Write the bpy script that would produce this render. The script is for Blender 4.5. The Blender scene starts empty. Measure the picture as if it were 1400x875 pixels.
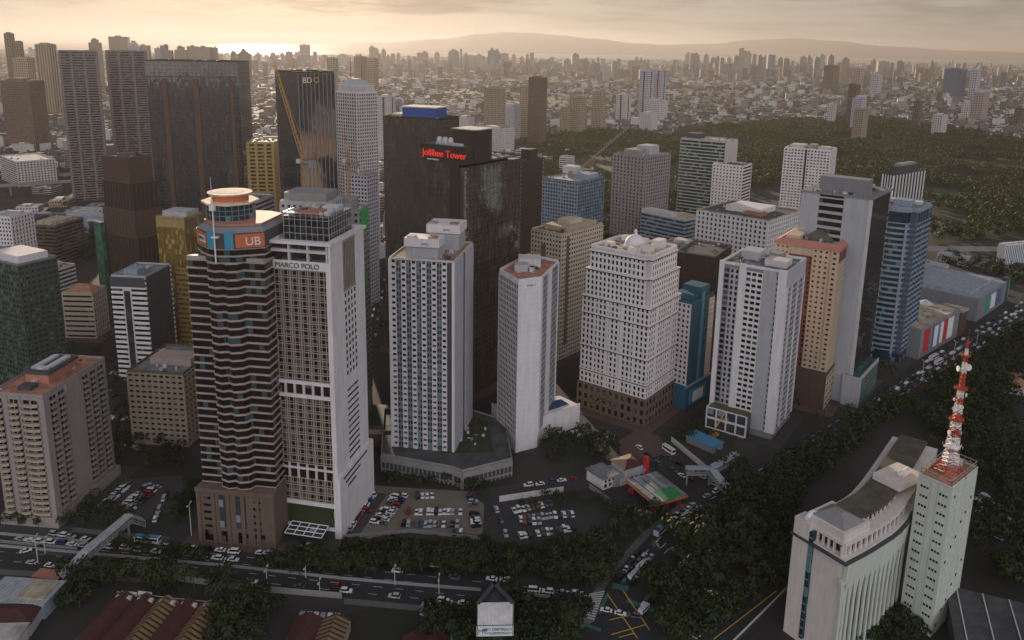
# Late-afternoon city seen from the air. Data are in metres: x to the right, y away from the camera, z up.
import bpy, math, random
import numpy as np
from mathutils import Vector
PI = math.pi
sc = bpy.context.scene
PITCH, ROLL = 0.220681, 0.016232   # camera tilt below the horizon and its slight bank
EXPOSURE, HAZE = 0.92, 4.2e-05
C = sc.collection
random.seed(11)
# ---------------------------------------------------------------- camera, sky, sun, exposure
cam = bpy.data.cameras.new('camera'); cam_o = bpy.data.objects.new('camera', cam); C.objects.link(cam_o)
cam.sensor_width = 36; cam.lens = 36 * 1100 / 1400; cam.shift_y = -(437.5 - 310) / 1400
cam.clip_start = 1; cam.clip_end = 300000
F_ = Vector((0, math.cos(PITCH), -math.sin(PITCH))); R_ = Vector((1, 0, 0)); U_ = R_.cross(F_)
r_, u_ = math.cos(ROLL) * R_ + math.sin(ROLL) * U_, -math.sin(ROLL) * R_ + math.cos(ROLL) * U_
from mathutils import Matrix
cam_o.matrix_world = Matrix(((r_.x, u_.x, -F_.x, 0), (r_.y, u_.y, -F_.y, 0), (r_.z, u_.z, -F_.z, 210), (0, 0, 0, 1)))
sc.camera = cam_o
SUN_AZ, SUN_EL = math.radians(-17), math.radians(7.5)     # azimuth measured from +Y towards +X
sd = Vector((math.sin(SUN_AZ) * math.cos(SUN_EL), math.cos(SUN_AZ) * math.cos(SUN_EL), math.sin(SUN_EL)))
sl = bpy.data.lights.new('sun', 'SUN'); sl.energy = 5.0; sl.angle = math.radians(.6); sl.color = (1, .79, .59)
so = bpy.data.objects.new('sun', sl); C.objects.link(so); so.rotation_euler = (-sd).to_track_quat('-Z', 'Y').to_euler()
wd = bpy.data.worlds.new('World'); sc.world = wd; wd.use_nodes = True
wt = wd.node_tree; wt.nodes.clear()
sky = wt.nodes.new('ShaderNodeTexSky'); sky.sky_type = 'NISHITA'; sky.sun_disc = False
sky.sun_elevation = SUN_EL; sky.sun_rotation = SUN_AZ; sky.air_density = 1.0; sky.dust_density = 2.0; sky.ozone_density = 2.6; sky.altitude = 200
bg = wt.nodes.new('ShaderNodeBackground'); bg.inputs[1].default_value = .12
wo = wt.nodes.new('ShaderNodeOutputWorld')
# clouds: streaks lying low over the bay, given by direction in the sky only
tc = wt.nodes.new('ShaderNodeTexCoord')
mp = wt.nodes.new('ShaderNodeMapping'); mp.inputs['Scale'].default_value = (5, 5, 46); mp.inputs['Location'].default_value = (.3, .0, .2)
n1 = wt.nodes.new('ShaderNodeTexNoise'); n1.inputs['Scale'].default_value = 1.3; n1.inputs['Detail'].default_value = 7; n1.inputs['Roughness'].default_value = .58
wt.links.new(tc.outputs['Generated'], mp.inputs[0]); wt.links.new(mp.outputs[0], n1.inputs['Vector'])
rp = wt.nodes.new('ShaderNodeValToRGB'); rp.color_ramp.elements[0].position = .44; rp.color_ramp.elements[1].position = .68
wt.links.new(n1.outputs['Fac'], rp.inputs[0])
mc = wt.nodes.new('ShaderNodeMix'); mc.data_type = 'RGBA'; mc.blend_type = 'MULTIPLY'; mc.inputs[7].default_value = (.36, .32, .30, 1)
# high cloud tone over the whole dome, added as neutral fill for the facades
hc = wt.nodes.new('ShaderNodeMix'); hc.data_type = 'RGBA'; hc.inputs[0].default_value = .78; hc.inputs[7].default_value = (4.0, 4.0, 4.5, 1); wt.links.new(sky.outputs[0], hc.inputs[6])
# ... brightest low behind the camera, an unseen glow added to lift the facades
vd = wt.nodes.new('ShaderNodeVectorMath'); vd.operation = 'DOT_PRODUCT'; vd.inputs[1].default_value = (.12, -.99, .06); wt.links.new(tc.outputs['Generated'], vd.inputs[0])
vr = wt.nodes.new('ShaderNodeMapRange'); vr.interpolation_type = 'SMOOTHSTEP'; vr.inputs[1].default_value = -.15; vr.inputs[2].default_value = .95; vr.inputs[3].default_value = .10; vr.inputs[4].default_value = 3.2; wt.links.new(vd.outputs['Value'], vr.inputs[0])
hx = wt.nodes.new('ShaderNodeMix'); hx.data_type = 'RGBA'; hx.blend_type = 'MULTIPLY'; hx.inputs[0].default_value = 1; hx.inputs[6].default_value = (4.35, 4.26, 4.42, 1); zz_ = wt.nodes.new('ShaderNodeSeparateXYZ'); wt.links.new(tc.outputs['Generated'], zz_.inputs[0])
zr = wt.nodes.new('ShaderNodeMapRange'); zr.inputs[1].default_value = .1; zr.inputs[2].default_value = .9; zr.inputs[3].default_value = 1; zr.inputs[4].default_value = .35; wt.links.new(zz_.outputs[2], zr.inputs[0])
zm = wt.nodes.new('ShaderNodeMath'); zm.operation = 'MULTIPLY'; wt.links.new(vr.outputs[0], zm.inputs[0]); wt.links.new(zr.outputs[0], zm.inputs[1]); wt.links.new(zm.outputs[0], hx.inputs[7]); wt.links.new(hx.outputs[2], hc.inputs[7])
# a veil of thin cloud over the lowest few degrees of sky
sz = wt.nodes.new('ShaderNodeSeparateXYZ'); wt.links.new(tc.outputs['Generated'], sz.inputs[0])
mr = wt.nodes.new('ShaderNodeMapRange'); mr.interpolation_type = 'SMOOTHSTEP'; mr.inputs[1].default_value = .30; mr.inputs[2].default_value = .05; mr.inputs[3].default_value = 0; mr.inputs[4].default_value = .82
wt.links.new(sz.outputs[2], mr.inputs[0])
vl = wt.nodes.new('ShaderNodeMix'); vl.data_type = 'RGBA'; vl.inputs[7].default_value = (1.85, 1.76, 1.50, 1)
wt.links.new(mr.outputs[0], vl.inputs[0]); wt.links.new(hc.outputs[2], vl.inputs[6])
# one darker bank of cloud left of centre, above the sun glow
def mth(op, a, b=None):
    n = wt.nodes.new('ShaderNodeMath'); n.operation = op
    for i, q in enumerate((a, b)):
        if q is None: continue
        if hasattr(q, 'is_linked'): wt.links.new(q, n.inputs[i])
        else: n.inputs[i].default_value = q
    return n.outputs[0]
ca = mth('DIVIDE', mth('ADD', mth('DIVIDE', sz.outputs[0], sz.outputs[1]), .185), .15)
ce = mth('DIVIDE', mth('SUBTRACT', sz.outputs[2], .046), .015)
cm = mth('SUBTRACT', 1.15, mth('ADD', mth('MULTIPLY', ca, ca), mth('MULTIPLY', ce, ce)))
cm = mth('ADD', cm, mth('MULTIPLY', mth('SUBTRACT', n1.outputs['Fac'], .5), 5.0))
cr = wt.nodes.new('ShaderNodeMapRange'); cr.interpolation_type = 'SMOOTHSTEP'; cr.inputs[1].default_value = 0; cr.inputs[2].default_value = 1.2; wt.links.new(cm, cr.inputs[0])
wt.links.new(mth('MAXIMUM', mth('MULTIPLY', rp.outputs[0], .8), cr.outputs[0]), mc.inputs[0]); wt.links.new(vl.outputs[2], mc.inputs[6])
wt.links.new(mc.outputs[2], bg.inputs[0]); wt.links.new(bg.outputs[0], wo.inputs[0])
vs = sc.view_settings; vs.view_transform = 'Standard'; vs.look = 'None'; vs.gamma = 1; vs.exposure = EXPOSURE; vs.use_curve_mapping = False
sc.render.filter_size = .95; sc.cycles.use_denoising = True; sc.cycles.max_bounces = 5; sc.cycles.diffuse_bounces = 2; sc.cycles.glossy_bounces = 2; sc.cycles.volume_bounces = 0
sc.cycles.transmission_bounces = 2; sc.cycles.caustics_reflective = False; sc.cycles.caustics_refractive = False; sc.cycles.sample_clamp_indirect = 6

# ---------------------------------------------------------------- plan of the place, in metres
DATA = {'T': {'condo': (-207.8, 339.8, 24.2, 43.8, 61.5, -6.1), 'beige': (-182.4, 409.8, 30.5, 38, 41.0, -6), 'ubp': (-112.1, 325.4, 32.5, 31, 128.9, -8), 'marco': (-83.0, 328.2, 26.8, 30.7, 131.7, -12),
'bsa': (-40.1, 395.4, 32.3, 40.5, 108.0, -9.9), 'slab': (9.6, 411.9, 23.3, 26.0, 93.9, -22), 'dome': (70.7, 450.4, 43.1, 37.7, 98.2, -37.0), 'hotelb': (38.8, 545.3, 25.8, 47.5, 88.2, -40.7),
'blue': (110.2, 458.2, 5.8, 34.7, 65.6, -40), 'khotel': (140.2, 432.8, 35.7, 35.3, 95.6, -34.5), 'lcondo': (184.3, 474.6, 35.6, 39.8, 98.8, -34), 'mtower': (204.9, 486.1, 39.4, 43.2, 126.9, -38),
'bcurve': (269.3, 544.9, 27.1, 33.1, 107.5, -42), 'oblack': (355.4, 724.8, 9.3, 56.2, 104.0, -52), 'jolli': (-24.8, 486.2, 33.1, 55.1, 143.5, -36), 'qblue': (-61.7, 534.9, 43.0, 17.9, 162.7, -24),
'rslim': (11.8, 653.8, 9.2, 28.5, 119.4, -40), 'sblue': (60.3, 788.8, 41.4, 47.3, 84.0, -38), 'tgrey': (139.9, 870.4, 40.0, 49.2, 98.0, -42), 'uband': (238.7, 980.3, 56.7, 39.7, 103.2, -36),
'ubandlow': (259.3, 944.7, 36.4, 28.5, 78.4, -36), 'vwhite': (319.3, 862.3, 47.0, 30.7, 108.3, -32), 'wwhite': (220.3, 733.1, 68.9, 68.2, 64.7, -42.5), 'xblue': (161.6, 809.5, 54.5, 23.4, 43.5, -47.8),
'ylow': (159.9, 647.5, 32.0, 46.9, 48.8, -30), 'bdo': (-165.4, 644.1, 40.9, 30.5, 187.6, -50), 'ornate': (-152.4, 785.2, 30.8, 25.0, 164.2, -40), 'twinl': (-569.2, 1070.8, 45.0, 25, 194.7, 27),
'twinr': (-539.7, 1140.7, 50.9, 25, 194.7, 26), 'wide': (-343.8, 891.3, 96.0, 46.2, 188.8, 4), 'gold': (-242.6, 778.6, 25.3, 26.0, 115.9, 4), 'brown': (-322.3, 666.2, 34.7, 20.2, 115.3, -30),
'goldr': (-223.9, 528.8, 21.1, 19.9, 95.4, -12), 'wband': (-233.6, 488.7, 21.7, 30, 68.1, -5.1), 'redroof': (-308.0, 555.5, 21.5, 18, 33.5, -1.5), 'dgreen': (-306.2, 477.7, 48.0, 23.8, 79.1, -28),
'wend': (-440.6, 688.9, 25.3, 25, 59.3, -12), 'wgrid': (-726.9, 1194.4, 87.1, 50.6, 35.9, -45), 'slat': (-450.0, 757.4, 49.3, 40, 38.2, -8), 'behm': (-102.1, 401.0, 24.3, 20, 132.2, -8),
'green': (-89.2, 421.0, 20.3, 14.2, 124.0, -10), 'mall1': (306.6, 561.8, 17.4, 72.5, 21.7, -47.6), 'mall2': (393.0, 652.6, 26.3, 80.8, 18.4, -45.5),
'redge': (517.9, 805.5, 7.9, 35.3, 20.0, -70)}, 'shaft': [(149.7, 266.9), (156.5, 256.7), (174.0, 271.8)], 'slabf': [(115.0, 242.7), (130.1, 252.9), (147.6, 268.2), (182.7, 312.7)], 'slabb': [(101.3, 257.5)],
'mast': (161.3, 268.3), 'gpoly': [(-6.2, 409.1), (3.8, 389.4), (15.4, 395.3), (26.1, 428.7), (9.4, 441.9)], 'gpod': [(-9.9, 421.1), (2.9, 392.1), (40.1, 422.0), (29.2, 434.3)], 'bsapod': [(-63.8, 368.4), (-26.6, 356.7),
(-22.1, 353.4), (1.9, 366.1), (-2.3, 408.6), (-23.2, 421.5), (-70.5, 419.8)], 'roads': {'avenue': [(-245.3, 319.9), (-172.2, 310.4), (-122.3, 303.9), (-70.9, 296.7), (-12.6, 288.7), (31.5, 282.1), (38.1, 262.1),
(-11.6, 267.0), (-62.9, 272.8), (-98.3, 277.1), (-133.4, 282.0), (-168.4, 284.7), (-223.6, 288.0)], 'highway': [(20.5, 243.3), (43.4, 288.7), (63.0, 317.4), (84.8, 341.2), (112.1, 366.3), (154.6, 405.9), (226.6, 470.5),
(287.3, 528.3), (349.1, 585.2), (456.9, 687.2), (641.0, 855.6), (1408.9, 1543.4), (1546.2, 1539.5), (539.3, 711.6), (403.6, 600.9), (309.8, 522.6), (240.3, 460.3), (176.8, 400.9), (133.8, 365.6), (98.9, 335.5),
(75.0, 309.7), (58.1, 283.6), (55.4, 244.0)], 'side_street': [(57.7, 401.8), (78.8, 414.4), (99.7, 376.7), (114.0, 357.5), (97.2, 342.8), (85.5, 362.0), (64.6, 389.2)], 'slip_road': [(102.5, 282.0), (115.8, 285.0),
(82.8, 250.0), (68.3, 249.6)], 'lot_street': [(-9.3, 353.8), (39.1, 371.1), (65.1, 392.4), (69.5, 375.7), (37.8, 355.2), (9.0, 340.2), (4.8, 310.4), (-6.6, 308.6)], 'back_street': [(-101.0, 544.8), (-137.1, 853.0),
(-143.4, 852.5), (-106.2, 544.6)], 'tower_street': [(-146.1, 304.8), (-145.6, 368.9), (-138.6, 367.7), (-134.0, 303.6)]}, 'lots': {'gravel': [(-70.7, 313.2), (-64.6, 354.7), (-44.7, 352.7), (-19.1, 350.8),
(-10.9, 339.6), (-10.7, 315.4), (-43.3, 318.8), (-61.3, 310.8)], 'paved': [(-2.7, 303.5), (-3.9, 332.6), (36.8, 343.5), (46.6, 332.2), (42.5, 313.6), (21.0, 305.7)], 'left': [(-187.5, 321.5), (-185.9, 357.1),
(-161.7, 361.3), (-149.0, 335.6), (-163.9, 320.0)], 'rear': [(224.2, 358.2), (238.3, 361.3), (232.8, 323.1), (215.7, 306.7), (210.2, 328.1)], 'plaza': [(58.5, 401.8), (71.9, 417.7), (83.2, 411.1), (85.9, 393.0),
(70.7, 383.2), (60.0, 389.0)], 'church': [(89.6, 298.5), (113.6, 301.6), (112.8, 285.0), (100.4, 278.0), (86.1, 284.3)]}, 'median': [[(-224.3, 302.7), (-175.6, 297.5), (-124.4, 292.0), (-102.1, 289.2), (-65.9, 284.1),
(-38.5, 281.2), (-10.1, 278.4)], [(2.3, 277.0), (29.4, 273.3)], [(-230.0, 311.5), (-184.1, 305.9), (-178.9, 305.0)], [(-133.7, 282.0), (-98.1, 276.2), (-63.8, 272.8)]],
'cars': [(-70.7, 316.4, -64.2, 348.2, 17, 2.94, 'gravel'), (-67.9, 315.4, -61.4, 348.3, 1, 2.95, 'gravel'), (-59.7, 321.7, -52.1, 347.3, 10, 2.85, 'gravel'), (-56.3, 321.3, -49.2, 346.1, 9, 2.86, 'gravel'),
(-43.7, 344.3, -34.9, 345.8, 4, 1.74, 'gravel'), (-46.2, 331.4, -20.7, 332.1, 14, 1.6, 'gravel'), (-47.3, 322.1, -21.4, 322.2, 13, 1.58, 'gravel'), (-15.3, 331.7, -13.4, 318.0, 6, 0.14, 'gravel'),
(-17.9, 347.6, -15.6, 337.7, 5, 0.22, 'gravel'), (-23.6, 316.1, -19.7, 316.2, 3, 1.6, 'gravel'), (5.2, 327.6, 30.7, 331.8, 13, 1.73, 'paved'), (6.5, 324.7, 15.4, 326.1, 4, 1.73, 'paved'),
(5.1, 314.2, 30.3, 320.9, 13, 1.83, 'paved'), (2.1, 333.9, 21.0, 340.6, 9, 1.91, 'paved'), (-186.9, 326.8, -183.0, 352.5, 12, 2.99, 'left'), (-176.9, 328.8, -172.9, 351.4, 12, 2.97, 'left'),
(-172.8, 327.7, -168.5, 350.3, 11, 2.96, 'left'), (-157.3, 321.3, -161.7, 344.0, 7, 1.76, 'left'), (44.4, 284.6, 55.8, 304.1, 6, 1.04, 'highway'), (46.9, 283.8, 58.8, 303.1, 6, 1.02, 'highway'),
(49.8, 283.0, 61.9, 303.2, 5, 1.03, 'highway'), (70.2, 325.4, 88.5, 342.5, 6, 0.75, 'highway'), (72.5, 323.2, 90.8, 340.1, 6, 0.75, 'highway'), (93.0, 347.1, 115.8, 366.4, 4, 0.71, 'highway'),
(160.7, 400.3, 218.4, 451.3, 4, 0.72, 'highway'), (223.8, 457.6, 437.2, 655.4, 22, 0.75, 'highway'), (226.1, 453.6, 427.4, 639.5, 20, 0.75, 'highway'), (236.6, 460.2, 418.0, 624.3, 18, 0.74, 'highway'),
(285.7, 522.9, 446.2, 669.9, 16, 0.74, 'highway'), (268.9, 500.8, 433.5, 649.3, 15, 0.73, 'highway'), (274.5, 492.7, 410.2, 611.5, 10, 0.72, 'highway'), (222.1, 346.4, 235.1, 355.8, 6, 2.19, 'rear'),
(219.6, 337.2, 234.8, 346.8, 7, 2.14, 'rear'), (218.7, 327.2, 232.4, 335.8, 6, 2.13, 'rear'), (216.8, 318.3, 228.1, 325.2, 5, 2.12, 'rear'), (81.4, 389.7, 104.3, 357.2, 5, -0.96, 'side'),
(82.7, 376.1, 92.5, 360.9, 3, -1.0, 'side'), (68.6, 400.5, 78.9, 376.0, 3, -1.17, 'side'), (51.9, 415.3, 58.5, 408.6, 3, -0.79, 'side'), (-203.6, 297.2, -195.6, 301.4, 2, 0.49, 'avenue'),
(-198.4, 310.8, -174.8, 306.1, 6, -0.19, 'avenue'), (-160.8, 304.9, -111.7, 300.1, 8, -0.1, 'avenue'), (-134.6, 287.0, -132.4, 286.6, 1, -0.18, 'avenue'), (-98.4, 299.0, -104.8, 299.8, 2, 3.01, 'avenue'),
(-67.3, 278.7, -65.6, 278.8, 1, 0.02, 'avenue'), (-33.1, 272.2, -12.8, 269.8, 3, -0.12, 'avenue'), (-46.3, 295.0, -24.8, 292.6, 2, -0.11, 'avenue'), (-8.3, 286.0, 2.3, 284.0, 2, -0.19, 'avenue'),
(19.6, 277.4, 30.9, 275.1, 3, -0.2, 'avenue'), (35.9, 268.1, 51.0, 264.0, 3, -0.26, 'avenue'), (52.2, 268.5, 56.2, 275.7, 2, 1.07, 'avenue'), (-88.3, 304.8, -83.8, 304.4, 2, 1.48, 'avenue'),
(-211.2, 306.7, -177.6, 302.4, 7, -0.13, 'avenue'), (-171.5, 302.6, -109.8, 294.3, 9, -0.13, 'avenue'), (-107.7, 297.3, -15.4, 285.4, 8, -0.13, 'avenue'), (-130.0, 284.3, -14.5, 270.6, 6, -0.12, 'avenue'),
(2.3, 279.6, 31.0, 276.4, 5, -0.11, 'avenue'), (-198.7, 291.0, -173.0, 287.9, 3, -0.12, 'avenue'), (69.2, 254.0, 78.1, 263.1, 3, 0.79, 'slip'), (60.5, 264.6, 66.7, 275.1, 3, 1.04, 'slip'),
(-257.6, 484.2, -244.5, 482.4, 4, 1.43, 'back'), (-227.3, 422.5, -215.0, 421.1, 6, 1.46, 'back'), (-249.9, 468.4, -235.2, 447.5, 3, 0.61, 'back'), (-205.0, 388.1, -192.2, 387.0, 8, 1.48, 'back'),
(-102.8, 552.1, -127.2, 762.6, 14, 1.69, 'behind'), (-98.6, 552.3, -116.4, 712.1, 9, 1.68, 'behind'), (35.4, 414.7, 40.2, 407.9, 3, 0.62, 'slabside'), (2.1, 354.1, 34.9, 363.9, 6, 0.29, 'slabside'),
(-6.1, 339.8, 0.6, 311.4, 3, -1.34, 'slabside'), (41.3, 374.8, 45.8, 371.3, 2, 0.91, 'slabside')], 'trees': [('hedge', 62, [(-103.8, 289.7), (-67.8, 296.3), (-49.9, 298.8), (-8.5, 299.9), (-0.8, 295.2), (-0.6, 285.8),
(-39.3, 287.6), (-86.2, 285.4)], 0.1, (4.5, 7.5)), ('lotedge', 18, [(-69.2, 303.3), (-60.2, 304.5), (-10.3, 306.9), (-9.5, 302.8), (-65.4, 299.4)], 0.2, (3.5, 5.5)), ('park', 150, [(99.1, 365.9), (130.1, 377.6),
(217.5, 449.3), (240.5, 465.6), (239.9, 450.1), (161.7, 371.4), (133.6, 337.7), (114.4, 304.1), (95.6, 303.6), (75.8, 298.1), (73.6, 310.7)], 0.15, (8, 13)), ('corner', 26, [(0.8, 293.8), (32.9, 298.0), (44.8, 294.9),
(38.7, 280.9), (2.3, 281.3)], 0.15, (5, 8)), ('bottom', 34, [(-14.2, 264.1), (27.5, 267.9), (31.8, 254.3), (23.1, 243.3), (-13.2, 246.0)], 0.1, (6, 9)), ('station', 22, [(47.6, 332.3), (70.1, 335.9), (73.9, 328.9),
(56.4, 311.8), (33.2, 301.9), (45.6, 315.3)], 0.35, (5, 7.5)), ('rightpark', 110, [(237.7, 450.0), (314.2, 521.5), (397.3, 590.7), (259.4, 367.4), (242.9, 373.9), (242.8, 413.1)], 0.1, (8, 12)),
('rightlow', 40, [(236.2, 366.7), (268.5, 382.0), (196.7, 265.8), (198.0, 287.1), (208.9, 317.0)], 0.1, (7, 11)), ('leftbottom', 30, [(-182.2, 293.8), (-169.2, 304.2), (-152.8, 282.9), (-113.5, 279.4), (-109.0, 266.7),
(-156.4, 278.3), (-162.4, 257.5)], 0.45, (6, 9)), ('mid', 16, [(-166.1, 304.3), (-123.2, 297.8), (-120.6, 290.6), (-162.5, 296.8)], 0.2, (4, 6)), ('lotleft', 16, [(-209.1, 325.0), (-194.1, 334.3), (-163.9, 320.0),
(-170.4, 306.8), (-196.5, 311.3)], 0.2, (5, 8)), ('street', 14, [(-148.5, 318.1), (-152.8, 351.4), (-142.2, 335.8), (-138.3, 305.0)], 0.2, (5, 8)), ('podium', 16, [(-63.1, 360.9), (-19.3, 353.5), (-5.0, 353.9),
(-19.0, 348.2), (-62.1, 354.8)], 0.2, (4, 6)), ('domeside', 26, [(17.9, 405.5), (54.2, 406.7), (59.2, 382.9), (16.9, 374.1)], 0.25, (6, 9)), ('hotelside', 9, [(107.8, 430.8), (121.4, 417.7), (107.2, 392.2),
(90.7, 408.0)], 0.2, (5, 8)), ('oldpark', 30, [(-539.0, 936.0), (-494.5, 939.4), (-366.6, 686.1), (-447.6, 770.4)], 0, (9, 14)), ('condofront', 10, [(-224.7, 318.2), (-203.7, 315.5), (-196.6, 308.7), (-220.0, 310.7)],
0.2, (4, 6)), ('slabfront', 12, [(122.1, 252.7), (152.8, 272.9), (156.0, 261.0), (144.5, 249.5)], 0.1, (5, 7)), ('bottomleft2', 16, [(-113.5, 279.4), (-98.5, 273.2), (-78.8, 248.2), (-100.9, 244.1)], 0.4, (6, 9)),
('signside', 8, [(-27.6, 260.6), (-14.1, 262.9), (-13.2, 246.0), (-26.1, 245.7)], 0.2, (6, 9)), ('gasedge', 10, [(-1.3, 339.9), (33.7, 348.5), (48.6, 341.4), (46.4, 337.0), (2.1, 335.8)], 0.4, (4, 6)),
('edsafar', 26, [(466.9, 844.3), (502.2, 760.6), (471.1, 710.2), (427.9, 769.3)], 0, (9, 13)), ('slipgrove', 46, [(60.7, 290.6), (85.4, 281.6), (98.6, 276.7), (68.3, 249.6), (58.9, 253.1), (57.9, 279.2)], 0.1, (5, 9)),
('fieldedge', 40, [(76.3, 300.6), (118.3, 301.7), (113.7, 285.0), (101.6, 282.0), (105.3, 289.4), (90.0, 293.7), (86.1, 284.3), (70.8, 288.5)], 0.15, (6, 9)), ('lane', 14, [(-0.9, 305.1), (38.6, 309.8), (43.0, 306.3),
(2.3, 298.2)], 0.2, (3.5, 5.5)), ('backlot', 26, [(-221.2, 410.1), (-165.5, 377.1), (-155.4, 358.1), (-178.6, 364.3), (-203.7, 374.4)], 0.1, (5, 8)), ('backyard', 14, [(-265.0, 497.3), (-253.7, 497.7), (-205.0, 397.9),
(-218.3, 405.9)], 0.1, (5, 8))], 'forest': [[(-76.3, 1357.4), (-3.3, 1866.6), (102.4, 1944.7), (235.9, 2032.4), (365.7, 1984.0), (471.6, 2142.5), (777.9, 2405.1), (1129.4, 2619.2), (1244.7, 2187.9), (1248.9, 1761.9),
(687.7, 946.8), (476.1, 877.7), (651.6, 1315.9), (332.1, 1204.2), (181.7, 841.5), (98.8, 805.2), (32.6, 864.6), (-9.2, 976.9)]], 'fair': [[(59.3, 1488.0), (140.2, 1558.0), (215.8, 1486.7), (178.7, 1305.8),
(91.7, 1261.0)], [(768.9, 1978.1), (894.5, 2062.8), (855.2, 1928.2), (738.7, 1853.7)], [(246.6, 1351.1), (291.6, 1422.2), (240.9, 1147.7), (211.0, 1116.9)], [(890.5, 1659.1), (999.5, 1565.9), (909.2, 1419.7),
(841.7, 1538.3)], [(646.2, 1279.8), (718.1, 1239.7), (638.5, 1153.8), (603.2, 1179.7)]], 'b1': [(-169.6, 287.1), (-164.0, 312.9), (-160.1, 316.9), (-175.1, 277.7)], 'b2': [(87.6, 360.0), (100.0, 360.4), (116.2, 375.3),
(106.6, 347.2), (109.0, 378.1)], 'cranes': [('long pale luffing crane slanting over the golf course from the blue glass block', 62.1, 762.5, 96, -2.9, -0.35, 66, 0.75, 'sand'),
('short orange crane on the blue glass block beside the long jib', 76.9, 786.2, 84, 8.5, 0, 10, 1.3, 'crane yellow'),
('yellow luffing crane with a long jib leaning over the dark bank tower', -119.7, 454.5, 100, 43.6, 2.6, 58, 1.22, 'crane yellow'),
('yellow crane mast beside the ornate white tower', -101.1, 489.7, 90, 48.9, 2.4, 16, 1.35, 'crane yellow')], 'fg': {'redroof': [(-150.5, 238.9), (-106.0, 233.1), (-108.8, 261.9), (-149.8, 265.8)],
'redroof2': [(-77.9, 239.4), (-57.6, 238.2), (-56.8, 254.5), (-76.7, 257.1)], 'leftwhite': [(-193.7, 260.5), (-170.9, 258.6), (-169.5, 269.8), (-193.7, 273.6)], 'leftred': [(-190.2, 247.5), (-171.2, 249.8),
(-171.7, 260.7), (-193.1, 261.0)], 'leftlow': [(-184.6, 235.2), (-169.7, 236.2), (-171.3, 249.0), (-190.2, 247.5)], 'greenroof': [(-36.6, 237.9), (-11.5, 238.5), (-10.7, 248.8), (-35.9, 247.5)],
'canopy': [(68.4, 332.0), (84.9, 340.5), (72.6, 360.7), (56.7, 352.0)], 'redhouse': [(56.8, 359.3), (68.3, 366.1), (63.7, 374.8), (51.9, 370.0)], 'whitehouse': [(45.2, 353.2), (53.3, 358.9), (48.3, 369.4),
(39.8, 364.8)], 'lowdark': [(150.9, 246.4), (182.7, 233.6), (208.8, 253.7), (176.0, 268.0)], 'bluehall': [(246.2, 361.8), (257.1, 353.4), (267.8, 367.4), (256.4, 372.8)], 'villa': [(312.7, 479.3), (326.3, 469.7),
(349.1, 498.5), (335.4, 507.9)], 'shed': [(-32.1, 263.9), (-28.4, 262.7), (-28.2, 266.4), (-31.7, 267.6)], 'kiosk': [(-185.5, 278.4), (-174.8, 276.8), (-176.7, 281.3), (-186.7, 282.4)], 'site': [(103.3, 411.5),
(114.4, 399.1), (108.0, 389.2), (99.9, 405.4)], 'court': [(237.8, 426.2), (251.6, 422.2), (268.7, 446.2), (254.6, 448.6)], 'courtB': [(-73.4, 396.5), (-63.7, 396.9), (-67.8, 423.6),
(-75.2, 423.4)]}, 'paint': {'teal': [[(34.7, 266.8), (39.2, 277.4), (40.2, 276.6), (36.0, 265.7)], [(29.7, 261.2), (35.5, 258.2), (34.8, 256.6), (29.1, 259.6)], [(47.6, 275.5), (57.1, 269.4), (56.2, 267.3),
(46.7, 273.3)], [(42.9, 284.6), (49.1, 282.5), (48.1, 279.4), (42.0, 281.4)]], 'walk': [[(26.8, 265.0), (32.9, 277.7), (39.1, 279.6), (33.1, 262.0), (28.1, 258.0)], [(-197.7, 305.0), (-181.2, 303.4), (-180.5, 296.3),
(-199.1, 296.8)]], 'yellow': [[(39.8, 277.9), (48.3, 253.2)], [(46.4, 279.8), (53.3, 257.8)], [(39.0, 262.9), (53.8, 268.1)], [(38.9, 255.2), (52.7, 260.9)], [(41.4, 253.8), (47.6, 256.2)], [(75.8, 253.5),
(107.8, 281.3)]]}, 'walks': [[(-245.3, 319.9), (-172.2, 310.4), (-122.3, 303.9), (-70.9, 296.7), (-71.8, 300.7), (-123.6, 307.5), (-174.1, 314.1), (-247.9, 323.8)], [(-221.2, 284.3), (-166.8, 281.6), (-132.3, 279.3),
(-133.4, 282.0), (-168.4, 284.7), (-223.6, 288.0)], [(-62.2, 269.5), (-11.4, 263.7), (27.0, 260.7), (29.9, 263.5), (-11.6, 267.0), (-62.9, 272.8)], [(22.2, 250.4), (44.2, 290.1), (63.8, 318.5), (85.1, 342.4),
(81.8, 343.6), (60.8, 320.1), (41.3, 291.5), (18.8, 250.3)], [(78.1, 309.3), (100.3, 334.4), (133.2, 363.5), (176.1, 399.2), (177.3, 396.1), (134.5, 360.8), (102.2, 331.5), (80.9, 307.8)]], 'walls': [[(-3.8, 342.3),
(26.8, 351.6)], [(39.9, 355.3), (49.0, 341.4)], [(-2.1, 302.0), (21.0, 305.2), (38.7, 313.5)], [(89.2, 404.5), (101.7, 372.4)], [(-71.6, 311.5), (-43.0, 316.7), (-9.9, 312.2)], [(82.0, 251.8), (111.9, 282.3)],
[(-216.1, 304.5), (-181.1, 300.3)]], 'lamps': [(-192.2, 291.2, 11.8), (-192.8, 297.5, 6.5), (-137.1, 311.4, 15.2), (-112.5, 283.0, 7.9), (-94.8, 279.8, 7.2), (-80.7, 284.7, 5.0), (-44.3, 281.1, 7.3),
(-73.0, 276.0, 4.9), (311.2, 532.0, 13.6), (346.1, 564.9, 10.3), (270.8, 494.9, 13.3), (67.8, 365.0, 6.0), (-26.3, 276.3, 7.2)], 'board': [-3.7, 241.0, 10.9, 24.0],
'mid': [('apartment_tower', 'beige apartment tower rising behind a low white wing', 'tan', 'grid', -38.7, 1620.3, 37.7, 21.5, 127.2, -42),
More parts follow.
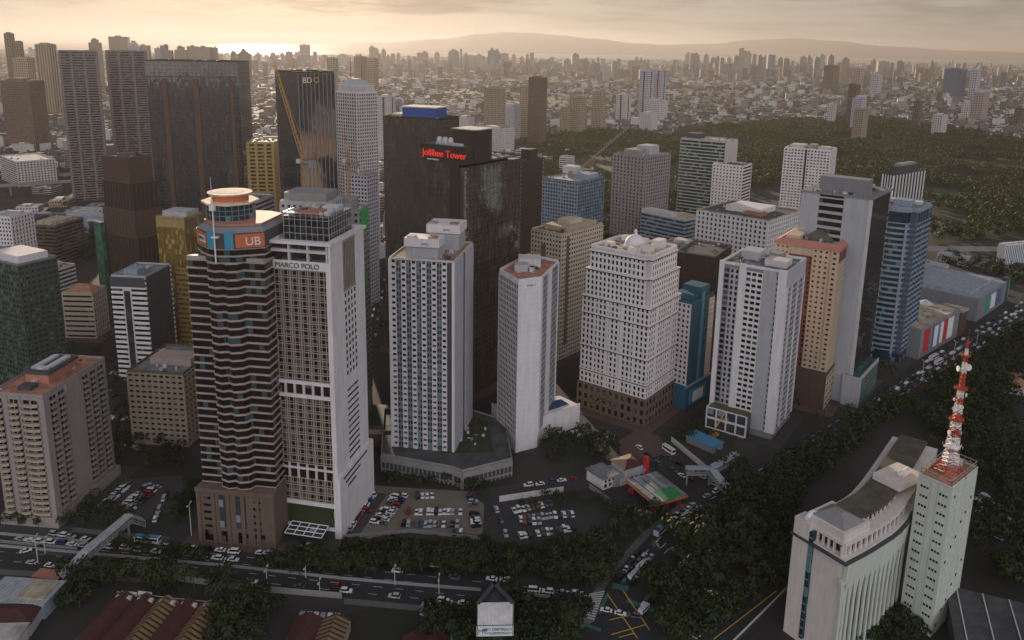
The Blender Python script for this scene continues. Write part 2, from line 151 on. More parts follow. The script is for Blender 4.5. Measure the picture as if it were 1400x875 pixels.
('apartment_block', 'wide low white apartment wing in front of the beige tower', 'pale', 'grid', -32.3, 1531.9, 57.5, 35.5, 58.6, -40),
('office_tower', 'bluish slim tower behind the low white wing', 'blue', 'grid', -7.5, 1771.4, 37.0, 25.4, 81.0, -38),
('apartment_tower', 'tan tower with dark cap beside the darker tall tower', 'tan', 'grid', 25.8, 1812.3, 21.8, 14.4, 122.7, -40),
('apartment_tower', 'tall dark brown tower beside the golf course woods', 'brown', 'grid', 49.4, 1717.8, 32.7, 20.8, 146.0, -42),
('apartment_tower', 'narrow grey tower touching the wider tan one', 'tan', 'grid', 125.2, 1958.6, 21.9, 14.9, 65.2, -42),
('apartment_tower', 'wide tan tower with flat top near the long crane', 'tan', 'grid', 154.6, 1963.2, 33.2, 23.3, 91.9, -42),
('apartment_tower', 'slender tan tower standing alone right of the wide tan tower', 'tan', 'grid', 214.9, 2055.5, 28.8, 19.8, 101.4, -44),
('apartment_tower', 'white and grey tower with a dark central slot', 'pale', 'slot', 316.5, 2348.7, 33.8, 24.7, 78.9, -44),
('apartment_tower', 'left one of the twin blue and white towers', 'blue', 'slot', 401.9, 2487.6, 33.8, 24.3, 141.8, -46),
('apartment_tower', 'right one of the twin blue and white towers', 'blue', 'slot', 451.2, 2528.1, 30.3, 22.5, 143.5, -46),
('apartment_block', 'white broad block at the foot of the twin towers', 'pale', 'grid', 428.0, 2444.8, 54.1, 39.9, 58.6, -46),
('apartment_tower', 'short white ribbed tower with wide flat cap', 'pale', 'fin', 340.8, 2041.7, 33.9, 24.5, 50.3, -46),
('office_tower', 'pale tower with a dark right edge beside the ornate white tower', 'pale', 'slot', -234.7, 1496.4, 25.5, 17.2, 115.6, -30),
('apartment_tower', 'brown grey tower among the low houses', 'brown', 'grid', 967.8, 2321.9, 22.5, 23.3, 119.1, -50),
('apartment_block', 'bluish white block in front of the brown grey tower', 'blue', 'grid', 905.3, 2132.8, 24.5, 25.7, 91.3, -50),
('apartment_block', 'pinkish low block at the foot of the bluish block', 'tan', 'grid', 852.8, 1991.9, 24.1, 25.4, 72.9, -50),
('apartment_block', 'small cream block among the low houses', 'pale', 'grid', 915.8, 2338.8, 17.5, 17.1, 61.6, -50),
('apartment_block', 'slim grey green block above the white houses', 'brown', 'grid', 1117.8, 2248.8, 15.7, 17.5, 79.1, -52),
('office_slab', 'wide dark blue slab building near the bay', 'dblue', 'fin', 2158.5, 4012.5, 73.7, 90.6, 134.9, -52),
('office_tower', 'bluish tower beside the wide dark blue slab', 'blue', 'grid', 2218.0, 3942.7, 30.2, 38.9, 133.5, -52),
('apartment_block', 'orange brown block among the low houses', 'orange', 'grid', 1503.8, 2623.5, 30.2, 39.5, 86.5, -52),
('apartment_block', 'white low block left of the orange brown block', 'pale', 'grid', 1468.3, 2634.3, 20.5, 25.9, 54.7, -52),
('apartment_tower', 'grey blue pair tower in the far houses', 'blue', 'grid', 1750.1, 3956.9, 37.5, 41.0, 101.7, -50),
('apartment_tower', 'reddish far tower left of the grey blue pair', 'orange', 'grid', 1868.9, 4449.4, 37.4, 39.1, 121.4, -50),
('apartment_tower', 'hazy broad tower right of the tallest skyline group', 'brown', 'grid', 1744.2, 4515.0, 57.4, 61.1, 133.7, -48),
('apartment_tower', 'green grey block at the edge of the houses', 'brown', 'grid', 1488.0, 2388.8, 18.0, 23.5, 56.8, -54),
('apartment_tower', 'broad hazy tower with fine window grid beside the mall', 'brown', 'grid', -896.1, 1484.1, 60.3, 35.9, 133.9, -12),
('apartment_tower', 'hazy tower with stepped shoulder behind the broad one', 'tan', 'grid', -1245.2, 2079.1, 42.1, 24.8, 160.5, -12),
('apartment_tower', 'tall hazy ribbed tower just left of the two striped towers', 'tan', 'fin', -1299.9, 2279.3, 42.7, 26.2, 194.1, -12),
('apartment_tower', 'tallest hazy tower at the far left of the skyline', 'brown', 'grid', -1680.4, 2740.0, 25.9, 14.8, 224.3, -12),
('apartment_tower', 'hazy tower stepped beside the tallest far left one', 'brown', 'grid', -1606.7, 2665.1, 21.6, 12.5, 199.1, -12),
('apartment_tower', 'hazy slab tower behind the two rooftop masts', 'tan', 'grid', -559.3, 2967.6, 33.1, 25.1, 163.5, -25),
('apartment_tower', 'hazy tower with slanted top behind the dark bank tower', 'tan', 'grid', -697.6, 3143.1, 33.5, 23.7, 153.7, -25),
('apartment_tower', 'broad hazy tower right of the two rooftop masts', 'tan', 'grid', -569.1, 3274.3, 38.6, 30.1, 153.9, -25),
('apartment_block', 'cream ribbed block seen past the blue rooftop box', 'pale', 'grid', -102.1, 1714.1, 27.6, 22.8, 60.5, -30),
('apartment_block', 'white terraced block at the edge of the woods', 'pale', 'grid', 1079.1, 2050.8, 23.5, 27.6, 57.5, -52)], 'sky': [(-1743, 3419, 45, 210, 0), (-1793, 3736, 79, 224, 0), (-1666, 3603, 51, 203, 0),
(-1728, 3833, 50, 187, 0), (-1680, 3877, 35, 174, 0), (-1429, 3376, 43, 191, 0), (-1359, 3348, 46, 186, 0), (-1617, 4132, 52, 185, 0), (-1364, 3610, 60, 186, 0), (-1312, 3603, 21, 184, 0), (-1488, 4348, 25, 161, 0),
(-1273, 3866, 56, 174, 0), (-2437, 7801, 37, 126, 1), (-2106, 7149, 47, 129, 1), (-2115, 7485, 28, 133, 1), (-1801, 6558, 49, 143, 1), (-1973, 7515, 49, 135, 1), (-2036, 7980, 82, 193, 1), (-1782, 7333, 34, 133, 1),
(-1632, 7814, 102, 111, 1), (-1449, 7708, 36, 115, 1), (-1180, 6522, 42, 108, 1), (-1370, 7898, 51, 190, 1), (-1278, 7575, 42, 172, 1), (-1118, 7014, 32, 170, 1), (-1000, 6485, 18, 128, 1), (-1154, 8150, 37, 130, 1),
(-1000, 7378, 34, 87, 1), (-1004, 7874, 51, 59, 1), (-950, 8203, 53, 133, 1), (-861, 7881, 58, 150, 1), (-785, 8305, 53, 142, 1), (-539, 7270, 86, 172, 1), (-527, 8085, 22, 175, 1), (-438, 7376, 40, 141, 1),
(-445, 8359, 61, 118, 1), (-362, 8250, 68, 127, 1), (-187, 6692, 55, 191, 1), (-141, 6770, 31, 186, 1), (-91, 6933, 63, 150, 1), (-10, 8431, 38, 131, 1), (64, 7372, 34, 123, 1), (118, 7752, 28, 140, 1),
(146, 7101, 39, 159, 1), (243, 7511, 68, 92, 1), (309, 7265, 46, 109, 1), (456, 7187, 65, 107, 1), (562, 7650, 63, 154, 1), (1136, 7584, 98, 105, 2), (1712, 8130, 45, 176, 2), (1656, 7688, 36, 171, 2),
(1805, 8161, 46, 170, 2), (1862, 7999, 45, 165, 2), (1991, 8245, 54, 136, 2), (1885, 7613, 36, 149, 2), (1669, 6619, 31, 146, 2), (2073, 7956, 45, 141, 2), (2192, 8139, 46, 155, 2), (2215, 8009, 60, 226, 2),
(2084, 7349, 49, 200, 2), (2215, 7612, 36, 174, 2), (1983, 6632, 31, 174, 2), (2380, 7809, 45, 161, 2), (2274, 7301, 63, 172, 2), (2177, 6726, 51, 153, 2), (2079, 6292, 42, 152, 2), (2719, 7745, 60, 161, 2),
(2858, 7983, 46, 167, 2), (2303, 6267, 42, 166, 2), (2834, 7589, 52, 184, 2), (2625, 6834, 47, 182, 2), (2540, 6309, 49, 164, 2), (2841, 6494, 26, 155, 2), (3283, 7336, 88, 130, 2), (3508, 7462, 52, 138, 2),
(2985, 5873, 18, 157, 2)], 'buses': [('teal and white bus in the highway queue beside the fuel station', (69.0, 320.3), 0.87, 11, 'plant pale', 'teal'),
('white and teal bus turning at the left end of the avenue', (-153.8, 306.2), -0.11, 11, 'white paint', 'sky blue'), ('white van bus on the side street below the domed tower', (85.5, 393.0),
-1.04, 8, 'white paint', 'plant pale'), ('pair-side white bus in the highway traffic by the red banner', (297.8, 532.8), 0.72, 11, 'white paint', 'plant pale'),
('second white bus just ahead on the highway by the red banner', (297.2, 524.7), 0.72, 10, 'white paint', 'plant pale'), ('white delivery van at the head of the queue by the crossing', (51.7, 288.5),
0.87, 6, 'white paint', 'plant pale', 'van'), ('white van waiting beside the delivery van by the crossing', (55.6, 294.2), 0.87, 5.5, 'white paint', 'plant pale', 'van'),
('silver van alone on the crossing', (52.7, 268.1), 0.87, 5.5, 'white paint', 'plant pale', 'van')]}
# ---------------------------------------------------------------- helpers: materials
def nt(m):
    m.use_nodes = True
    t = m.node_tree; t.nodes.clear()
    o = t.nodes.new('ShaderNodeOutputMaterial'); p = t.nodes.new('ShaderNodeBsdfPrincipled')
    t.links.new(p.outputs[0], o.inputs[0])
    return t, p
def N(t, kind, **kw):
    n = t.nodes.new(kind)
    for k, v in kw.items(): setattr(n, k, v)
    return n
def mixc(t, fac, a, b, blend='MIX'):
    n = t.nodes.new('ShaderNodeMix'); n.data_type = 'RGBA'; n.blend_type = blend
    for sock, val in ((n.inputs[0], fac), (n.inputs[6], a), (n.inputs[7], b)):
        if hasattr(val, 'is_linked'): t.links.new(val, sock)
        else: sock.default_value = val if not isinstance(val, tuple) else (*val[:3], 1)
    return n.outputs[2]
MATS = {}
def wall(name, rgb, rough=.75, var=.28, scale=.12, spec=.3):
    """weathered painted concrete or stone: large blotches, vertical rain streaks, fine grain"""
    m = bpy.data.materials.new(name); t, p = nt(m)
    tc = N(t, 'ShaderNodeTexCoord'); mp = N(t, 'ShaderNodeMapping'); mp.inputs['Scale'].default_value = (1, 1, .12)
    t.links.new(tc.outputs['Object'], mp.inputs[0])
    n1 = N(t, 'ShaderNodeTexNoise'); n1.inputs['Scale'].default_value = scale * 4; n1.inputs['Detail'].default_value = 6
    n2 = N(t, 'ShaderNodeTexNoise'); n2.inputs['Scale'].default_value = scale * 1.3; n2.inputs['Detail'].default_value = 4
    t.links.new(mp.outputs[0], n1.inputs['Vector']); t.links.new(tc.outputs['Object'], n2.inputs['Vector'])
    a = mixc(t, n1.outputs['Fac'], tuple(c * (1 - var * 1.6) for c in rgb), tuple(min(1, c * (1 + var)) for c in rgb))
    b = mixc(t, n2.outputs['Fac'], tuple(c * (1 - var) for c in rgb), tuple(min(1, c * (1 + var * .6)) for c in rgb))
    t.links.new(mixc(t, .5, a, b), p.inputs['Base Color'])
    p.inputs['Roughness'].default_value = rough; p.inputs['Specular IOR Level'].default_value = spec
    MATS[name] = m; return m
def glass(name, rgb, light=None, rough=.09, ior=1.42, pane=(3., 3., 3.3), tilt=.006, share=.15):
    """tinted window glass: each pane its own tint, tilt and, here and there, a pale blind behind it"""
    m = bpy.data.materials.new(name); t, p = nt(m)
    light = light or tuple(min(1, c * 4 + .05) for c in rgb)
    tc = N(t, 'ShaderNodeTexCoord'); oi = N(t, 'ShaderNodeObjectInfo')
    dv = N(t, 'ShaderNodeVectorMath', operation='DIVIDE'); dv.inputs[1].default_value = pane
    ad = N(t, 'ShaderNodeVectorMath', operation='ADD'); ad.inputs[1].default_value = (.37, .37, .11)
    fl = N(t, 'ShaderNodeVectorMath', operation='FLOOR')
    t.links.new(tc.outputs['Object'], dv.inputs[0]); t.links.new(dv.outputs[0], ad.inputs[0]); t.links.new(ad.outputs[0], fl.inputs[0])
    ml = N(t, 'ShaderNodeMath', operation='MULTIPLY'); ml.inputs[1].default_value = 91.7
    t.links.new(oi.outputs['Random'], ml.inputs[0])
    wn = N(t, 'ShaderNodeTexWhiteNoise', noise_dimensions='4D')
    t.links.new(fl.outputs[0], wn.inputs['Vector']); t.links.new(ml.outputs[0], wn.inputs['W'])
    gt = N(t, 'ShaderNodeMath', operation='GREATER_THAN'); gt.inputs[1].default_value = 1 - share
    t.links.new(wn.outputs['Value'], gt.inputs[0])
    base = mixc(t, wn.outputs['Value'], tuple(c * .75 for c in rgb), tuple(c * 1.25 for c in rgb))
    fac = N(t, 'ShaderNodeMath', operation='MULTIPLY'); t.links.new(gt.outputs[0], fac.inputs[0])
    sx = N(t, 'ShaderNodeSeparateColor'); t.links.new(wn.outputs['Color'], sx.inputs[0]); t.links.new(sx.outputs[0], fac.inputs[1])
    t.links.new(mixc(t, fac.outputs[0], base, light), p.inputs['Base Color'])
    ge = N(t, 'ShaderNodeNewGeometry')
    sb = N(t, 'ShaderNodeVectorMath', operation='SUBTRACT'); sb.inputs[1].default_value = (.5, .5, .5)
    sc_ = N(t, 'ShaderNodeVectorMath', operation='SCALE'); sc_.inputs['Scale'].default_value = tilt * 2
    ad2 = N(t, 'ShaderNodeVectorMath', operation='ADD'); no = N(t, 'ShaderNodeVectorMath', operation='NORMALIZE')
    t.links.new(wn.outputs['Color'], sb.inputs[0]); t.links.new(sb.outputs[0], sc_.inputs[0])
    t.links.new(ge.outputs['Normal'], ad2.inputs[0]); t.links.new(sc_.outputs[0], ad2.inputs[1]); t.links.new(ad2.outputs[0], no.inputs[0])
    t.links.new(no.outputs[0], p.inputs['Normal'])
    p.inputs['Roughness'].default_value = rough; p.inputs['IOR'].default_value = ior
    MATS[name] = m; return m
def plain(name, rgb, rough=.5, metal=0., emit=None):
    m = bpy.data.materials.new(name); t, p = nt(m)
    tc = N(t, 'ShaderNodeTexCoord'); n1 = N(t, 'ShaderNodeTexNoise'); n1.inputs['Scale'].default_value = .7; n1.inputs['Detail'].default_value = 5
    t.links.new(tc.outputs['Object'], n1.inputs['Vector'])
    t.links.new(mixc(t, n1.outputs['Fac'], tuple(c * .8 for c in rgb), tuple(min(1, c * 1.2) for c in rgb)), p.inputs['Base Color'])
    p.inputs['Roughness'].default_value = rough; p.inputs['Metallic'].default_value = metal
    if emit:
        p.inputs['Emission Color'].default_value = (*emit[:3], 1); p.inputs['Emission Strength'].default_value = emit[3]
    MATS[name] = m; return m
def roofing(name, rgb, s=.15, var=.45):
    m = bpy.data.materials.new(name); t, p = nt(m)
    tc = N(t, 'ShaderNodeTexCoord'); a = N(t, 'ShaderNodeTexNoise'); a.inputs['Scale'].default_value = s; a.inputs['Detail'].default_value = 8; a.inputs['Roughness'].default_value = .65
    t.links.new(tc.outputs['Object'], a.inputs['Vector'])
    r = N(t, 'ShaderNodeValToRGB'); r.color_ramp.elements[0].position = .32; r.color_ramp.elements[1].position = .68
    r.color_ramp.elements[0].color = (*[c * (1 - var) for c in rgb], 1); r.color_ramp.elements[1].color = (*[min(1, c * (1 + var)) for c in rgb], 1)
    t.links.new(a.outputs['Fac'], r.inputs[0]); t.links.new(r.outputs[0], p.inputs['Base Color'])
    p.inputs['Roughness'].default_value = .85; MATS[name] = m; return m
def striped(name, c1, c2, sx=1., axis=0, thr=.5, rough=.6):
    """corrugated or seamed roof sheet: parallel ribs along one object axis"""
    m = bpy.data.materials.new(name); t, p = nt(m)
    tc = N(t, 'ShaderNodeTexCoord'); sp = N(t, 'ShaderNodeSeparateXYZ'); t.links.new(tc.outputs['Object'], sp.inputs[0])
    mu = N(t, 'ShaderNodeMath', operation='MULTIPLY'); mu.inputs[1].default_value = sx; t.links.new(sp.outputs[axis], mu.inputs[0])
    fr = N(t, 'ShaderNodeMath', operation='FRACT'); t.links.new(mu.outputs[0], fr.inputs[0])
    gt = N(t, 'ShaderNodeMath', operation='GREATER_THAN'); gt.inputs[1].default_value = thr; t.links.new(fr.outputs[0], gt.inputs[0])
    n = N(t, 'ShaderNodeTexNoise'); n.inputs['Scale'].default_value = .3; n.inputs['Detail'].default_value = 6; t.links.new(tc.outputs['Object'], n.inputs['Vector'])
    base = mixc(t, gt.outputs[0], c1, c2)
    t.links.new(mixc(t, n.outputs['Fac'], (.45, .45, .45), (1.2, 1.2, 1.2)), (q := N(t, 'ShaderNodeMix', data_type='RGBA', blend_type='MULTIPLY')).inputs[7])
    q.inputs[0].default_value = 1; t.links.new(base, q.inputs[6]); t.links.new(q.outputs[2], p.inputs['Base Color'])
    p.inputs['Roughness'].default_value = rough; MATS[name] = m; return m

# ---------------------------------------------------------------- helpers: mesh and objects
class MB:
    def __init__(s): s.v = []; s.f = []; s.m = []
    def quad(s, pts, m=0):
        i = len(s.v); s.v += [tuple(p) for p in pts]; s.f.append(tuple(range(i, i + len(pts)))); s.m.append(m)
    def hexa(s, P, m=0):
        i = len(s.v); s.v += [tuple(p) for p in P]
        for q in ((0, 3, 2, 1), (4, 5, 6, 7), (0, 1, 5, 4), (1, 2, 6, 5), (2, 3, 7, 6), (3, 0, 4, 7)):
            s.f.append(tuple(i + k for k in q)); s.m.append(m)
    def box(s, x0, y0, z0, x1, y1, z1, m=0):
        s.hexa([(x0, y0, z0), (x1, y0, z0), (x1, y1, z0), (x0, y1, z0), (x0, y0, z1), (x1, y0, z1), (x1, y1, z1), (x0, y1, z1)], m)
    def rbox(s, cx, cy, w, d, a, z0, z1, m=0):
        c, n = math.cos(a), math.sin(a)
        P = [(cx + c * x - n * y, cy + n * x + c * y) for x, y in ((-w / 2, -d / 2), (w / 2, -d / 2), (w / 2, d / 2), (-w / 2, d / 2))]
        s.hexa([(*p, z0) for p in P] + [(*p, z1) for p in P], m)
    def prism(s, poly, z0, z1, m=0, mt=None, bottom=True, top=True):
        n = len(poly); i = len(s.v)
        s.v += [(x, y, z0) for x, y in poly] + [(x, y, z1) for x, y in poly]
        for k in range(n):
            j = (k + 1) % n; s.f.append((i + k, i + j, i + n + j, i + n + k)); s.m.append(m)
        if top: s.f.append(tuple(i + n + k for k in range(n))); s.m.append(m if mt is None else mt)
        if bottom: s.f.append(tuple(i + n - 1 - k for k in range(n))); s.m.append(m)
    def frust(s, p0, z0, p1, z1, m=0):
        n = len(p0); i = len(s.v)
        s.v += [(x, y, z0) for x, y in p0] + [(x, y, z1) for x, y in p1]
        for k in range(n):
            j = (k + 1) % n; s.f.append((i + k, i + j, i + n + j, i + n + k)); s.m.append(m)
        s.f.append(tuple(i + n + k for k in range(n))); s.m.append(m)
        s.f.append(tuple(i + n - 1 - k for k in range(n))); s.m.append(m)
    def cyl(s, x, y, z0, z1, r0, r1=None, n=12, m=0):
        r1 = r0 if r1 is None else r1
        c = [(math.cos(2 * PI * k / n), math.sin(2 * PI * k / n)) for k in range(n)]
        s.frust([(x + r0 * a, y + r0 * b) for a, b in c], z0, [(x + r1 * a, y + r1 * b) for a, b in c], z1, m)
    def bar(s, p, q, r=.1, m=0, n=4):
        p = Vector(p); q = Vector(q); d = (q - p)
        if d.length < 1e-6: return
        d.normalize(); u = d.orthogonal().normalized(); w = d.cross(u)
        i = len(s.v)
        for e in (p, q):
            for k in range(n):
                a = 2 * PI * (k + .5) / n; s.v.append(tuple(e + r * (math.cos(a) * u + math.sin(a) * w)))
        for k in range(n):
            j = (k + 1) % n; s.f.append((i + k, i + j, i + n + j, i + n + k)); s.m.append(m)
        s.f.append(tuple(i + n + k for k in range(n))); s.m.append(m)
        s.f.append(tuple(i + n - 1 - k for k in range(n))); s.m.append(m)
    def dome(s, x, y, z, r, h, n=14, rings=6, m=0):
        prev = None
        for k in range(rings + 1):
            a = PI / 2 * k / rings; i = len(s.v); rr = max(r * math.cos(a), .02)
            s.v += [(x + rr * math.cos(2 * PI * q / n), y + rr * math.sin(2 * PI * q / n), z + h * math.sin(a)) for q in range(n)]
            if prev is not None:
                for q in range(n):
                    s.f.append((prev + q, prev + (q + 1) % n, i + (q + 1) % n, i + q)); s.m.append(m)
            prev = i
    def fbox(s, E, s0, s1, z0, z1, o0, o1, m=0):
        ax, ay, dx, dy, nx, ny, L = E
        P = lambda a, o: (ax + dx * a + nx * o, ay + dy * a + ny * o)
        q = [P(s0, o1), P(s1, o1), P(s1, o0), P(s0, o0)]
        s.hexa([(*p, z0) for p in q] + [(*p, z1) for p in q], m)
    def mesh(s, name, mats):
        me = bpy.data.meshes.new(name); me.from_pydata(s.v, [], s.f)
        for x in (mats if isinstance(mats, (list, tuple)) else [mats]): me.materials.append(x)
        if any(s.m): me.polygons.foreach_set('material_index', s.m)
        me.update(); return me
def link(o, parent=None, loc=None, rz=None):
    C.objects.link(o)
    if parent is not None: o.parent = parent
    if loc is not None: o.location = loc
    if rz is not None: o.rotation_euler = (0, 0, rz)
    return o
def ob(name, mb, mats, parent=None, loc=None, rz=None):
    if not isinstance(mb, MB) and mats is not None and not mb.materials: mb.materials.append(mats)
    return link(bpy.data.objects.new(name, mb.mesh(name, mats) if isinstance(mb, MB) else mb), parent, loc, rz)
def tag(o, label=None, cat=None, group=None, kind=None):
    if label: o['label'] = label
    if cat: o['category'] = cat
    if group: o['group'] = group
    if kind: o['kind'] = kind
    return o
def thing(name, label, cat, loc=(0, 0, 0), rz=0, group=None):
    return tag(link(bpy.data.objects.new(name, None), None, loc, rz), label, cat, group)
def offs(poly, o):
    n = len(poly); out = []
    for i in range(n):
        (x0, y0), (x1, y1), (x2, y2) = poly[i - 1], poly[i], poly[(i + 1) % n]
        a = math.atan2(y1 - y0, x1 - x0); b = math.atan2(y2 - y1, x2 - x1)
        n1 = (math.sin(a), -math.cos(a)); n2 = (math.sin(b), -math.cos(b))
        k = 1 + n1[0] * n2[0] + n1[1] * n2[1]
        out.append((x1 + o * (n1[0] + n2[0]) / k, y1 + o * (n1[1] + n2[1]) / k))
    return out
def rect(w, d, cx=0, cy=0): return [(cx - w / 2, cy - d / 2), (cx + w / 2, cy - d / 2), (cx + w / 2, cy + d / 2), (cx - w / 2, cy + d / 2)]
def edge(poly, i):
    (ax, ay), (bx, by) = poly[i], poly[(i + 1) % len(poly)]
    L = math.hypot(bx - ax, by - ay); dx, dy = (bx - ax) / L, (by - ay) / L
    return (ax, ay, dx, dy, dy, -dx, L)
def text(s, E, mat, size, sc_, z, parent, o=.3, name='sign_lettering', depth=.15, center=False):
    c = bpy.data.curves.new(name, 'FONT'); c.body = s; c.size = size; c.extrude = depth; c.align_x = 'CENTER' if center else 'LEFT'
    c.materials.append(mat)
    tmp = bpy.data.objects.new(name, c); C.objects.link(tmp); bpy.context.view_layer.update()
    me = bpy.data.meshes.new_from_object(tmp.evaluated_get(bpy.context.evaluated_depsgraph_get())); me.name = name; bpy.data.objects.remove(tmp)
    if not me.materials: me.materials.append(mat)
    t = bpy.data.objects.new(name, me)
    ax, ay, dx, dy, nx, ny, L = E
    link(t, parent, (ax + dx * sc_ + nx * o, ay + dy * sc_ + ny * o, z)); t.rotation_euler = (PI / 2, 0, math.atan2(dy, dx)); return t

WIN = {}
class TW:
    """one building: an Empty at its base; parts are its children. Local x runs along the left-hand face, y away from the camera."""
    def __init__(s, name, label, cat, x, y, yaw, group=None):
        s.x, s.y, s.a = x, y, math.radians(yaw)
        s.root = thing(name, label, cat, (x, y, 0), s.a, group); s.n = 0; s.rest = {}; s.wo = 0.
    def seen(s, E):
        c, n = math.cos(s.a), math.sin(s.a)
        nx, ny = c * E[4] - n * E[5], n * E[4] + c * E[5]
        mx, my = E[0] + E[2] * E[6] / 2, E[1] + E[3] * E[6] / 2
        wx, wy = s.x + c * mx - n * my, s.y + n * mx + c * my
        return -(nx * wx + ny * wy) / math.hypot(wx, wy) > .06
    def part(s, name, mb, mats, parent=None): return ob(name, mb, mats, parent or s.root)
    def body(s, poly, z0, z1, mat, name='wall'):
        b = MB(); b.prism(poly, z0, z1); return s.part(name, b, mat)
    def win(s, E, s0, w, z, h, mat, name='window', o=0., cap=100):
        ax, ay, dx, dy, nx, ny, L = E; o = o or s.wo
        if s.n < cap and s.seen(E):
            k = (round(w, 2), round(h, 2), mat.name, name)
            if k not in WIN:
                b = MB(); b.box(0, -.07, 0, w, 0, h); WIN[k] = b.mesh(name, mat)
            link(bpy.data.objects.new(name, WIN[k]), s.root, (ax + dx * s0 + nx * o, ay + dy * s0 + ny * o, z), math.atan2(dy, dx)); s.n += 1
        else:
            s.rest.setdefault((name, mat.name), MB()).fbox(E, s0, s0 + w, z, z + h, o, o + .07)
    def flush(s):
        for (nm, mt), b in s.rest.items():
            s.part(nm, b, MATS[mt])['kind'] = 'stuff'
        s.rest = {}
    def grid(s, E, fl, bay, z0, z1, mat, gm, wf=.6, hf=.55, pr=.3, a=0, b=None, m=(0, 0), rows=None, name='window'):
        L = E[6] if b is None else b
        nf = max(1, round((z1 - z0) / fl)); p = (z1 - z0) / nf; nb = max(1, round((L - a - sum(m)) / bay)); q = (L - a - sum(m)) / nb
        c = MB(); x0 = a + m[0]; gw = q * wf; gh = p * hf; zo = p * (1 - hf) * .6
        edges = [a] + [x0 + i * q + k for i in range(nb) for k in ((q - gw) / 2, (q + gw) / 2)] + [L]
        for i in range(0, len(edges), 2):
            e0 = edges[i] - (pr - .01 if i == 0 and a == 0 else 0); e1 = edges[i + 1] + (pr - .01 if i == len(edges) - 2 and abs(L - E[6]) < .01 else 0)
            if e1 - e0 > .02: c.fbox(E, e0, e1, z0, z1, -.2, pr)
        for j in range(nf + 1):
            lo = z0 if j == 0 else z0 + (j - 1) * p + zo + gh; hi = z1 if j == nf else z0 + j * p + zo
            c.fbox(E, a + .01, L - .01, lo + .001, hi - .001, -.2, pr - .03)
        s.part('cladding', c, mat)
        for j in range(nf - 1, -1, -1):
            for i in range(nb): s.win(E, x0 + i * q + (q - gw) / 2, gw, z0 + j * p + zo, gh, gm, name)
    def band(s, E, fl, z0, z1, mat, gm, hf=.5, pr=.3, a=0, b=None, name='window_band'):
        L = E[6] if b is None else b
        nf = max(1, round((z1 - z0) / fl)); p = (z1 - z0) / nf; c = MB(); gh = p * hf
        for j in range(nf + 1):
            lo = z0 if j == 0 else z0 + j * p - p * (1 - hf) / 2; hi = z1 if j == nf else z0 + j * p + p * (1 - hf) / 2
            c.fbox(E, a - (pr - .01 if a == 0 else 0), L + (pr - .01 if abs(L - E[6]) < .01 else 0), lo, hi, -.2, pr)
        s.part('cladding', c, mat)
        for j in range(nf - 1, -1, -1): s.win(E, a + .02, L - a - .04, z0 + j * p + p * (1 - hf) / 2, gh, gm, name)
    def curt(s, E, fl, bay, z0, z1, mat, t=.14, pr=.14, a=0, b=None, hm=True, vm=True, name='mullion'):
        L = E[6] if b is None else b; c = MB()
        nf = max(1, round((z1 - z0) / fl)); p = (z1 - z0) / nf; nb = max(1, round((L - a) / bay)); q = (L - a) / nb
        if vm:
            for i in range(nb + 1): c.fbox(E, a + i * q - t / 2, a + i * q + t / 2, z0, z1, -.05, pr)
        if hm:
            for j in range(nf + 1): c.fbox(E, a, L, z0 + j * p - t / 2, z0 + j * p + t / 2, -.05, pr - .03)
        s.part(name, c, mat)
    def rings(s, poly, fl, z0, z1, mat, gm, hf=.5, pr=.35, name='window_band'):
        nf = max(1, round((z1 - z0) / fl)); p = (z1 - z0) / nf; c = MB(); op = offs(poly, pr); g = MB(); g.prism(offs(poly, .02), 0, p * hf)
        me = g.mesh(name, gm)
        for j in range(nf + 1):
            lo = z0 if j == 0 else z0 + j * p - p * (1 - hf) / 2; hi = z1 if j == nf else z0 + j * p + p * (1 - hf) / 2
            c.prism(op, lo, hi)
            if j < nf: link(bpy.data.objects.new(name, me), s.root, (0, 0, z0 + j * p + p * (1 - hf) / 2))
        s.part('cladding', c, mat)
    def roof(s, poly, z, mat, pm=None, ph=1.2, inset=.3):
        r = MB(); r.prism(poly, z, z + .12); r = s.part('roof', r, mat)
        if pm is not None:
            c = MB(); ip = offs(poly, -inset)
            op = offs(poly, .012)
            for i in range(len(poly)):
                j = (i + 1) % len(poly)
                c.hexa([(*op[i], z + .1), (*op[j], z + .1), (*ip[j], z + .1), (*ip[i], z + .1), (*op[i], z + ph), (*op[j], z + ph), (*ip[j], z + ph), (*ip[i], z + ph)])
            s.part('parapet', c, pm, r)
        return r
    def block(s, r, x0, y0, x1, y1, z0, z1, mat, name='plant_room'):
        b = MB(); b.box(x0, y0, z0, x1, y1, z1); return s.part(name, b, mat, r)
    def clutter(s, r, x0, y0, x1, y1, z, n, seed=1, mats=None):
        R = random.Random(seed); mats = mats or [MATS['plant grey'], MATS['plant pale'], MATS['plant dark'], MATS['plant pale']]
        for k in range(int(n * 1.8)):
            w, d, h = R.uniform(.6, 2.6), R.uniform(.8, 2.6), R.uniform(.7, 2.2); x, y = R.uniform(x0 + 1, x1 - 3), R.uniform(y0 + 1, y1 - 3); b = MB()
            if R.random() < .25:
                b.cyl(x, y, z + .1, z + h, w * .5, n=9); s.part('water_tank', b, R.choice(mats), r)
            elif R.random() < .35:
                b.bar((x, y, z + .5), (x + R.uniform(3, 6) * R.choice((-1, 1)) * .5, y, z + .5), .25); s.part('duct', b, R.choice(mats), r)
            else:
                b.box(x, y, z + .1, x + w, y + d, z + h); s.part('cooling_unit', b, R.choice(mats), r)
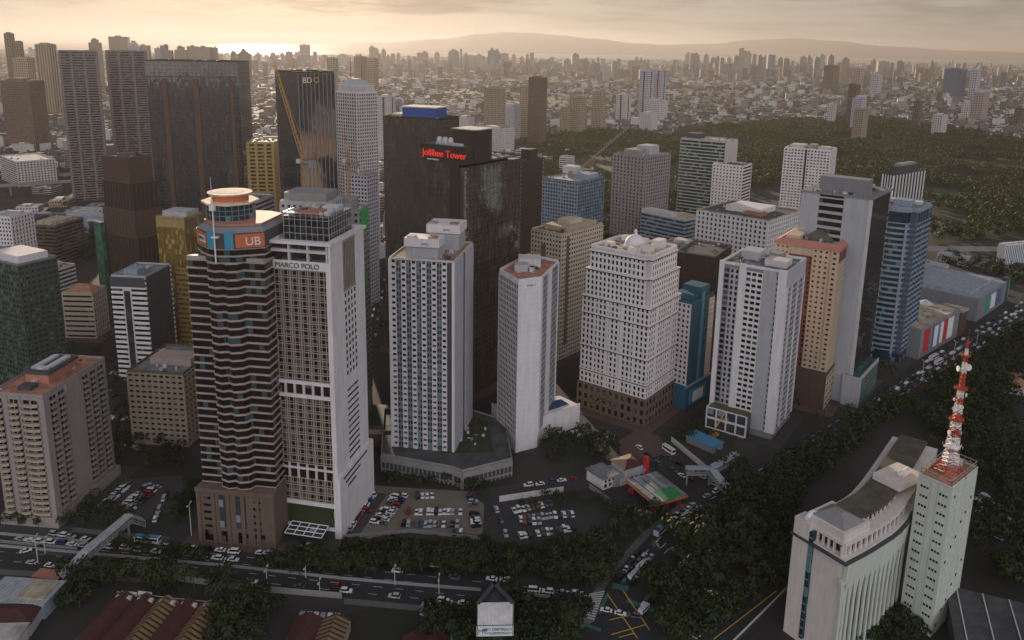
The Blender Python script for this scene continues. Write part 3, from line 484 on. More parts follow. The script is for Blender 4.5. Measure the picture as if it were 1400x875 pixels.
    def style(s, E, st, z0, z1, mat, gm):
        k = st[0]
        if k == 'grid': s.grid(E, st[1], st[2], z0, z1, mat, gm, *st[3:6])
        elif k == 'band': s.band(E, st[1], z0, z1, mat, gm, *st[2:4])
        elif k == 'curt': s.curt(E, st[1], st[2], z0, z1, MATS[st[3]], *(st[4:6] or ()))
        elif k == 'fin': s.curt(E, 4, st[1], z0, z1, MATS[st[2]], st[3], st[4], hm=False, name='facade_rib')
def simple(key, name, label, cat, front, right, wm, gm, rm, pm=None, core=None, cl=6, z0=0, ph=1.3, group=None, plant=None, left=None, back=None):
    x, y, w, d, H, yaw = T[key]
    t = TW(name, label, cat, x, y, yaw, group); poly = rect(w, d)
    t.body(poly, 0, H - .05, MATS[core or wm])
    left = left or right; back = back or front
    for i, st in enumerate((front, right, back, left)):
        if st: t.style(edge(poly, i), st, z0, H - .1, MATS[wm], MATS[gm])
    r = t.roof(poly, H - .05, MATS[rm], MATS[pm or wm], ph)
    if plant:
        for (a, b, c, e, h, m) in plant: t.block(r, a * w, b * d, c * w, e * d, H + .06, H + h, MATS[m])
    if cl: t.clutter(r, -w / 2, -d / 2, w / 2, d / 2, H, cl, hash(key) % 97 if False else len(key) * 7 + int(w))
    return t, r, poly
# ---------------------------------------------------------------- materials
for a in (('white', (.70, .66, .67)), ('offwhite', (.56, .52, .52)), ('pale grey', (.40, .40, .43)), ('mid grey', (.22, .22, .24)), ('dark grey', (.07, .07, .08)), ('beige', (.42, .34, .25)), ('tan', (.34, .27, .20)),
          ('pinkish', (.40, .31, .28)), ('brown', (.10, .06, .045)), ('brown stone', (.15, .105, .08)), ('red', (.17, .06, .05)), ('salmon', (.45, .20, .15)), ('gold', (.35, .24, .09)), ('mint', (.60, .63, .57)),
          ('teal', (.02, .10, .16)), ('sky blue', (.06, .22, .36)), ('blue grey', (.26, .32, .40)), ('lilac grey', (.46, .44, .50)), ('umber', (.04, .026, .02)), ('cream', (.52, .44, .35)), ('orange', (.55, .16, .05)), ('net green', (.03, .22, .08)), ('steel blue', (.10, .14, .20)), ('concrete', (.26, .25, .25)), ('sand', (.36, .30, .25)), ('slate green', (.06, .075, .07)), ('dusk grey', (.19, .155, .15)), ('peach', (.50, .385, .29)), ('panel grey', (.40, .415, .45)), ('mauve grey', (.33, .285, .28))): wall(*a)
wall('stained white', (.70, .63, .60), var=.26, scale=.22)
for a in (('glass dark', (.009, .009, .012)), ('glass brown', (.022, .014, .010)), ('glass blue', (.015, .035, .06)), ('glass teal', (.012, .045, .055)), ('glass green', (.02, .04, .03)), ('glass grey', (.05, .055, .065))): glass(*a)
glass('ribbon glass', (.014, .012, .013), (.05, .085, .10), .07, 1.42, (2.2, 2.2, 50), .008, .12)
glass('mirror bronze', (.040, .031, .024), (.085, .075, .055), .05, 2.5, (1.5, 1.5, 3.6), .007, .15)
glass('mirror black', (.008, .008, .010), (.03, .035, .035), .05, 1.9, (1.8, 1.8, 3.6), .006, .15)
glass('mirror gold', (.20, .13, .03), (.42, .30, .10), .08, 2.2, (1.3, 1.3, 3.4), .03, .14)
glass('mirror slate', (.028, .027, .033), (.06, .06, .065), .06, 2.3, (1.7, 1.7, 3.8), .006, .15)
glass('net glass', (.03, .10, .075), (.06, .16, .11), .4, 1.5, (4, 4, 4), .01, .3)
plain('plant grey', (.20, .20, .22)); plain('plant pale', (.5, .5, .52)); plain('plant dark', (.05, .05, .055)); plain('steel', (.35, .36, .38), .4); plain('steel dark', (.05, .05, .06), .5)
plain('bronze frame', (.10, .08, .06), .5); plain('white paint', (.75, .75, .76), .45); plain('mast red', (.42, .055, .025), .5); plain('mast white', (.72, .70, .68), .5); plain('crane yellow', (.36, .19, .05), .5); plain('black letters', (.01, .01, .012), .4)
plain('lit red letters', (.6, .02, .02), .4, 0, (1, .05, .04, .25)); plain('pale letters', (.7, .68, .66), .4); plain('amber', (.6, .33, .06), .4); plain('green mesh', (.03, .3, .07), .6)
plain('sign orange', (.50, .13, .06), .5); plain('panel blue', (.05, .25, .38), .4); plain('poster red', (.5, .03, .04), .5); plain('poster white', (.7, .72, .75), .5); plain('poster blue', (.05, .12, .3), .5); plain('poster green', (.02, .30, .20), .5)
plain('box blue', (.03, .07, .28), .5); plain('pool', (.02, .04, .12), .1); plain('court green', (.02, .07, .05), .8); plain('green wall', (.035, .045, .02), .4)
for a in (('roof grey', (.17, .17, .18)), ('roof dark', (.06, .06, .065)), ('roof pale', (.42, .40, .38)), ('roof brick', (.36, .17, .11)), ('roof olive', (.085, .078, .055)), ('roof sand', (.40, .33, .25)), ('roof moss', (.07, .08, .035)), ('pad', (.62, .5, .4))): roofing(*a)
roofing('garden', (.035, .04, .018))
roofing('canopy grey', (.22, .24, .26))
striped('rust roof', (.10, .032, .026), (.06, .02, .018), 1.1, 0, .6); striped('tin roof', (.42, .44, .46), (.25, .27, .29), .6, 0, .85); striped('yellow roof', (.27, .18, .09), (.055, .022, .016), .45, 1, .6); striped('mall roof', (.34, .37, .44), (.28, .31, .37), .12, 0, .93)
M0 = MATS
# ---------------------------------------------------------------- ground, roads, water, hills
def ground_mat():
    m = bpy.data.materials.new('city ground'); t, p = nt(m)
    tc = N(t, 'ShaderNodeTexCoord'); v = N(t, 'ShaderNodeTexVoronoi'); v.inputs['Scale'].default_value = .03
    a = N(t, 'ShaderNodeTexNoise'); a.inputs['Scale'].default_value = .012; a.inputs['Detail'].default_value = 9; a.inputs['Roughness'].default_value = .62
    t.links.new(tc.outputs['Object'], v.inputs['Vector']); t.links.new(tc.outputs['Object'], a.inputs['Vector'])
    r = N(t, 'ShaderNodeValToRGB'); e = r.color_ramp.elements
    e[0].position = .40; e[0].color = (.014, .019, .009, 1); e[1].position = .62; e[1].color = (.032, .029, .028, 1)
    t.links.new(a.outputs['Fac'], r.inputs[0])
    c = mixc(t, .35, r.outputs[0], (.026, .024, .023)); sp = N(t, 'ShaderNodeSeparateColor'); t.links.new(v.outputs['Color'], sp.inputs[0])
    t.links.new(mixc(t, sp.outputs[0], c, (.036, .032, .030)), p.inputs['Base Color']); p.inputs['Roughness'].default_value = .9; return m
def asphalt(name, rgb, s=.06):
    m = bpy.data.materials.new(name); t, p = nt(m); tc = N(t, 'ShaderNodeTexCoord')
    a = N(t, 'ShaderNodeTexNoise'); a.inputs['Scale'].default_value = s; a.inputs['Detail'].default_value = 9; a.inputs['Roughness'].default_value = .7
    t.links.new(tc.outputs['Object'], a.inputs['Vector'])
    t.links.new(mixc(t, a.outputs['Fac'], tuple(c * .55 for c in rgb), tuple(c * 1.45 for c in rgb)), p.inputs['Base Color']); p.inputs['Roughness'].default_value = .75; return m
GM = ground_mat(); AS = asphalt('asphalt', (.024, .024, .027)); AS2 = asphalt('worn asphalt', (.034, .033, .035)); GV = asphalt('gravel', (.16, .135, .11), .12); PAV = asphalt('paving', (.05, .047, .047), .2); BRK = asphalt('brick paving', (.10, .058, .052), .2); SOIL = asphalt('dry soil', (.06, .046, .03), .1); LAWN = asphalt('lawn', (.045, .055, .02), .02)
COAST = 15500.
b = MB(); b.quad([(-120000, -3000, 0), (120000, -3000, 0), (120000, 9000, 0), (36000, 17500 + 9000, 0), (14000, 18800, 0), (3500, 16300, 0), (-1200, 14300, 0), (-6000, 11800, 0), (-120000, 11500, 0)]); tag(ob('ground', b, GM), kind='structure')
def water_mat():
    m = bpy.data.materials.new('bay water'); t, p = nt(m); p.inputs['Base Color'].default_value = (.03, .05, .06, 1); p.inputs['Roughness'].default_value = .28
    tc = N(t, 'ShaderNodeTexCoord'); n = N(t, 'ShaderNodeTexNoise'); n.inputs['Scale'].default_value = .02; n.inputs['Detail'].default_value = 5; bp = N(t, 'ShaderNodeBump'); bp.inputs['Strength'].default_value = .3; bp.inputs['Distance'].default_value = 4
    t.links.new(tc.outputs['Object'], n.inputs['Vector']); t.links.new(n.outputs['Fac'], bp.inputs['Height']); t.links.new(bp.outputs[0], p.inputs['Normal']); return m
b = MB(); b.quad([(-140000, 9000, -3), (140000, 9000, -3), (140000, 130000, -3), (-140000, 130000, -3)]); tag(ob('bay_water', b, water_mat()), kind='structure')
# the far shore: two long volcano ridges
def ridge(name, y, pts, depth):
    b = MB(); R = random.Random(5); xs = []
    for (x0, h0), (x1, h1) in zip(pts, pts[1:]):
        for k in range(12):
            f = k / 12; xs.append((x0 + (x1 - x0) * f, max(6, h0 + (h1 - h0) * (f * f * (3 - 2 * f)) + R.uniform(-.012, .012) * max(h0, h1))))
    xs.append(pts[-1])
    n = len(xs); rows = 5; i0 = len(b.v)
    for r in range(rows):
        f = [0, .45, 1, .5, 0][r]; yy = y + depth * (r / (rows - 1) - .5)
        b.v += [(x, yy, h * f * R.uniform(.985, 1) if f < 1 else h) if f > 0 else (x, yy, -4) for x, h in xs]
    for r in range(rows - 1):
        for k in range(n - 1):
            b.f.append((i0 + r * n + k, i0 + r * n + k + 1, i0 + (r + 1) * n + k + 1, i0 + (r + 1) * n + k)); b.m.append(0)
    o = ob(name, b, wall('slope ' + name, (.03, .034, .028))); tag(o, kind='structure')
ridge('hills', 30000, [(-9500, 9), (-7300, 180), (-4900, 261), (-2700, 423), (-1300, 621), (-300, 704), (600, 693), (1600, 621), (2800, 531), (4400, 387), (6200, 297), (8200, 189), (10500, 90)], 9000)
ridge('far_hills', 33000, [(4200, 180), (5600, 360), (7800, 432), (9600, 621), (11200, 702), (12600, 630), (15000, 441), (18000, 324), (21500, 270), (26000, 198), (34000, 135)], 9000)
def sheet(name, poly, z, mat, kind='structure'):
    b = MB(); b.quad([(x, y, z) for x, y in poly]); return tag(ob(name, b, mat), kind=kind)
for i, (k, poly) in enumerate(DATA['roads'].items()): sheet({'avenue': 'avenue_road', 'highway': 'highway_road', 'side_street': 'street_road'}.get(k, 'street_road'), poly, .03 + .012 * i, AS if i < 3 else AS2)
for i, (k, poly) in enumerate(DATA['lots'].items()):
    sheet({'gravel': 'gravel_ground', 'paved': 'parking_ground', 'left': 'parking_ground', 'rear': 'parking_ground', 'plaza': 'plaza_pavement', 'church': 'dry_field'}[k], poly, .14 + .012 * i, {'gravel': GV, 'paved': AS2, 'left': PAV, 'rear': PAV, 'plaza': BRK, 'church': SOIL}[k])
WG = asphalt('woodland floor', (.022, .028, .012), .02)
sheet('woodland_ground', DATA['forest'][0], .2, WG)
SW = asphalt('sidewalk', (.11, .105, .10), .5)
for i, p in enumerate(DATA['walks']): sheet('sidewalk_pavement', p, .1 + i * .004, SW)
for p in DATA['fair']: sheet('fairway_lawn', p, .3, LAWN)
def along(p, d):
    (x0, y0), (x1, y1) = p[0], p[1]
# paved plots around the buildings, each a low step above the street
for i, (k, (x, y, w, d, H, yaw)) in enumerate(DATA['T'].items()):
    if math.hypot(x, y) < 700 and k not in ('mall1', 'mall2', 'redge', 'behm', 'green', 'blue'):
        b = MB(); b.rbox(0, 0, w + 15, d + 17, 0, -.2, .2 + .004 * i); tag(ob('block_pavement', b, (PAV, AS2, BRK, PAV)[i % 4], None, (x, y, 0), math.radians(yaw)), kind='structure')
# painted lane lines: dashes down the avenue and the highway
b = MB(); WHT = plain('road paint', (.55, .55, .52), .6); YEL = plain('yellow paint', (.5, .33, .05), .6)
def dashes(b, a, c, n, w=.35, fill=.4):
    (x0, y0), (x1, y1) = a, c; L = math.hypot(x1 - x0, y1 - y0); dx, dy = (x1 - x0) / L, (y1 - y0) / L
    for k in range(n):
        s = L * k / n; e = s + L / n * fill
        P = lambda q, o: (x0 + dx * q - dy * o, y0 + dy * q + dx * o, .1)
        b.quad([P(s, -w / 2), P(e, -w / 2), P(e, w / 2), P(s, w / 2)])
H = DATA['roads']['highway']
for i in range(1, 9):
    l0, l1 = H[i], H[i + 1]; r0, r1 = H[21 - i - 0], H[21 - i - 1]
    for f in (.25, .5, .75):
        p0 = (l0[0] + (r0[0] - l0[0]) * f, l0[1] + (r0[1] - l0[1]) * f); p1 = (l1[0] + (r1[0] - l1[0]) * f, l1[1] + (r1[1] - l1[1]) * f)
        dashes(b, p0, p1, max(2, int(math.hypot(p1[0] - p0[0], p1[1] - p0[1]) / 9)))
A = DATA['roads']['avenue']
for f in (.2, .4, .62, .82):
    tp = A[:6]; bt = A[:6:-1]
    for i in range(5):
        p0 = tuple(tp[i][k] + (bt[i][k] - tp[i][k]) * f for k in (0, 1)); p1 = tuple(tp[i + 1][k] + (bt[i + 1][k] - tp[i + 1][k]) * f for k in (0, 1))
        dashes(b, p0, p1, max(2, int(math.hypot(p1[0] - p0[0], p1[1] - p0[1]) / 8)), .22)
tag(ob('road_markings', b, WHT), kind='structure')
TEAL = plain('worn teal paint', (.04, .13, .11), .7)
for i, p in enumerate(DATA['paint']['walk']): sheet('crossing_pavement', p, .12 + i * .004, asphalt('crossing paving', (.16, .15, .15), .3) if i == 0 else PAV)
for i, p in enumerate(DATA['paint']['teal']): sheet('road_marking_teal', p, .13 + i * .004, TEAL)
b = MB()
for i, (p0, p1) in enumerate(DATA['paint']['yellow']):
    L = math.dist(p0, p1); nx, ny = -(p1[1] - p0[1]) / L * .22, (p1[0] - p0[0]) / L * .22; z = .15 + i * .004; b.quad([(p0[0] - nx, p0[1] - ny, z), (p1[0] - nx, p1[1] - ny, z), (p1[0] + nx, p1[1] + ny, z), (p0[0] + nx, p0[1] + ny, z)])
tag(ob('yellow_road_markings', b, YEL), kind='structure')
b = MB(); q0, q1 = DATA['paint']['walk'][0][1], DATA['paint']['walk'][0][2]; r0, r1 = DATA['paint']['walk'][0][0], DATA['paint']['walk'][0][3]
for k in range(12):
    f0, f1 = k / 12, (k + .5) / 12; P = lambda a, c, f, z: (a[0] + (c[0] - a[0]) * f, a[1] + (c[1] - a[1]) * f, z)
    b.quad([P(q0, r0, f0, .135), P(q1, r1, f0, .135), P(q1, r1, f1, .135), P(q0, r0, f1, .135)])
tag(ob('zebra_road_markings', b, WHT), kind='structure')
for ln, (hgt, mt, lab) in zip(DATA['walls'], ((3, 'offwhite', 'low pale colonnaded wall along the top of the paved car park'), (2.6, 'concrete', 'plain grey wall slanting beside the small green yard'), (2, 'teal', 'teal hoarding along the lower edge of the paved car park'), (3, 'offwhite', 'white hoarding of the building yard on the side street'), (1.6, 'concrete', 'low rough wall closing the gravel car park'), (.9, 'offwhite', 'white kerb wall along the slip road'), (1.4, 'mid grey', 'grey guard wall at the left end of the avenue'))):
    b = MB()
    for (x0, y0), (x1, y1) in zip(ln, ln[1:]): b.rbox((x0 + x1) / 2, (y0 + y1) / 2, math.dist((x0, y0), (x1, y1)) + .2, .35, math.atan2(y1 - y0, x1 - x0), 0, hgt)
    tag(ob('boundary_wall', b, M0[mt]), lab, 'wall')
# concrete barriers of the flyover ramp
CB = wall('barrier concrete', (.30, .29, .29), scale=.4)
for k, ln in enumerate(DATA['median']):
    b = MB()
    for (x0, y0), (x1, y1) in zip(ln, ln[1:]):
        a = math.atan2(y1 - y0, x1 - x0); b.rbox((x0 + x1) / 2, (y0 + y1) / 2, math.hypot(x1 - x0, y1 - y0) + .3, .45, a, 0, 1.2 if k != 3 else 2.4)
    tag(ob('barrier_wall', b, CB), ['long concrete barrier down the middle of the wide avenue', 'short concrete barrier ending at the wide crossing', 'concrete barrier along the far side of the avenue beside the round balconied tower', 'taller concrete wall along the near side of the avenue'][k], 'barrier')
# ---------------------------------------------------------------- hero towers
def strokes(c, E, s0, s1, z, h, o, n, seed=3):
    """lettering too small in the photograph to be read: a row of short dark strokes"""
    R = random.Random(seed); q = (s1 - s0) / n
    for k in range(n):
        a = s0 + k * q; w_ = q * .2
        c.fbox(E, a, a + w_, z, z + h, o - .05, o + .03)
        if R.random() < .7: c.fbox(E, a, a + q * .7, z + h * .78, z + h, o - .04, o + .02)
        if R.random() < .6: c.fbox(E, a, a + q * .7, z, z + h * .2, o - .04, o + .02)
        if R.random() < .6: c.fbox(E, a + q * .52, a + q * .72, z + h * .2, z + h * .8, o - .045, o + .025)
T = DATA['T']; M = MATS
# hotel with the lattice front
x, y, w, d, H, yaw = T['marco']; d = 34; y += 2.5; x += .5
t = TW('hotel_tower', 'tall white hotel tower with tan lattice front, rooftop glass box and name band on top', 'tower', x, y, yaw); P0 = rect(w, d)
t.body(P0, 4, 124, M['glass brown'], 'glazing')
F, Rr, Bk, Lf = (edge(P0, i) for i in range(4))
for (za, zb) in ((16.5, 27), (34, 64.5), (72, 120)):
    c = MB()
    for i in range(6):
        for f, hw_, o_ in ((0, .26, .5), (.24, .13, .3), (.74, .13, .3)): c.fbox(F, 1.6 + (i + f) * (w - 3.2) / 6 - hw_, 1.6 + (i + f) * (w - 3.2) / 6 + hw_, za, zb, -.05, o_)
    n = round((zb - za) / 3.3)
    for j in range(n + 1):
        for f, hh_, o_ in ((0, .17, .34), (.30, .13, .24)):
            z_ = za + (zb - za) * (j + f) / n
            if z_ < zb - .1 or j == n and f == 0: c.fbox(F, 1.5, w - 1.5, z_ - hh_, z_ + hh_, -.05, o_)
    t.part('facade_lattice', c, M['sand'])
n0 = 0
for j in range(29):
    for i in range(6):
        za = 72 + j * 3.3
        if za < 118 and n0 < 84: t.win(F, 1.6 + (i + .28) * (w - 3.2) / 6, (w - 3.2) / 6 * .42, za + 1.2, 1.9, M['glass dark'], o=.02); n0 += 1
for (s0, s1) in ((0, 1.5), (w - 1.5, w)):
    c = MB(); c.fbox(F, s0 - (.6 if s0 == 0 else 0), s1 + (.59 if s0 else 0), 0, 124, -.2, .62); t.part('corner_pier', c, M['white'])
for za, zb, nm in ((64.5, 66, 'ledge'), (70.6, 72, 'ledge'), (31.5, 32.2, 'ledge'), (14.6, 16.4, 'ledge'), (3.6, 5, 'ledge')):
    c = MB(); c.fbox(F, -.3, w + .3, za, zb, -.1, .78); t.part(nm, c, M['white'])
c = MB()
for i in range(7): c.fbox(F, 1 + i * (w - 2) / 6 - .5, 1 + i * (w - 2) / 6 + .5, 66, 70.6, -.1, .5)
for i in range(7): c.fbox(F, 1 + i * (w - 2) / 6 - .5, 1 + i * (w - 2) / 6 + .5, 27, 34, -.1, .45)
t.part('pier', c, M['offwhite'])['kind'] = 'stuff'
c = MB(); c.fbox(F, 3, w - 3, 5.2, 14.4, .05, .3); t.part('entrance_glazing', c, M['green wall'])
c = MB(); c.fbox(F, 0, w, 120.4, 124, -.1, .7); sg = t.part('name_band', c, M['white'])
text('MARCO POLO', F, M['black letters'], 3.0, w * .12, 121.1, t.root, .8, depth=.12)
# right-hand white wall, its window lattice, slots and louvre field
c = MB(); c.fbox(Rr, -.55, d, 0, 70, -.2, .6); t.part('side_wall', c, M['white'])
zs0, zs1 = 70, 131
t.wo = .42; t.grid(Rr, 3.2, 3., 70, 108, M['white'], M['glass dark'], .58, .62, .6, a=d * .34, b=d * .72); t.wo = 0.
for (a, b_) in ((0, d * .34), (d * .72, d)):
    c = MB(); c.fbox(Rr, a - (.55 if a == 0 else 0), b_, 70, 131, -.2, .6); t.part('side_wall', c, M['white'])
c = MB(); c.fbox(Rr, d * .34, d * .72, 108, 109, -.2, .6); c.fbox(Rr, d * .34, d * .72, 129.5, 131, -.2, .6)
for i in range(9): c.fbox(Rr, d * (.34 + .38 * i / 8) - .2, d * (.34 + .38 * i / 8) + .2, 109, 129.5, -.1, .4)
t.part('louvre_slat', c, M['sand'])
c = MB(); c.fbox(Rr, d * .34, d * .72, 109, 129.5, .0, .05); t.part('louvre_field', c, M['glass brown'])
for j in range(12): t.win(Rr, d * .36, d * .34, 31.5 + j * 2.9, .95, M['glass dark'], 'slot_window', o=.61)
b = MB(); b.prism([(w / 2 - 1, -d / 2 - .7), (w / 2 + 1.6, -d / 2 - .7), (w / 2 + 1.6, d / 2 + 3), (w / 2 - 1, d / 2 + 3)], 0, 29); pd = t.part('podium', b, M['white'])
E2 = edge([(w / 2 + 1.6, -d / 2 - .7), (w / 2 + 1.6, d / 2 + 3)], 0)
for j, (a, q) in enumerate(((4, 30), (6, 22), (8, 17))): t.win(E2, a, q - a, 26.5 - j * 2.8, .9, M['glass dark'], 'slot_window', o=.02)
for e in (Bk, Lf): t.style(e, ('grid', 3.3, 3.5, .5, .6, .4), 4, 124, M['white'], M['glass dark'])
# crown
b = MB(); b.prism(offs(P0, -1.2), 124, 130.8); t.part('crown_glazing', b, M['mirror black'])
c = MB()
for i in range(4): c.fbox(F, 1 + i * (w - 2) / 3 - .4, 1 + i * (w - 2) / 3 + .4, 124, 131, -1.3, .4)
c.fbox(F, .5, w - .5, 127.5, 128.6, -1.2, .5); t.part('crown_frame', c, M['offwhite'])
c = MB(); op, ip = offs(P0, 1.4), offs(P0, -1.6)
for i in range(4):
    j = (i + 1) % 4; c.hexa([(*op[i], 131), (*op[j], 131), (*ip[j], 131), (*ip[i], 131), (*op[i], 132.2), (*op[j], 132.2), (*ip[j], 132.2), (*ip[i], 132.2)])
t.part('overhang', c, M['white'])
r = t.roof(offs(P0, -1.6), 131, M['roof pale'])
b = MB(); b.prism(rect(w * .74, d * .66, 1, 0), 131.2, 141); pb = t.part('penthouse', b, M['mirror black'])
PB = rect(w * .74, d * .66, 1, 0)
for i in range(4): t.curt(edge(PB, i), 3.2, 2.6, 131.2, 142.6, M['steel'], .16, .16)
t.block(r, -7, -6, 5, 2, 141.02, 142.2, M['roof brick'], 'roof_deck'); t.block(r, 2, 2, 9, 8, 141.02, 143, M['plant pale']); t.block(r, -6, 4, 0, 9, 141.02, 142.6, M['roof sand']); t.clutter(r, -9, -9, 11, 9, 141, 12, 4)
b = MB(); b.hexa([(-8, -d / 2 - 8, 4.2), (9, -d / 2 - 8, 4.2), (9, -d / 2 - .8, 5.4), (-8, -d / 2 - .8, 5.4), (-8, -d / 2 - 8, 4.5), (9, -d / 2 - 8, 4.5), (9, -d / 2 - .8, 5.7), (-8, -d / 2 - .8, 5.7)]); cn = t.part('canopy', b, M['glass grey'])
c = MB()
for i in range(5):
    xx = -8 + 17 * i / 4; c.bar((xx, -d / 2 - 8, 4.75), (xx, -d / 2 - .8, 5.95), .2)
for i in range(4):
    f = i / 3; c.bar((-8, -d / 2 - 8 + 7.2 * f, 4.75 + 1.2 * f), (9, -d / 2 - 8 + 7.2 * f, 4.75 + 1.2 * f), .2)
ob('canopy_frame', c, M['white paint'], cn); t.flush()
b = MB(); b.prism(offs(P0, -.3), 0, 4); t.part('lobby', b, M['dark grey'])

# ribbon-windowed bank tower with the helipad
x, y, w, d, H, yaw = T['ubp']
t = TW('office_tower', 'dark banded office tower with thin pinkish ledges, orange sign band and round rooftop helipad', 'tower', x, y, yaw); hw, hd = w / 2, d / 2
main = [(-hw, -hd), (-7.6, -hd), (-6.2, -hd - 2.6), (-2.6, -hd - 4), (0, -hd - 2.7), (2.6, -hd - 4), (6.2, -hd - 2.6), (7.6, -hd), (hw, -hd), (hw, hd), (-hw, hd)]
t.body(main, 26, 124, M['dark grey'], 'core'); t.rings(main, 3.42, 26, 124.5, M['pinkish'], M['ribbon glass'], .77, .3)
up = [(-11.5, -hd + 2.5), (-5.5, -hd - 2.5), (-1.8, -hd - 3.6), (1.8, -hd - 3.2), (5.5, -hd - 2.5), (15.5, -hd + 3.2), (15.5, hd - 4), (8, hd), (-8, hd), (-14.5, hd - 5), (-14.5, -hd + 6)]
t.rings(up, 3.3, 124.5, 130.2, M['pinkish'], M['ribbon glass'], .78, .25)
b = MB(); b.prism(offs(up, .1), 130.2, 136.6); t.part('crown', b, M['dark grey'])
EU = edge(up, 4); EL = edge(up, 0); EW = edge(up, 10)
for e, a, q in ((EU, .5, EU[6]), (EL, 0, EL[6] - .6), (EW, 0, EW[6])):
    c = MB(); c.fbox(e, a, q, 130.7, 136.1, .1, .45); t.part('sign_band', c, M['sign orange'])
text('UB', EU, M['pale letters'], 4.7, EU[6] * .36, 131.6, t.root, .5)
c = MB(); c.fbox(EL, .6, EL[6] - 1.2, 132.1, 134.9, .46, .56); t.part('sign_panel', c, M['pale letters'])
c = MB(); strokes(c, EL, .9, EL[6] - 1.5, 132.9, 1.3, .6, 8); t.part('sign_lettering', c, M['black letters'])
for e in (edge(up, 1), edge(up, 3)):
    c = MB(); c.fbox(e, .2, e[6] - .1, 130.3, 137.4, .1, .5); t.part('blue_panel', c, M['panel blue'])
oc = [(9.6 * math.cos(PI / 8 + k * PI / 4) + .5, 9.6 * math.sin(PI / 8 + k * PI / 4) - .5) for k in range(8)]
b = MB(); b.frust(offs(up, -.2), 136.6, [(px * .8 + .3, py * .78) for px, py in up], 139); t.part('crown_slope', b, M['mid grey'])
c = MB(); c.prism([(px * .86 + .3, py * .84) for px, py in up], 138.8, 139.6); t.part('terrace', c, M['salmon'])
CX, CY = -3.6, -1.5
b = MB(); b.cyl(CX, CY, 139.6, 146, 9.6, n=24); dr = t.part('drum', b, M['glass teal'])
c = MB()
for k in range(24):
    a = 2 * PI * k / 24; c.bar((CX + 9.65 * math.cos(a), CY + 9.65 * math.sin(a), 139.6), (CX + 9.65 * math.cos(a), CY + 9.65 * math.sin(a), 146), .16)
for z in (141.5, 143.6): c.cyl(CX, CY, z, z + .25, 9.75, n=24)
ob('drum_mullion', c, M['plant grey'], dr)
c = MB(); c.prism([(11.4 * math.cos(PI / 8 + k * PI / 4) + CX, 11.4 * math.sin(PI / 8 + k * PI / 4) + CY) for k in range(8)], 146, 146.8); t.part('terrace_ring', c, M['pad'])
b = MB(); b.cyl(CX, CY, 146.8, 149.3, 7.4, n=20); t.part('orange_drum', b, M['orange'])
b = MB(); b.cyl(CX, CY, 149.3, 150.1, 8.4, 8.9, 28); hp = t.part('helipad', b, M['pad'])
c = MB(); c.cyl(CX, CY, 150.1, 150.16, 5.8, n=28); ob('landing_circle', c, M['roof sand'], hp)
b = MB(); b.cyl(-1.2, -hd - 5.1, 125, 150, .3, .22, 8); b.cyl(-1.2, -hd - 5.1, 150, 159, .14, .08, 6); b.box(-2.6, -hd - 5.4, 135, .2, -hd - 3, 135.5); b.box(-2.2, -hd - 5.8, 146, -.2, -hd - 4.2, 148); t.part('antenna', b, M['mast white'])
pod = [(-hw - 1.2, -hd - 4.5), (hw + 1, -hd - 4.5), (hw + 1, hd + 1), (-hw - 1.2, hd + 1)]
b = MB(); b.prism(pod, 0, 25.8); pd = t.part('podium', b, M['brown stone']); EP = edge(pod, 0)
t.n = 70
for i in range(4):
    for j in range(5):
        if i in (0, 3): t.win(EP, 3 + i * 7.4, 3.4, 7.4 + j * 3.3, 1.1, M['glass dark'], o=.03)
for i in (1, 2): t.win(EP, 2.6 + i * 7.4, 4.6, 8, 15, M['glass grey'], 'tall_window', o=.03)
for i in range(4): t.win(EP, 2.6 + i * 7.6, 4.6, 1, 5, M['glass dark'], 'shop_window', o=.03)
c = MB()
for i in range(6): c.fbox(EP, i * (EP[6] - 1.6) / 5, i * (EP[6] - 1.6) / 5 + 1.6, 0, 24, -.1, .5)
c.fbox(EP, -.4, EP[6] + .4, 24, 25.9, -.1, .6); ob('pilaster', c, M['brown stone'], pd)['kind'] = 'stuff'
for (a, q) in ((-hw, -7.6), (7.6, hw)):
    c = MB(); c.hexa([(a, -hd - .4, 124.6), (q, -hd - .4, 124.6), (q, -hd + 6, 124.6), (a, -hd + 6, 124.6), (a, -hd - .4, 126.2), (q, -hd - .4, 126.2), (q, -hd + 6, 125), (a, -hd + 6, 125)]); t.part('shoulder_ledge', c, M['pinkish'])
t.flush()

# twin-slab condominium with striped front
x, y, w, d, H, yaw = T['bsa']
t = TW('apartment_tower', 'white and grey striped high-rise with six window strips and two boxes on its roof', 'tower', x, y, yaw); P0 = rect(w, d); F, Rr, Bk, Lf = (edge(P0, i) for i in range(4))
t.body(P0, 0, H, M['dark grey'])
q = (w - 1.6) / 6
for i in range(6):
    a = .9 + i * q
    for e in ((F, Bk) if True else ()):
        c = MB(); nf = 33
        for j in range(nf):
            z = 9 + j * (H - 9) / nf; hgt = (H - 9) / nf
            c.fbox(e, a, a + 2.5, z, z + hgt * .52, -.2, .7); c.fbox(e, a, a + .35, z + hgt * .52, z + hgt, -.2, .7); c.fbox(e, a + 2.15, a + 2.5, z + hgt * .52, z + hgt, -.2, .7)
        t.part('window_strip', c, M['white'])
    if i < 5:
        t.grid(F, 3.05, 1.4, 9, H - .4, M['mid grey'], M['glass teal'], .72, .62, .12, a=a + 2.52, b=a + q - .02)
for j in range(32, 14, -1):
    for i in range(6): t.win(F, .9 + i * q + .4, 1.7, 9 + j * (H - 9) / 33 + 1.65, 1.2, M['glass dark'], o=.25, cap=208)
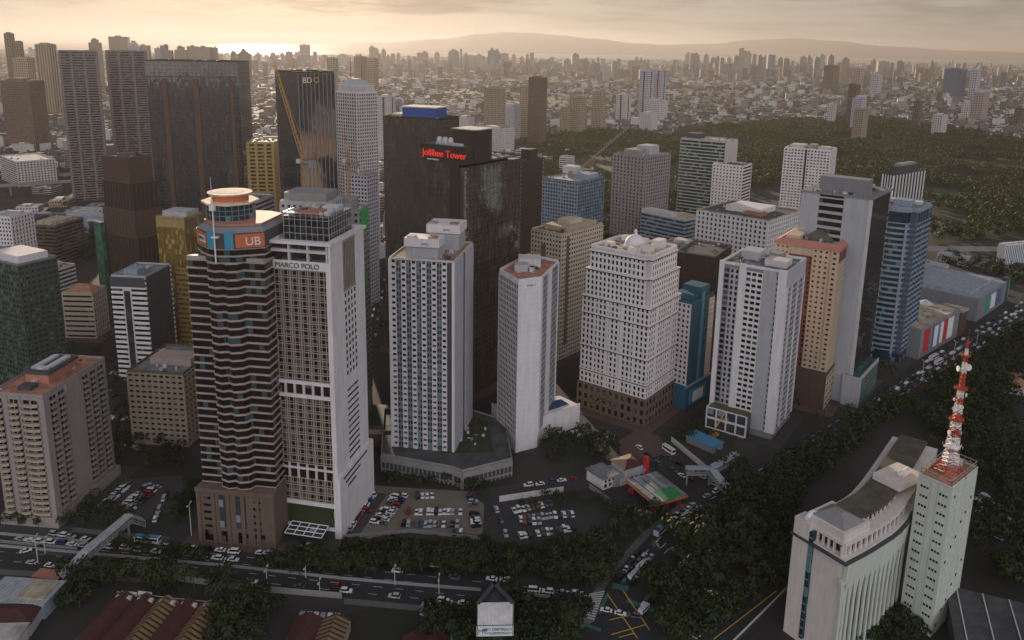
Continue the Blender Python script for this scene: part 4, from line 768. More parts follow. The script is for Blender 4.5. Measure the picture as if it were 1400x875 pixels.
c = MB(); c.fbox(F, -.3, .9, 9, H, -.2, .9); c.fbox(F, w - .75, w + .5, 9, H, -.2, .9); t.part('corner_pier', c, M['white'])
for a, q2 in ((0, d * .44), (d * .56, d)):
    c = MB(); c.fbox(Rr, a, q2, 9, H + .2, -.2, .6); t.part('side_wall', c, M['lilac grey'])
    c = MB(); c.fbox(Lf, d - q2, d - a, 9, H + .2, -.2, .6); t.part('side_wall', c, M['lilac grey'])
t.grid(Rr, 3.05, 2, 9, H - .3, M['dark grey'], M['glass dark'], .6, .6, .1, a=d * .44, b=d * .56)
r = t.roof(P0, H, M['roof brick'], M['offwhite'], 1.1)
for (x0, y0, x1, y1, z1, st) in ((-8.5, -d / 2 + 3, 7.5, -d / 2 + 12, 118.6, 4.2), (-3, 3, 13, d / 2 - 4, 121.4, 4.4)):
    t.block(r, x0, y0, x1, y1, H, z1 - st, M['pale grey'], 'plant_room')
    b = MB(); b.box(x0 - .8, y0 - .8, z1 - st + .02, x1 + .8, y1 + .8, z1); pt_ = t.part('water_tank', b, M['white'], r)
    EB = edge([(x0 - .8, y0 - .8), (x1 + .8, y0 - .8)], 0); c = MB(); strokes(c, EB, 9, 12.5, z1 - 3.2, 1, .03, 5); t.part('sign_lettering', c, M['black letters'], r)
    t.block(r, x0 + .3, y0 + .5, x0 + 4, y0 + 5, z1 + .02, z1 + .7, M['roof sand'], 'tank_lid'); t.block(r, x1 - 5, y0 + .5, x1 - 1, y0 + 5, z1 + .02, z1 + .7, M['roof brick'], 'tank_lid')
c = MB()
for k in range(7): c.box(-w / 2 + 1 + k * 1.15, -d / 2 + 1, H + .15, -w / 2 + 1.5 + k * 1.15, d / 2 - 14, H + .6)
t.part('roof_slat', c, M['roof sand'], r); t.clutter(r, 2, -d / 2, w / 2, 2, H, 8, 3); t.flush()
pp = DATA['bsapod']; cx = sum(p[0] for p in pp) / len(pp); cy = sum(p[1] for p in pp) / len(pp)
t = TW('podium_building', 'low curved podium with columned front and roof terrace at the foot of the striped high-rise', 'podium', cx, cy, 0); pp = [(a - cx, b_ - cy) for a, b_ in pp]
t.body(pp, 0, 8.9, M['dark grey']); r = t.roof(pp, 8.9, M['roof dark'], M['concrete'], 1.1)
for i in range(3):
    e = edge(pp, i)
    c = MB(); c.fbox(e, 0, e[6], 5.8, 8.9, -.1, .8); c.fbox(e, 0, e[6], 1.6, 2.3, -.1, .8); t.part('fascia', c, M['concrete'])
    nn = max(2, int(e[6] / 2.2)); c = MB()
    for k in range(nn + 1): c.fbox(e, k * (e[6] - .5) / nn, k * (e[6] - .5) / nn + .5, 0, 5.8, -.1, .6)
    t.part('column', c, M['concrete'])['kind'] = 'stuff'
b = MB(); b.prism([(40 - cx + 0, 0)] if False else [(-5, -14), (22, -12), (18, 22), (4, 30)], 9.05, 9.3); t.part('terrace_garden', b, M['garden'], r)
t.clutter(r, 0, -8, 20, 20, 9.3, 9, 8); t.flush()

# white slab with the blank front
gp = DATA['gpoly']; cx = sum(p[0] for p in gp) / 5; cy = sum(p[1] for p in gp) / 5; gp = [(a - cx, b_ - cy) for a, b_ in gp]
t = TW('apartment_tower', 'white tower with a blank windowless front between two glazed sides', 'tower', cx, cy, 0)
t.body(gp, 0, 94, M['white'])
e = edge(gp, 1); c = MB(); c.fbox(e, -.2, e[6] + .2, 8, 95.4, -.1, .35)
t.part('blank_wall', c, M['white']); c = MB()
for k in range(30): c.fbox(e, 0, e[6], 9 + k * 2.9, 9.06 + k * 2.9, .3, .358)
t.part('panel_joint', c, M['pale grey'])
c = MB(); c.fbox(e, 3, e[6] - 1.2, 90.4, 92.6, .36, .5); t.part('sign_panel', c, M['poster white']); c = MB(); strokes(c, e, 4.6, 10.2, 91.1, 1.2, .52, 7); t.part('sign_lettering', c, M['black letters'])
e = edge(gp, 0); t.body(offs(gp, .05), 10, 93, M['glass teal'], 'glazing') if False else None
t.grid(e, 3.1, 1.9, 9, 93, M['offwhite'], M['glass teal'], .74, .72, .3)
e = edge(gp, 2); L_ = e[6]
c = MB(); c.fbox(e, -.2, L_ * .08, 9, 94, -.1, .4); c.fbox(e, L_ * .34, L_ * .58, 9, 94, -.1, .4); c.fbox(e, L_ * .94, L_, 9, 94, -.1, .4); t.part('side_wall', c, M['white'])
t.grid(e, 3.1, 2.6, 9, 93.9, M['pale grey'], M['glass teal'], .8, .8, .2, a=L_ * .08, b=L_ * .34); t.grid(e, 3.1, 2.6, 9, 93.9, M['pale grey'], M['glass teal'], .8, .8, .2, a=L_ * .58, b=L_ * .94)
for i in (3, 4): t.grid(edge(gp, i), 3.1, 3, 9, 93, M['white'], M['glass teal'], .5, .6, .3)
r = t.roof(gp, 94, M['roof brick'], M['white'], 1.6); t.block(r, -6, 4, 6, 14, 94.1, 99, M['offwhite']); t.block(r, -8, -4, -1, 3, 94.1, 97.6, M['pale grey'], 'stair_head'); t.clutter(r, -6, -8, 8, 8, 94, 7, 2)
pp = [(a - cx, b_ - cy) for a, b_ in DATA['gpod']]
b = MB(); b.prism(pp, 0, 12.6); pd = t.part('podium', b, M['white']); c = MB()
for i in (0, 1):
    e = edge(pp, i); c.fbox(e, 0, e[6], 12.6, 13.8, -.4, .0)
ob('parapet', c, M['white'], pd); b = MB(); b.prism([(8, -2), (24, 10), (20, 16), (4, 8)], 12.62, 12.9); ob('swimming_pool', b, M['pool'], pd); t.clutter(pd, -14, -8, -6, 4, 12.6, 6, 5); t.flush()

# white tower with rooftop dome
x, y, w, d, H, yaw = T['dome']
t = TW('apartment_tower', 'ornate white tower with stepped corners, dark cornice lines and a small dome on its roof', 'tower', x, y, yaw)
k1 = lambda s: [(-w / 2 + s, -d / 2 + s), (w / 2 - 3 - s, -d / 2 + s), (w / 2 - 3 - s, -d / 2 + 2.4 + s), (w / 2 - s, -d / 2 + 2.4 + s), (w / 2 - s, d / 2 - s), (-w / 2 + s, d / 2 - s)]
lo = rect(w, d); mid_ = k1(1.2); hi = k1(2.6)
t.body(lo, 0, 70, M['offwhite']); t.body(offs(mid_, 0), 70, 86, M['offwhite']); t.body(hi, 86, H, M['offwhite'])
for i in range(4): t.grid(edge(lo, i), 3.25, 2.75, 16.6, 70, M['white'], M['glass dark'], .5, .64, .35)
for (pl_, za, zb) in ((mid_, 70, 86), (hi, 86, H - 1)):
    for i in range(len(pl_)):
        if edge(pl_, i)[6] > 5: t.grid(edge(pl_, i), 3.25, 2.75, za, zb, M['white'], M['glass dark'], .5, .62, .3)
for z, pl_ in ((70, lo), (60, lo), (40, lo), (25, lo), (86, mid_), (H - 1.6, hi)):
    c = MB(); c.prism(offs(pl_, .75), z - .35, z + .25); t.part('cornice', c, M['stained white']); c = MB(); c.prism(offs(pl_, .7), z - .85, z - .36); t.part('cornice', c, M['umber'])
c = MB()
for i in (0, 1):
    e = edge(lo, i); n = int(e[6] / 8)
    for k in range(1, n): c.fbox(e, k * e[6] / n - .5, k * e[6] / n + .5, 16.6, 69, -.1, .6)
t.part('pilaster', c, M['white'])['kind'] = 'stuff'
r = t.roof(hi, H, M['roof sand'], M['white'], 1.6)
b = MB(); b.cyl(1, -1, H, H + 1.6, 7.0, 6.8, 20); ob('drum', b, M['offwhite'], r); b = MB(); b.dome(1, -1, H + 1.6, 6.2, 6.2, 20, 7); b.cyl(1, -1, H + 7.4, H + 9.4, 1.1, .9, 10); b.dome(1, -1, H + 9.4, 1.0, 1.5, 10, 4); ob('dome', b, M['white'], r)
for (a, b_, c_, e_, h) in ((-12, 6, -5, 11, 4), (8, -8, 14, -2, 4), (-14, -10, -9, -6, 3), (3, -13, 9, -9, 3), (9, 4, 14, 12, 5), (-6, 9, 2, 14, 3)): t.block(r, a, b_, c_, e_, H, H + h, M['stained white'])
t.clutter(r, -15, -14, 14, 12, H, 16, 6)
pod = offs(lo, 1.1); b = MB(); b.prism(pod, 0, 16.5); pd = t.part('podium', b, M['brown stone'])
for i in range(4): t.grid(edge(pod, i), 5.3, 4.2, .3, 16.3, M['brown stone'], M['glass brown'], .5, .6, .3)
e = edge(pod, 0); c = MB(); cx_, zz = e[6] * .42, 5.
for rr, o1 in ((8.4, .9), (6.2, 1.1), (4, 1.3)):
    for k in range(12):
        a0, a1 = PI * k / 12, PI * (k + 1) / 12
        q = [(rr * math.cos(a0), rr * math.sin(a0)), ((rr + .9) * math.cos(a0), (rr + .9) * math.sin(a0)), ((rr + .9) * math.cos(a1), (rr + .9) * math.sin(a1)), (rr * math.cos(a1), rr * math.sin(a1))]
        p3 = lambda s_, z_, o_: (e[0] + e[2] * s_ + e[4] * o_, e[1] + e[3] * s_ + e[5] * o_, z_)
        c.hexa([p3(cx_ + u, zz + v, o1) for u, v in q] + [p3(cx_ + u, zz + v, .2) for u, v in q])
ob('arch_moulding', c, M['brown stone'], pd); t.flush()

# right-hand balcony tower
x, y, w, d, H, yaw = T['khotel']
t = TW('apartment_tower', 'white and grey tower with balcony columns and ribbed right side beside the highway', 'tower', x, y, yaw); P0 = rect(w, d); F, Rr, Bk, Lf = (edge(P0, i) for i in range(4))
t.body(P0, 0, H - .3, M['mid grey'])
for a, q, m, p in ((0, .06, 'white', 1.0), (.30, .40, 'white', .9), (.66, .86, 'pale grey', .5), (.89, 1., 'white', .8)):
    c = MB(); c.fbox(F, a * w - (.5 if a == 0 else 0), q * w + (.5 if q == 1 else 0), 4, H + (1.6 if m == 'white' else .2), -.2, p); t.part('wall_panel', c, M[m])
t.grid(F, 3.2, 2.4, 14, H - 2, M['mid grey'], M['glass dark'], .8, .62, .25, a=.06 * w, b=.145 * w); t.grid(F, 3.2, 3.2, 14, H - 2, M['pale grey'], M['glass dark'], .5, .6, .1, a=.15 * w, b=.30 * w)
t.grid(F, 3.2, 3, 4, H - 2, M['white'], M['glass dark'], .76, .56, .55, a=.40 * w, b=.66 * w); t.grid(F, 3.2, 1.2, 4, H - 2, M['pale grey'], M['glass dark'], .6, .5, .2, a=.86 * w, b=.89 * w)
L_ = d
t.grid(Rr, 3.2, 3.2, 4, H - 9, M['pale grey'], M['glass dark'], .86, .66, .25, a=d * .08)
c = MB()
for f in (0, .30, .64, .97): c.fbox(Rr, f * d - (.7 if f == 0 else 0), f * d + (d * .09 if f == 0 else .9), 4, H - 8, -.2, .9)
t.part('facade_rib', c, M['white']); c = MB(); c.fbox(Rr, 0, d, H - 8.9, H + 1.4, -.2, .7); t.part('side_wall', c, M['lilac grey'])
for e in (Bk, Lf): t.style(e, ('grid', 3.2, 3.4, .5, .55, .3), 4, H - 1, M['offwhite'], M['glass dark'])
r = t.roof(P0, H - .3, M['roof grey'], M['white'], 1.6); t.block(r, -12, -2, -2, 10, H, H + 5, M['pale grey']); t.block(r, 3, -8, 15, 2, H, H + 3.5, M['offwhite'], 'stair_head'); t.block(r, -16, -15, -8, -8, H, H + .5, M['roof moss'], 'roof_garden'); t.block(r, 1, 6, 8, 14, H, H + 4, M['concrete']); t.clutter(r, -16, -14, 14, 14, H, 15, 5)
pod = [(-w / 2 + 1, -d / 2 - 8), (w / 2 - 12, -d / 2 - 8), (w / 2 - 12, -d / 2 + 1), (-w / 2 + 1, -d / 2 + 1)]
b = MB(); b.prism(pod, 0, 13); pd = t.part('podium', b, M['glass grey']); t.grid(edge(pod, 0), 6, 6, 1, 13.6, M['white'], M['glass grey'], .85, .8, .35); t.grid(edge(pod, 3), 6, 5, 1, 13.6, M['white'], M['glass grey'], .85, .8, .35)
b = MB(); b.prism(offs(pod, -.6), 13.02, 13.5); ob('roof_garden', b, M['roof moss'], pd); t.flush()

# cream and red condominium
x, y, w, d, H, yaw = T['lcondo']
t = TW('apartment_tower', 'cream condominium tower with brick red balcony bays and salmon pink roof edge', 'tower', x, y, yaw); P0 = rect(w, d); F, Rr, Bk, Lf = (edge(P0, i) for i in range(4))
t.body(P0, 0, H, M['beige'])
for a, q, m in ((0, .22, 'peach'), (.60, .86, 'peach'), (.89, 1.01, 'peach')): t.grid(F, 3.05, 2.8, 24, H - 1, M[m], M['glass brown'], .42, .42, .45, a=a * w, b=min(q, 1) * w)
t.grid(F, 3.05, 2.2, 24, H - 6, M['red'], M['glass dark'], .55, .5, .12, a=.22 * w, b=.60 * w)
t.grid(Rr, 3.05, 2.4, 24, H - 8, M['peach'], M['glass brown'], .45, .42, .4, a=0, b=.76 * d); t.grid(Rr, 3.05, 3, 24, H - 1, M['salmon'], M['glass brown'], .35, .4, .6, a=.80 * d, b=d)
c = MB(); c.fbox(Rr, 0, .76 * d, H - 8, H - 1, -.2, .45); t.part('side_wall', c, M['red'])
for e in (Bk, Lf): t.style(e, ('grid', 3.05, 2.8, .42, .42, .4), 24, H - 1, M['peach'], M['glass brown'])
c = MB(); op, ip = offs(P0, 1.0), offs(P0, -2.2)
for i in range(4):
    j = (i + 1) % 4; c.hexa([(*op[i], H - 1), (*op[j], H - 1), (*ip[j], H - 1), (*ip[i], H - 1), (*op[i], H + .6), (*op[j], H + .6), (*ip[j], H + 2.6), (*ip[i], H + 2.6)])
t.part('eaves', c, M['salmon']); r = t.roof(offs(P0, -2.2), H + .5, M['roof sand'])
b = MB(); b.frust(rect(w * .5, d * .45, 2, 1), H + .7, rect(w * .1, d * .1, 2, 1), H + 6.5); ob('hip_roof', b, M['roof olive'], r); t.block(r, -w / 2 + 4, -d / 2 + 4, -w / 2 + 12, d / 2 - 8, H + .6, H + 4, M['peach']); t.block(r, -3, d / 2 - 12, 10, d / 2 - 5, H + .6, H + 5.5, M['salmon']); t.clutter(r, -13, -14, 13, 14, H + .6, 9, 9)
b = MB(); b.prism(offs(P0, .9), 0, 23.8); pd = t.part('podium', b, M['brown']); t.grid(edge(offs(P0, .9), 1), 4.5, 6, 1, 22, M['beige'], M['glass brown'], .8, .4, .3, b=d * .6); t.flush()

# grey panel tower with dark glass flank
x, y, w, d, H, yaw = T['mtower']
t = TW('office_tower', 'light grey panelled tower with louvred centre and a sheer black glass right side', 'tower', x, y, yaw); P0 = rect(w, d); F, Rr, Bk, Lf = (edge(P0, i) for i in range(4))
t.body(P0, 0, H - .2, M['mirror black'], 'glazing')
for a, q in ((0, .26), (.62, 1)):
    c = MB(); c.fbox(F, a * w - (.6 if a == 0 else 0), q * w, 0, H + 1, -.3, .7); t.part('wall_panel', c, M['panel grey'])
    c = MB()
    for k in range(int((q - a) * w / 1.6)): c.fbox(F, a * w + k * 1.6, a * w + k * 1.6 + .08, 20, H, .6, .716)
    for k in range(32): c.fbox(F, a * w, q * w, 20 + k * 3.3, 20.09 + k * 3.3, .6, .72)
    t.part('panel_joint', c, M['pale grey'])
c = MB(); c.fbox(F, w - .9, w + .9, 0, H + 1, -.3, .9); t.part('corner_pier', c, M['offwhite'])
t.band(F, 4.6, 20, H - 1.5, M['pale grey'], M['glass dark'], .62, .45, a=.26 * w, b=.62 * w)
t.curt(Rr, 3.6, 1.8, 24, H, M['steel dark'], .1, .08)
for e in (Bk, Lf): t.style(e, ('band', 4.2, .5, .4), 10, H - 1, M['pale grey'], M['glass dark'])
b = MB(); b.prism(offs(P0, 1.2), H, H + 1.1); t.part('overhang', b, M['mid grey']); r = t.roof(offs(P0, -.5), H + 1.02, M['roof grey'], None)
t.block(r, -w * .28, -d / 2 + 2, w * .42, -d / 2 + 12, H + 1.1, H + 10.5, M['mid grey']); t.block(r, -w * .35, -d / 2 + 14, w * .3, d / 2 - 6, H + 1.1, H + 3.4, M['roof sand'], 'roof_deck'); t.clutter(r, -w / 2, -d / 2, w / 2, -d / 2 + 4, H + 1, 8, 3); t.clutter(r, -w / 2, 0, w / 2, d / 2, H + 1, 10, 12)
pod = [(w / 2 - 4, -d / 2 - 3), (w / 2 + 6, -d / 2 - 3), (w / 2 + 6, d / 2 - 6), (w / 2 - 4, d / 2 - 6)]
b = MB(); b.prism(pod, 0, 19); pd = t.part('podium', b, M['net glass']); c = MB(); e = edge(pod, 1); c.fbox(e, 0, e[6], 17.6, 20.4, -.2, .3); c.fbox(e, -.2, 2, 0, 19, -.2, .4); c.fbox(edge(pod, 0), 0, 10, 0, 19.5, -.1, .4); ob('cladding', c, M['pale grey'], pd)
t.curt(e, 3.2, 4, 1, 17.5, M['steel'], .12, .1, a=2.2); t.flush()

# blue curved tower
x, y, w, d, H, yaw = T['bcurve']
t = TW('office_tower', 'blue glass tower with bowed front of pale ledges and a darker angled right side', 'tower', x, y, yaw)
pc = [(-w / 2, -d / 2 + 2)] + [(-w / 2 + w * .82 * k / 7, -d / 2 - 3.2 * math.sin(PI * k / 7) + 1.2 * (1 - k / 7)) for k in range(1, 8)] + [(w * .36, -d / 2 + 2.4), (w / 2, -d / 2 + 2.4), (w / 2, d / 2), (-w / 2, d / 2)]
t.body(pc, 0, H - 9, M['glass blue'], 'core'); t.rings(pc, 3.7, 8, H - 9, M['blue grey'], M['glass teal'], .62, .55)
b = MB(); b.prism(offs(pc, -.4), H - 9, H); t.part('crown_glazing', b, M['glass blue']); c = MB(); c.prism(offs(pc, .4), H - 1.6, H + .1); t.part('crown_rim', c, M['blue grey'])
e = edge(pc, 7); c = MB(); c.fbox(edge(pc, 6), edge(pc, 6)[6] - 1.3, edge(pc, 6)[6] + .3, 6, H - 9, -.2, 1.0); t.part('corner_pier', c, M['blue grey'])
for i in (8, 9, 10):
    e = edge(pc, i)
    if e[6] > 3: c = MB(); [c.fbox(e, k * e[6] / 5 - .25, k * e[6] / 5 + .25, 6, H - 1, -.1, .7) for k in range(6)]; t.part('facade_rib', c, M['steel blue'])
r = t.roof(offs(pc, -.6), H + .05, M['roof grey'], M['blue grey'], 1.5); t.block(r, -5, -6, 6, 4, H + .2, H + 4.5, M['blue grey']); t.block(r, -11, 6, 9, 13, H + .2, H + 2.5, M['offwhite'], 'roof_deck'); t.clutter(r, -11, -10, 11, 12, H + .1, 8, 3); t.flush()
# round-balconied condominium at lower left
x, y, w, d, H, yaw = T['condo']
t = TW('apartment_tower', 'grey pink condominium with rounded balconies and a sunlit brick coloured roof', 'tower', x, y, yaw); P0 = rect(w, d); F, Rr, Bk, Lf = (edge(P0, i) for i in range(4))
t.body(P0, 0, H - .2, M['mauve grey'])
def balconies(E, a, q, n, z0, z1, bow, k0):
    global nb_
    st = (q - a)
    for j in range(n):
        z = z0 + (z1 - z0) * j / n; hgt = (z1 - z0) / n; b = MB(); seg = 6 if bow else 1; prev = None
        for k in range(seg):
            f0, f1 = k / seg, (k + 1) / seg; o0 = 1.2 + bow * math.sin(PI * f0); o1 = 1.2 + bow * math.sin(PI * f1)
            P = lambda f, o, zz: (E[0] + E[2] * (a + st * f) + E[4] * o, E[1] + E[3] * (a + st * f) + E[5] * o, zz)
            b.hexa([P(f0, o0, z), P(f1, o1, z), P(f1, 0, z), P(f0, 0, z), P(f0, o0, z + hgt * .12), P(f1, o1, z + hgt * .12), P(f1, 0, z + hgt * .12), P(f0, 0, z + hgt * .12)])
            b.hexa([P(f0, o0 + .1, z - .1), P(f1, o1 + .1, z - .1), P(f1, o1 - .1, z - .1), P(f0, o0 - .1, z - .1), P(f0, o0 + .1, z + hgt * .42), P(f1, o1 + .1, z + hgt * .42), P(f1, o1 - .1, z + hgt * .42), P(f0, o0 - .1, z + hgt * .42)])
        t.part('balcony', b, M['beige'] if k0 == 0 else M['mauve grey'])
    for j in range(n):
        z = z0 + (z1 - z0) * j / n; hgt = (z1 - z0) / n
        for k in range(2): t.win(E, a + st * (.1 + .45 * k), st * .33, z + hgt * .3, hgt * .55, M['glass dark'], o=.02)
for a, q in ((1, 5.5), (8.4, 13), (14.2, 22.2)): balconies(F, a, q, 19, 6, H - 1.5, .9, 0)
for a, q in ((3.5, 8), (9, 13.6), (26, 30.5), (31.5, 36), (37, 42)): balconies(Rr, a, q, 19, 7, H - 1.5, .2, 1)
c = MB()
for E_, l in ((F, ((6, 8), (13.3, 13.9), (22.4, w + .4))), (Rr, ((0, 3), (14, 25)))):
    for a, q in l: c.fbox(E_, a - (.55 if a == 0 else 0), q, 5, H - .3, -.1, .6)
t.part('wall_panel', c, M['lilac grey'] if False else M['mauve grey'])
r = t.roof(P0, H - .2, M['roof brick'], M['mauve grey'], 1.2)
b = MB(); b.box(-5, -9, H, 6, 10, H + 4.4); pr = t.part('plant_room', b, M['salmon'], r); b = MB(); b.box(-5.8, -9.8, H + 4.42, 6.8, 10.8, H + 5.6)
t.part('plant_roof', b, M['dark grey'], r); t.block(r, -3.5, -7, -1, 8.5, H + 5.62, H + 6.6, M['plant pale'], 'duct'); t.block(r, 2.2, -7, 4.8, 8.5, H + 5.62, H + 6.6, M['plant pale'], 'duct'); t.block(r, -3.5, -7, 4.8, -4.5, H + 5.64, H + 6.5, M['plant pale'], 'duct')
t.block(r, -3, -17, 3, -12, H, H + 1.8, M['dark grey'], 'stair_head'); t.clutter(r, -11, -20, 11, 20, H, 5, 2)
b = MB(); b.prism(offs(P0, 1.6), 0, 5); t.part('podium', b, M['mauve grey']); t.flush()
# ---------------------------------------------------------------- plainer towers
simple('beige', 'apartment_block', 'mid-rise beige block with brown corners and sloping dark roof left of the banded tower', 'block', ('grid', 3.1, 3.4, .62, .42, .5), ('grid', 3.1, 4, .6, .45, .5), 'tan', 'glass dark', 'roof grey', 'brown stone', 'beige', 10, 2, plant=[(-.3, -.2, .45, .1, 4, 'pinkish')])[0].flush()
t, r, P0 = simple('hotelb', 'hotel_tower', 'beige tower with dark vertical strip and tiered roof behind the white blank-front tower', 'tower', ('grid', 3.1, 2.6, .55, .5, .35), ('grid', 3.1, 2.7, .6, .42, .35), 'cream', 'glass dark', 'roof olive', 'beige', 'beige', 8, 0, plant=[(-.36, -.3, .38, .42, 3.2, 'beige'), (-.2, -.1, .2, .2, 6, 'cream')])
c = MB(); E = edge(P0, 1); c.fbox(E, 5, 8.2, 10, T['hotelb'][4] - 2, -.1, .5); c.fbox(edge(P0, 0), 9, 13, 10, T['hotelb'][4] - 8, -.1, .5); t.part('facade_strip', c, M['brown stone']); t.flush()
x, y, w, d, H, yaw = T['blue']; T['blue'] = (x - 3, y + 3, 17, 27, H, -42)
t, r, P0 = simple('blue', 'office_tower', 'dark teal blue tower with bright blue centre stripe beside the domed tower', 'tower', ('grid', 3.1, 3, .5, .5, .3), ('curt', 3.1, 3, 'steel dark'), 'offwhite', 'glass dark', 'roof dark', 'teal', 'teal', 5, 15, plant=[(-.3, -.3, .4, -.05, 4, 'teal'), (-.3, .0, .4, .4, 7, 'teal')])
E = edge(P0, 1); c = MB(); c.fbox(E, 12, 14.6, 15, H + 5, -.1, .8); t.part('facade_stripe', c, M['sky blue']); t.grid(E, 3.1, 2, 15, H - 1, M['offwhite'], M['glass dark'], .4, .5, .5, a=21.5)
b = MB(); b.prism(offs(P0, 1.2), 0, 15); pd = t.part('podium', b, M['teal']); E = edge(offs(P0, 1.2), 1); c = MB(); c.fbox(E, 4, 24, 2, 11.5, .0, .3); ob('sign_panel', c, M['sky blue'], pd); c = MB(); c.fbox(E, 8, 20, 3, 9.5, .3, .5); ob('painted_panel', c, M['poster white'], pd); c = MB(); c.fbox(E, -.3, E[6] + .3, 14.2, 15.3, -.2, .4); ob('ledge', c, M['blue grey'], pd); t.flush()
t, r, P0 = simple('oblack', 'office_tower', 'black tower with thin white upright ribs rising behind the blue curved tower', 'tower', ('fin', 2.6, 'white paint', .7, .7), ('fin', 5.6, 'white paint', .9, .9), 'umber', 'glass brown', 'roof dark', 'dark grey', 'glass brown' if False else 'umber', 4, plant=[(-.4, -.35, .42, .3, 7, 'dark grey'), (-.3, -.25, .3, .25, 9, 'concrete')]); t.flush()
# the big dark towers
x, y, w, d, H, yaw = T['jolli']
t = TW('office_tower', 'dark mirrored tower with red lit name sign on its black rooftop box', 'tower', x, y, yaw); P0 = rect(w, d)
t.body([(-w / 2, -d / 2), (w / 2 - 10, -d / 2), (w / 2 - 10, d / 2), (-w / 2, d / 2)], 0, H, M['mirror bronze'], 'glazing'); t.body([(w / 2 - 9.99, -d / 2 - .6), (w / 2, -d / 2 - .6), (w / 2, d / 2), (w / 2 - 9.99, d / 2)], 0, H - 1.5, M['mirror bronze'], 'glazing')
c = MB(); c.fbox(edge(P0, 0), w - 10.2, w - 3.2, 0, H + .5, .61, 1.0); t.part('stone_strip', c, M['umber'])
t.curt(edge(P0, 0), 3.6, 3, 4, H, M['bronze frame'], .14, .1, b=w - 10.2); t.curt(edge(P0, 1), 3.6, 3.4, 4, H - 1.5, M['bronze frame'], .14, .1)
for i in (2, 3): t.curt(edge(P0, i), 3.6, 3.4, 4, H - 1.5, M['steel dark'], .14, .1)
r = t.roof([(-w / 2, -d / 2), (w / 2, -d / 2), (w / 2, d / 2), (-w / 2, d / 2)], H, M['roof moss'], M['dark grey'], 1.0)
S0 = [(-w / 2 + .5, -d / 2 - .8), (w / 2 + .5, -d / 2 - .8), (w / 2 + .5, -d / 2 + 13), (-w / 2 + .5, -d / 2 + 13)]
b = MB(); b.prism(S0, H + .2, H + 10); sb_ = t.part('sign_box', b, M['umber']); E = edge(S0, 0); text('Jollibee Tower', E, M['lit red letters'], 5.6, 1.4, H + 3.4, t.root, .2, depth=.25)
c = MB(); c.fbox(E, 5, 14, H + 1, H + 1.8, .0, .25); ob('light_strip', c, M['plant pale'], sb_)
r2 = MB(); r2.prism(offs(S0, -.5), H + 10, H + 10.2); r2 = t.part('roof', r2, M['roof dark'])
for k in range(3):
    b = MB(); b.cyl(-9 + k * 4.4, -d / 2 + 8, H + 10.2, H + 13, 2, 1.6, 12); b.dome(-9 + k * 4.4, -d / 2 + 8, H + 13, 1.6, 1, 12, 3); t.part('cooling_tower', b, M['plant pale'], r2)
c = MB()
for k in range(16): c.box(-6 + k * 1.2, -d / 2 + 1, H + 10.2, -5.5 + k * 1.2, -d / 2 + 4, H + 11.6)
t.part('roof_fin', c, M['plant pale'], r2)['kind'] = 'stuff'
t.block(r, w / 2 - 16, -d / 2 + 8, w / 2 + 1, -d / 2 + 24, H + .2, H + 19, M['umber'], 'lift_tower'); t.block(r, w / 2 - 16.4, -d / 2 + 7.6, w / 2 + 1.4, -d / 2 + 24.4, H + 19.02, H + 19.6, M['roof pale'], 'lift_roof'); t.clutter(r, -10, 0, 14, d / 2, H, 10, 4); t.flush()
x, y, w, d, H, yaw = T['qblue']; T['qblue'] = (x, y + 4, w, 26, H, yaw)
t, r, P0 = simple('qblue', 'office_tower', 'dark bronze mirrored tower with a bright blue box on its roof', 'tower', ('curt', 3.6, 3, 'bronze frame', .12, .1), ('curt', 3.6, 3, 'bronze frame', .12, .1), 'mirror bronze', 'mirror bronze', 'roof dark', 'umber', 'mirror bronze', 6)
t.block(r, -9, -9, 16, 6, H + .1, H + 7, M['box blue'], 'plant_box'); t.block(r, -9.5, -9.5, 16.5, 6.5, H + 7.02, H + 7.8, M['roof pale'], 'plant_roof'); t.block(r, -18, -8, -10, 4, H + .1, H + 2.5, M['roof sand'], 'roof_deck'); t.flush()
t, r, P0 = simple('rslim', 'office_tower', 'slim dark brown tower with grey ledges squeezed right of the red sign tower', 'tower', ('band', 3.5, .55, .7), ('blank',), 'mid grey', 'glass brown', 'roof dark', 'umber', 'umber', 4, 0, plant=[(-.5, -.1, .4, .3, 9, 'umber')]); t.flush()
t, r, P0 = simple('sblue', 'office_tower', 'blue glass block under construction below the long crane jib', 'tower', ('grid', 3.5, 3.2, .7, .6, .35), ('curt', 3.5, 3.2, 'blue grey', .4, .25), 'blue grey', 'glass blue', 'roof pale', 'steel blue', 'glass blue', 5, plant=[(-.1, -.1, .45, .35, 5, 'blue grey')]); t.block(r, -8, -8, 6, 4, T['sblue'][4] + 5, T['sblue'][4] + 12, M['offwhite'], 'lift_core'); t.flush()
t, r, P0 = simple('tgrey', 'apartment_tower', 'raw grey concrete tower with oval shadowed openings and unfinished top', 'tower', ('grid', 3.7, 4.4, .42, .6, .8), ('grid', 3.7, 4.4, .5, .62, .5), 'concrete', 'glass dark', 'roof grey', 'concrete', 'mid grey', 8, plant=[(-.3, -.35, .2, .2, 6, 'concrete'), (-.1, -.1, .3, .3, 10, 'pale grey')]); t.flush()
t, r, P0 = simple('uband', 'office_tower', 'green glass office with pale floor ledges and a white panelled end before the woods', 'tower', ('band', 3.9, .68, .5), ('curt', 4, 4, 'pale grey'), 'pale grey', 'glass green', 'roof sand', 'pale grey', 'offwhite', 7, plant=[(-.5, -.1, -.2, .4, 6, 'dark grey')]); t.flush()
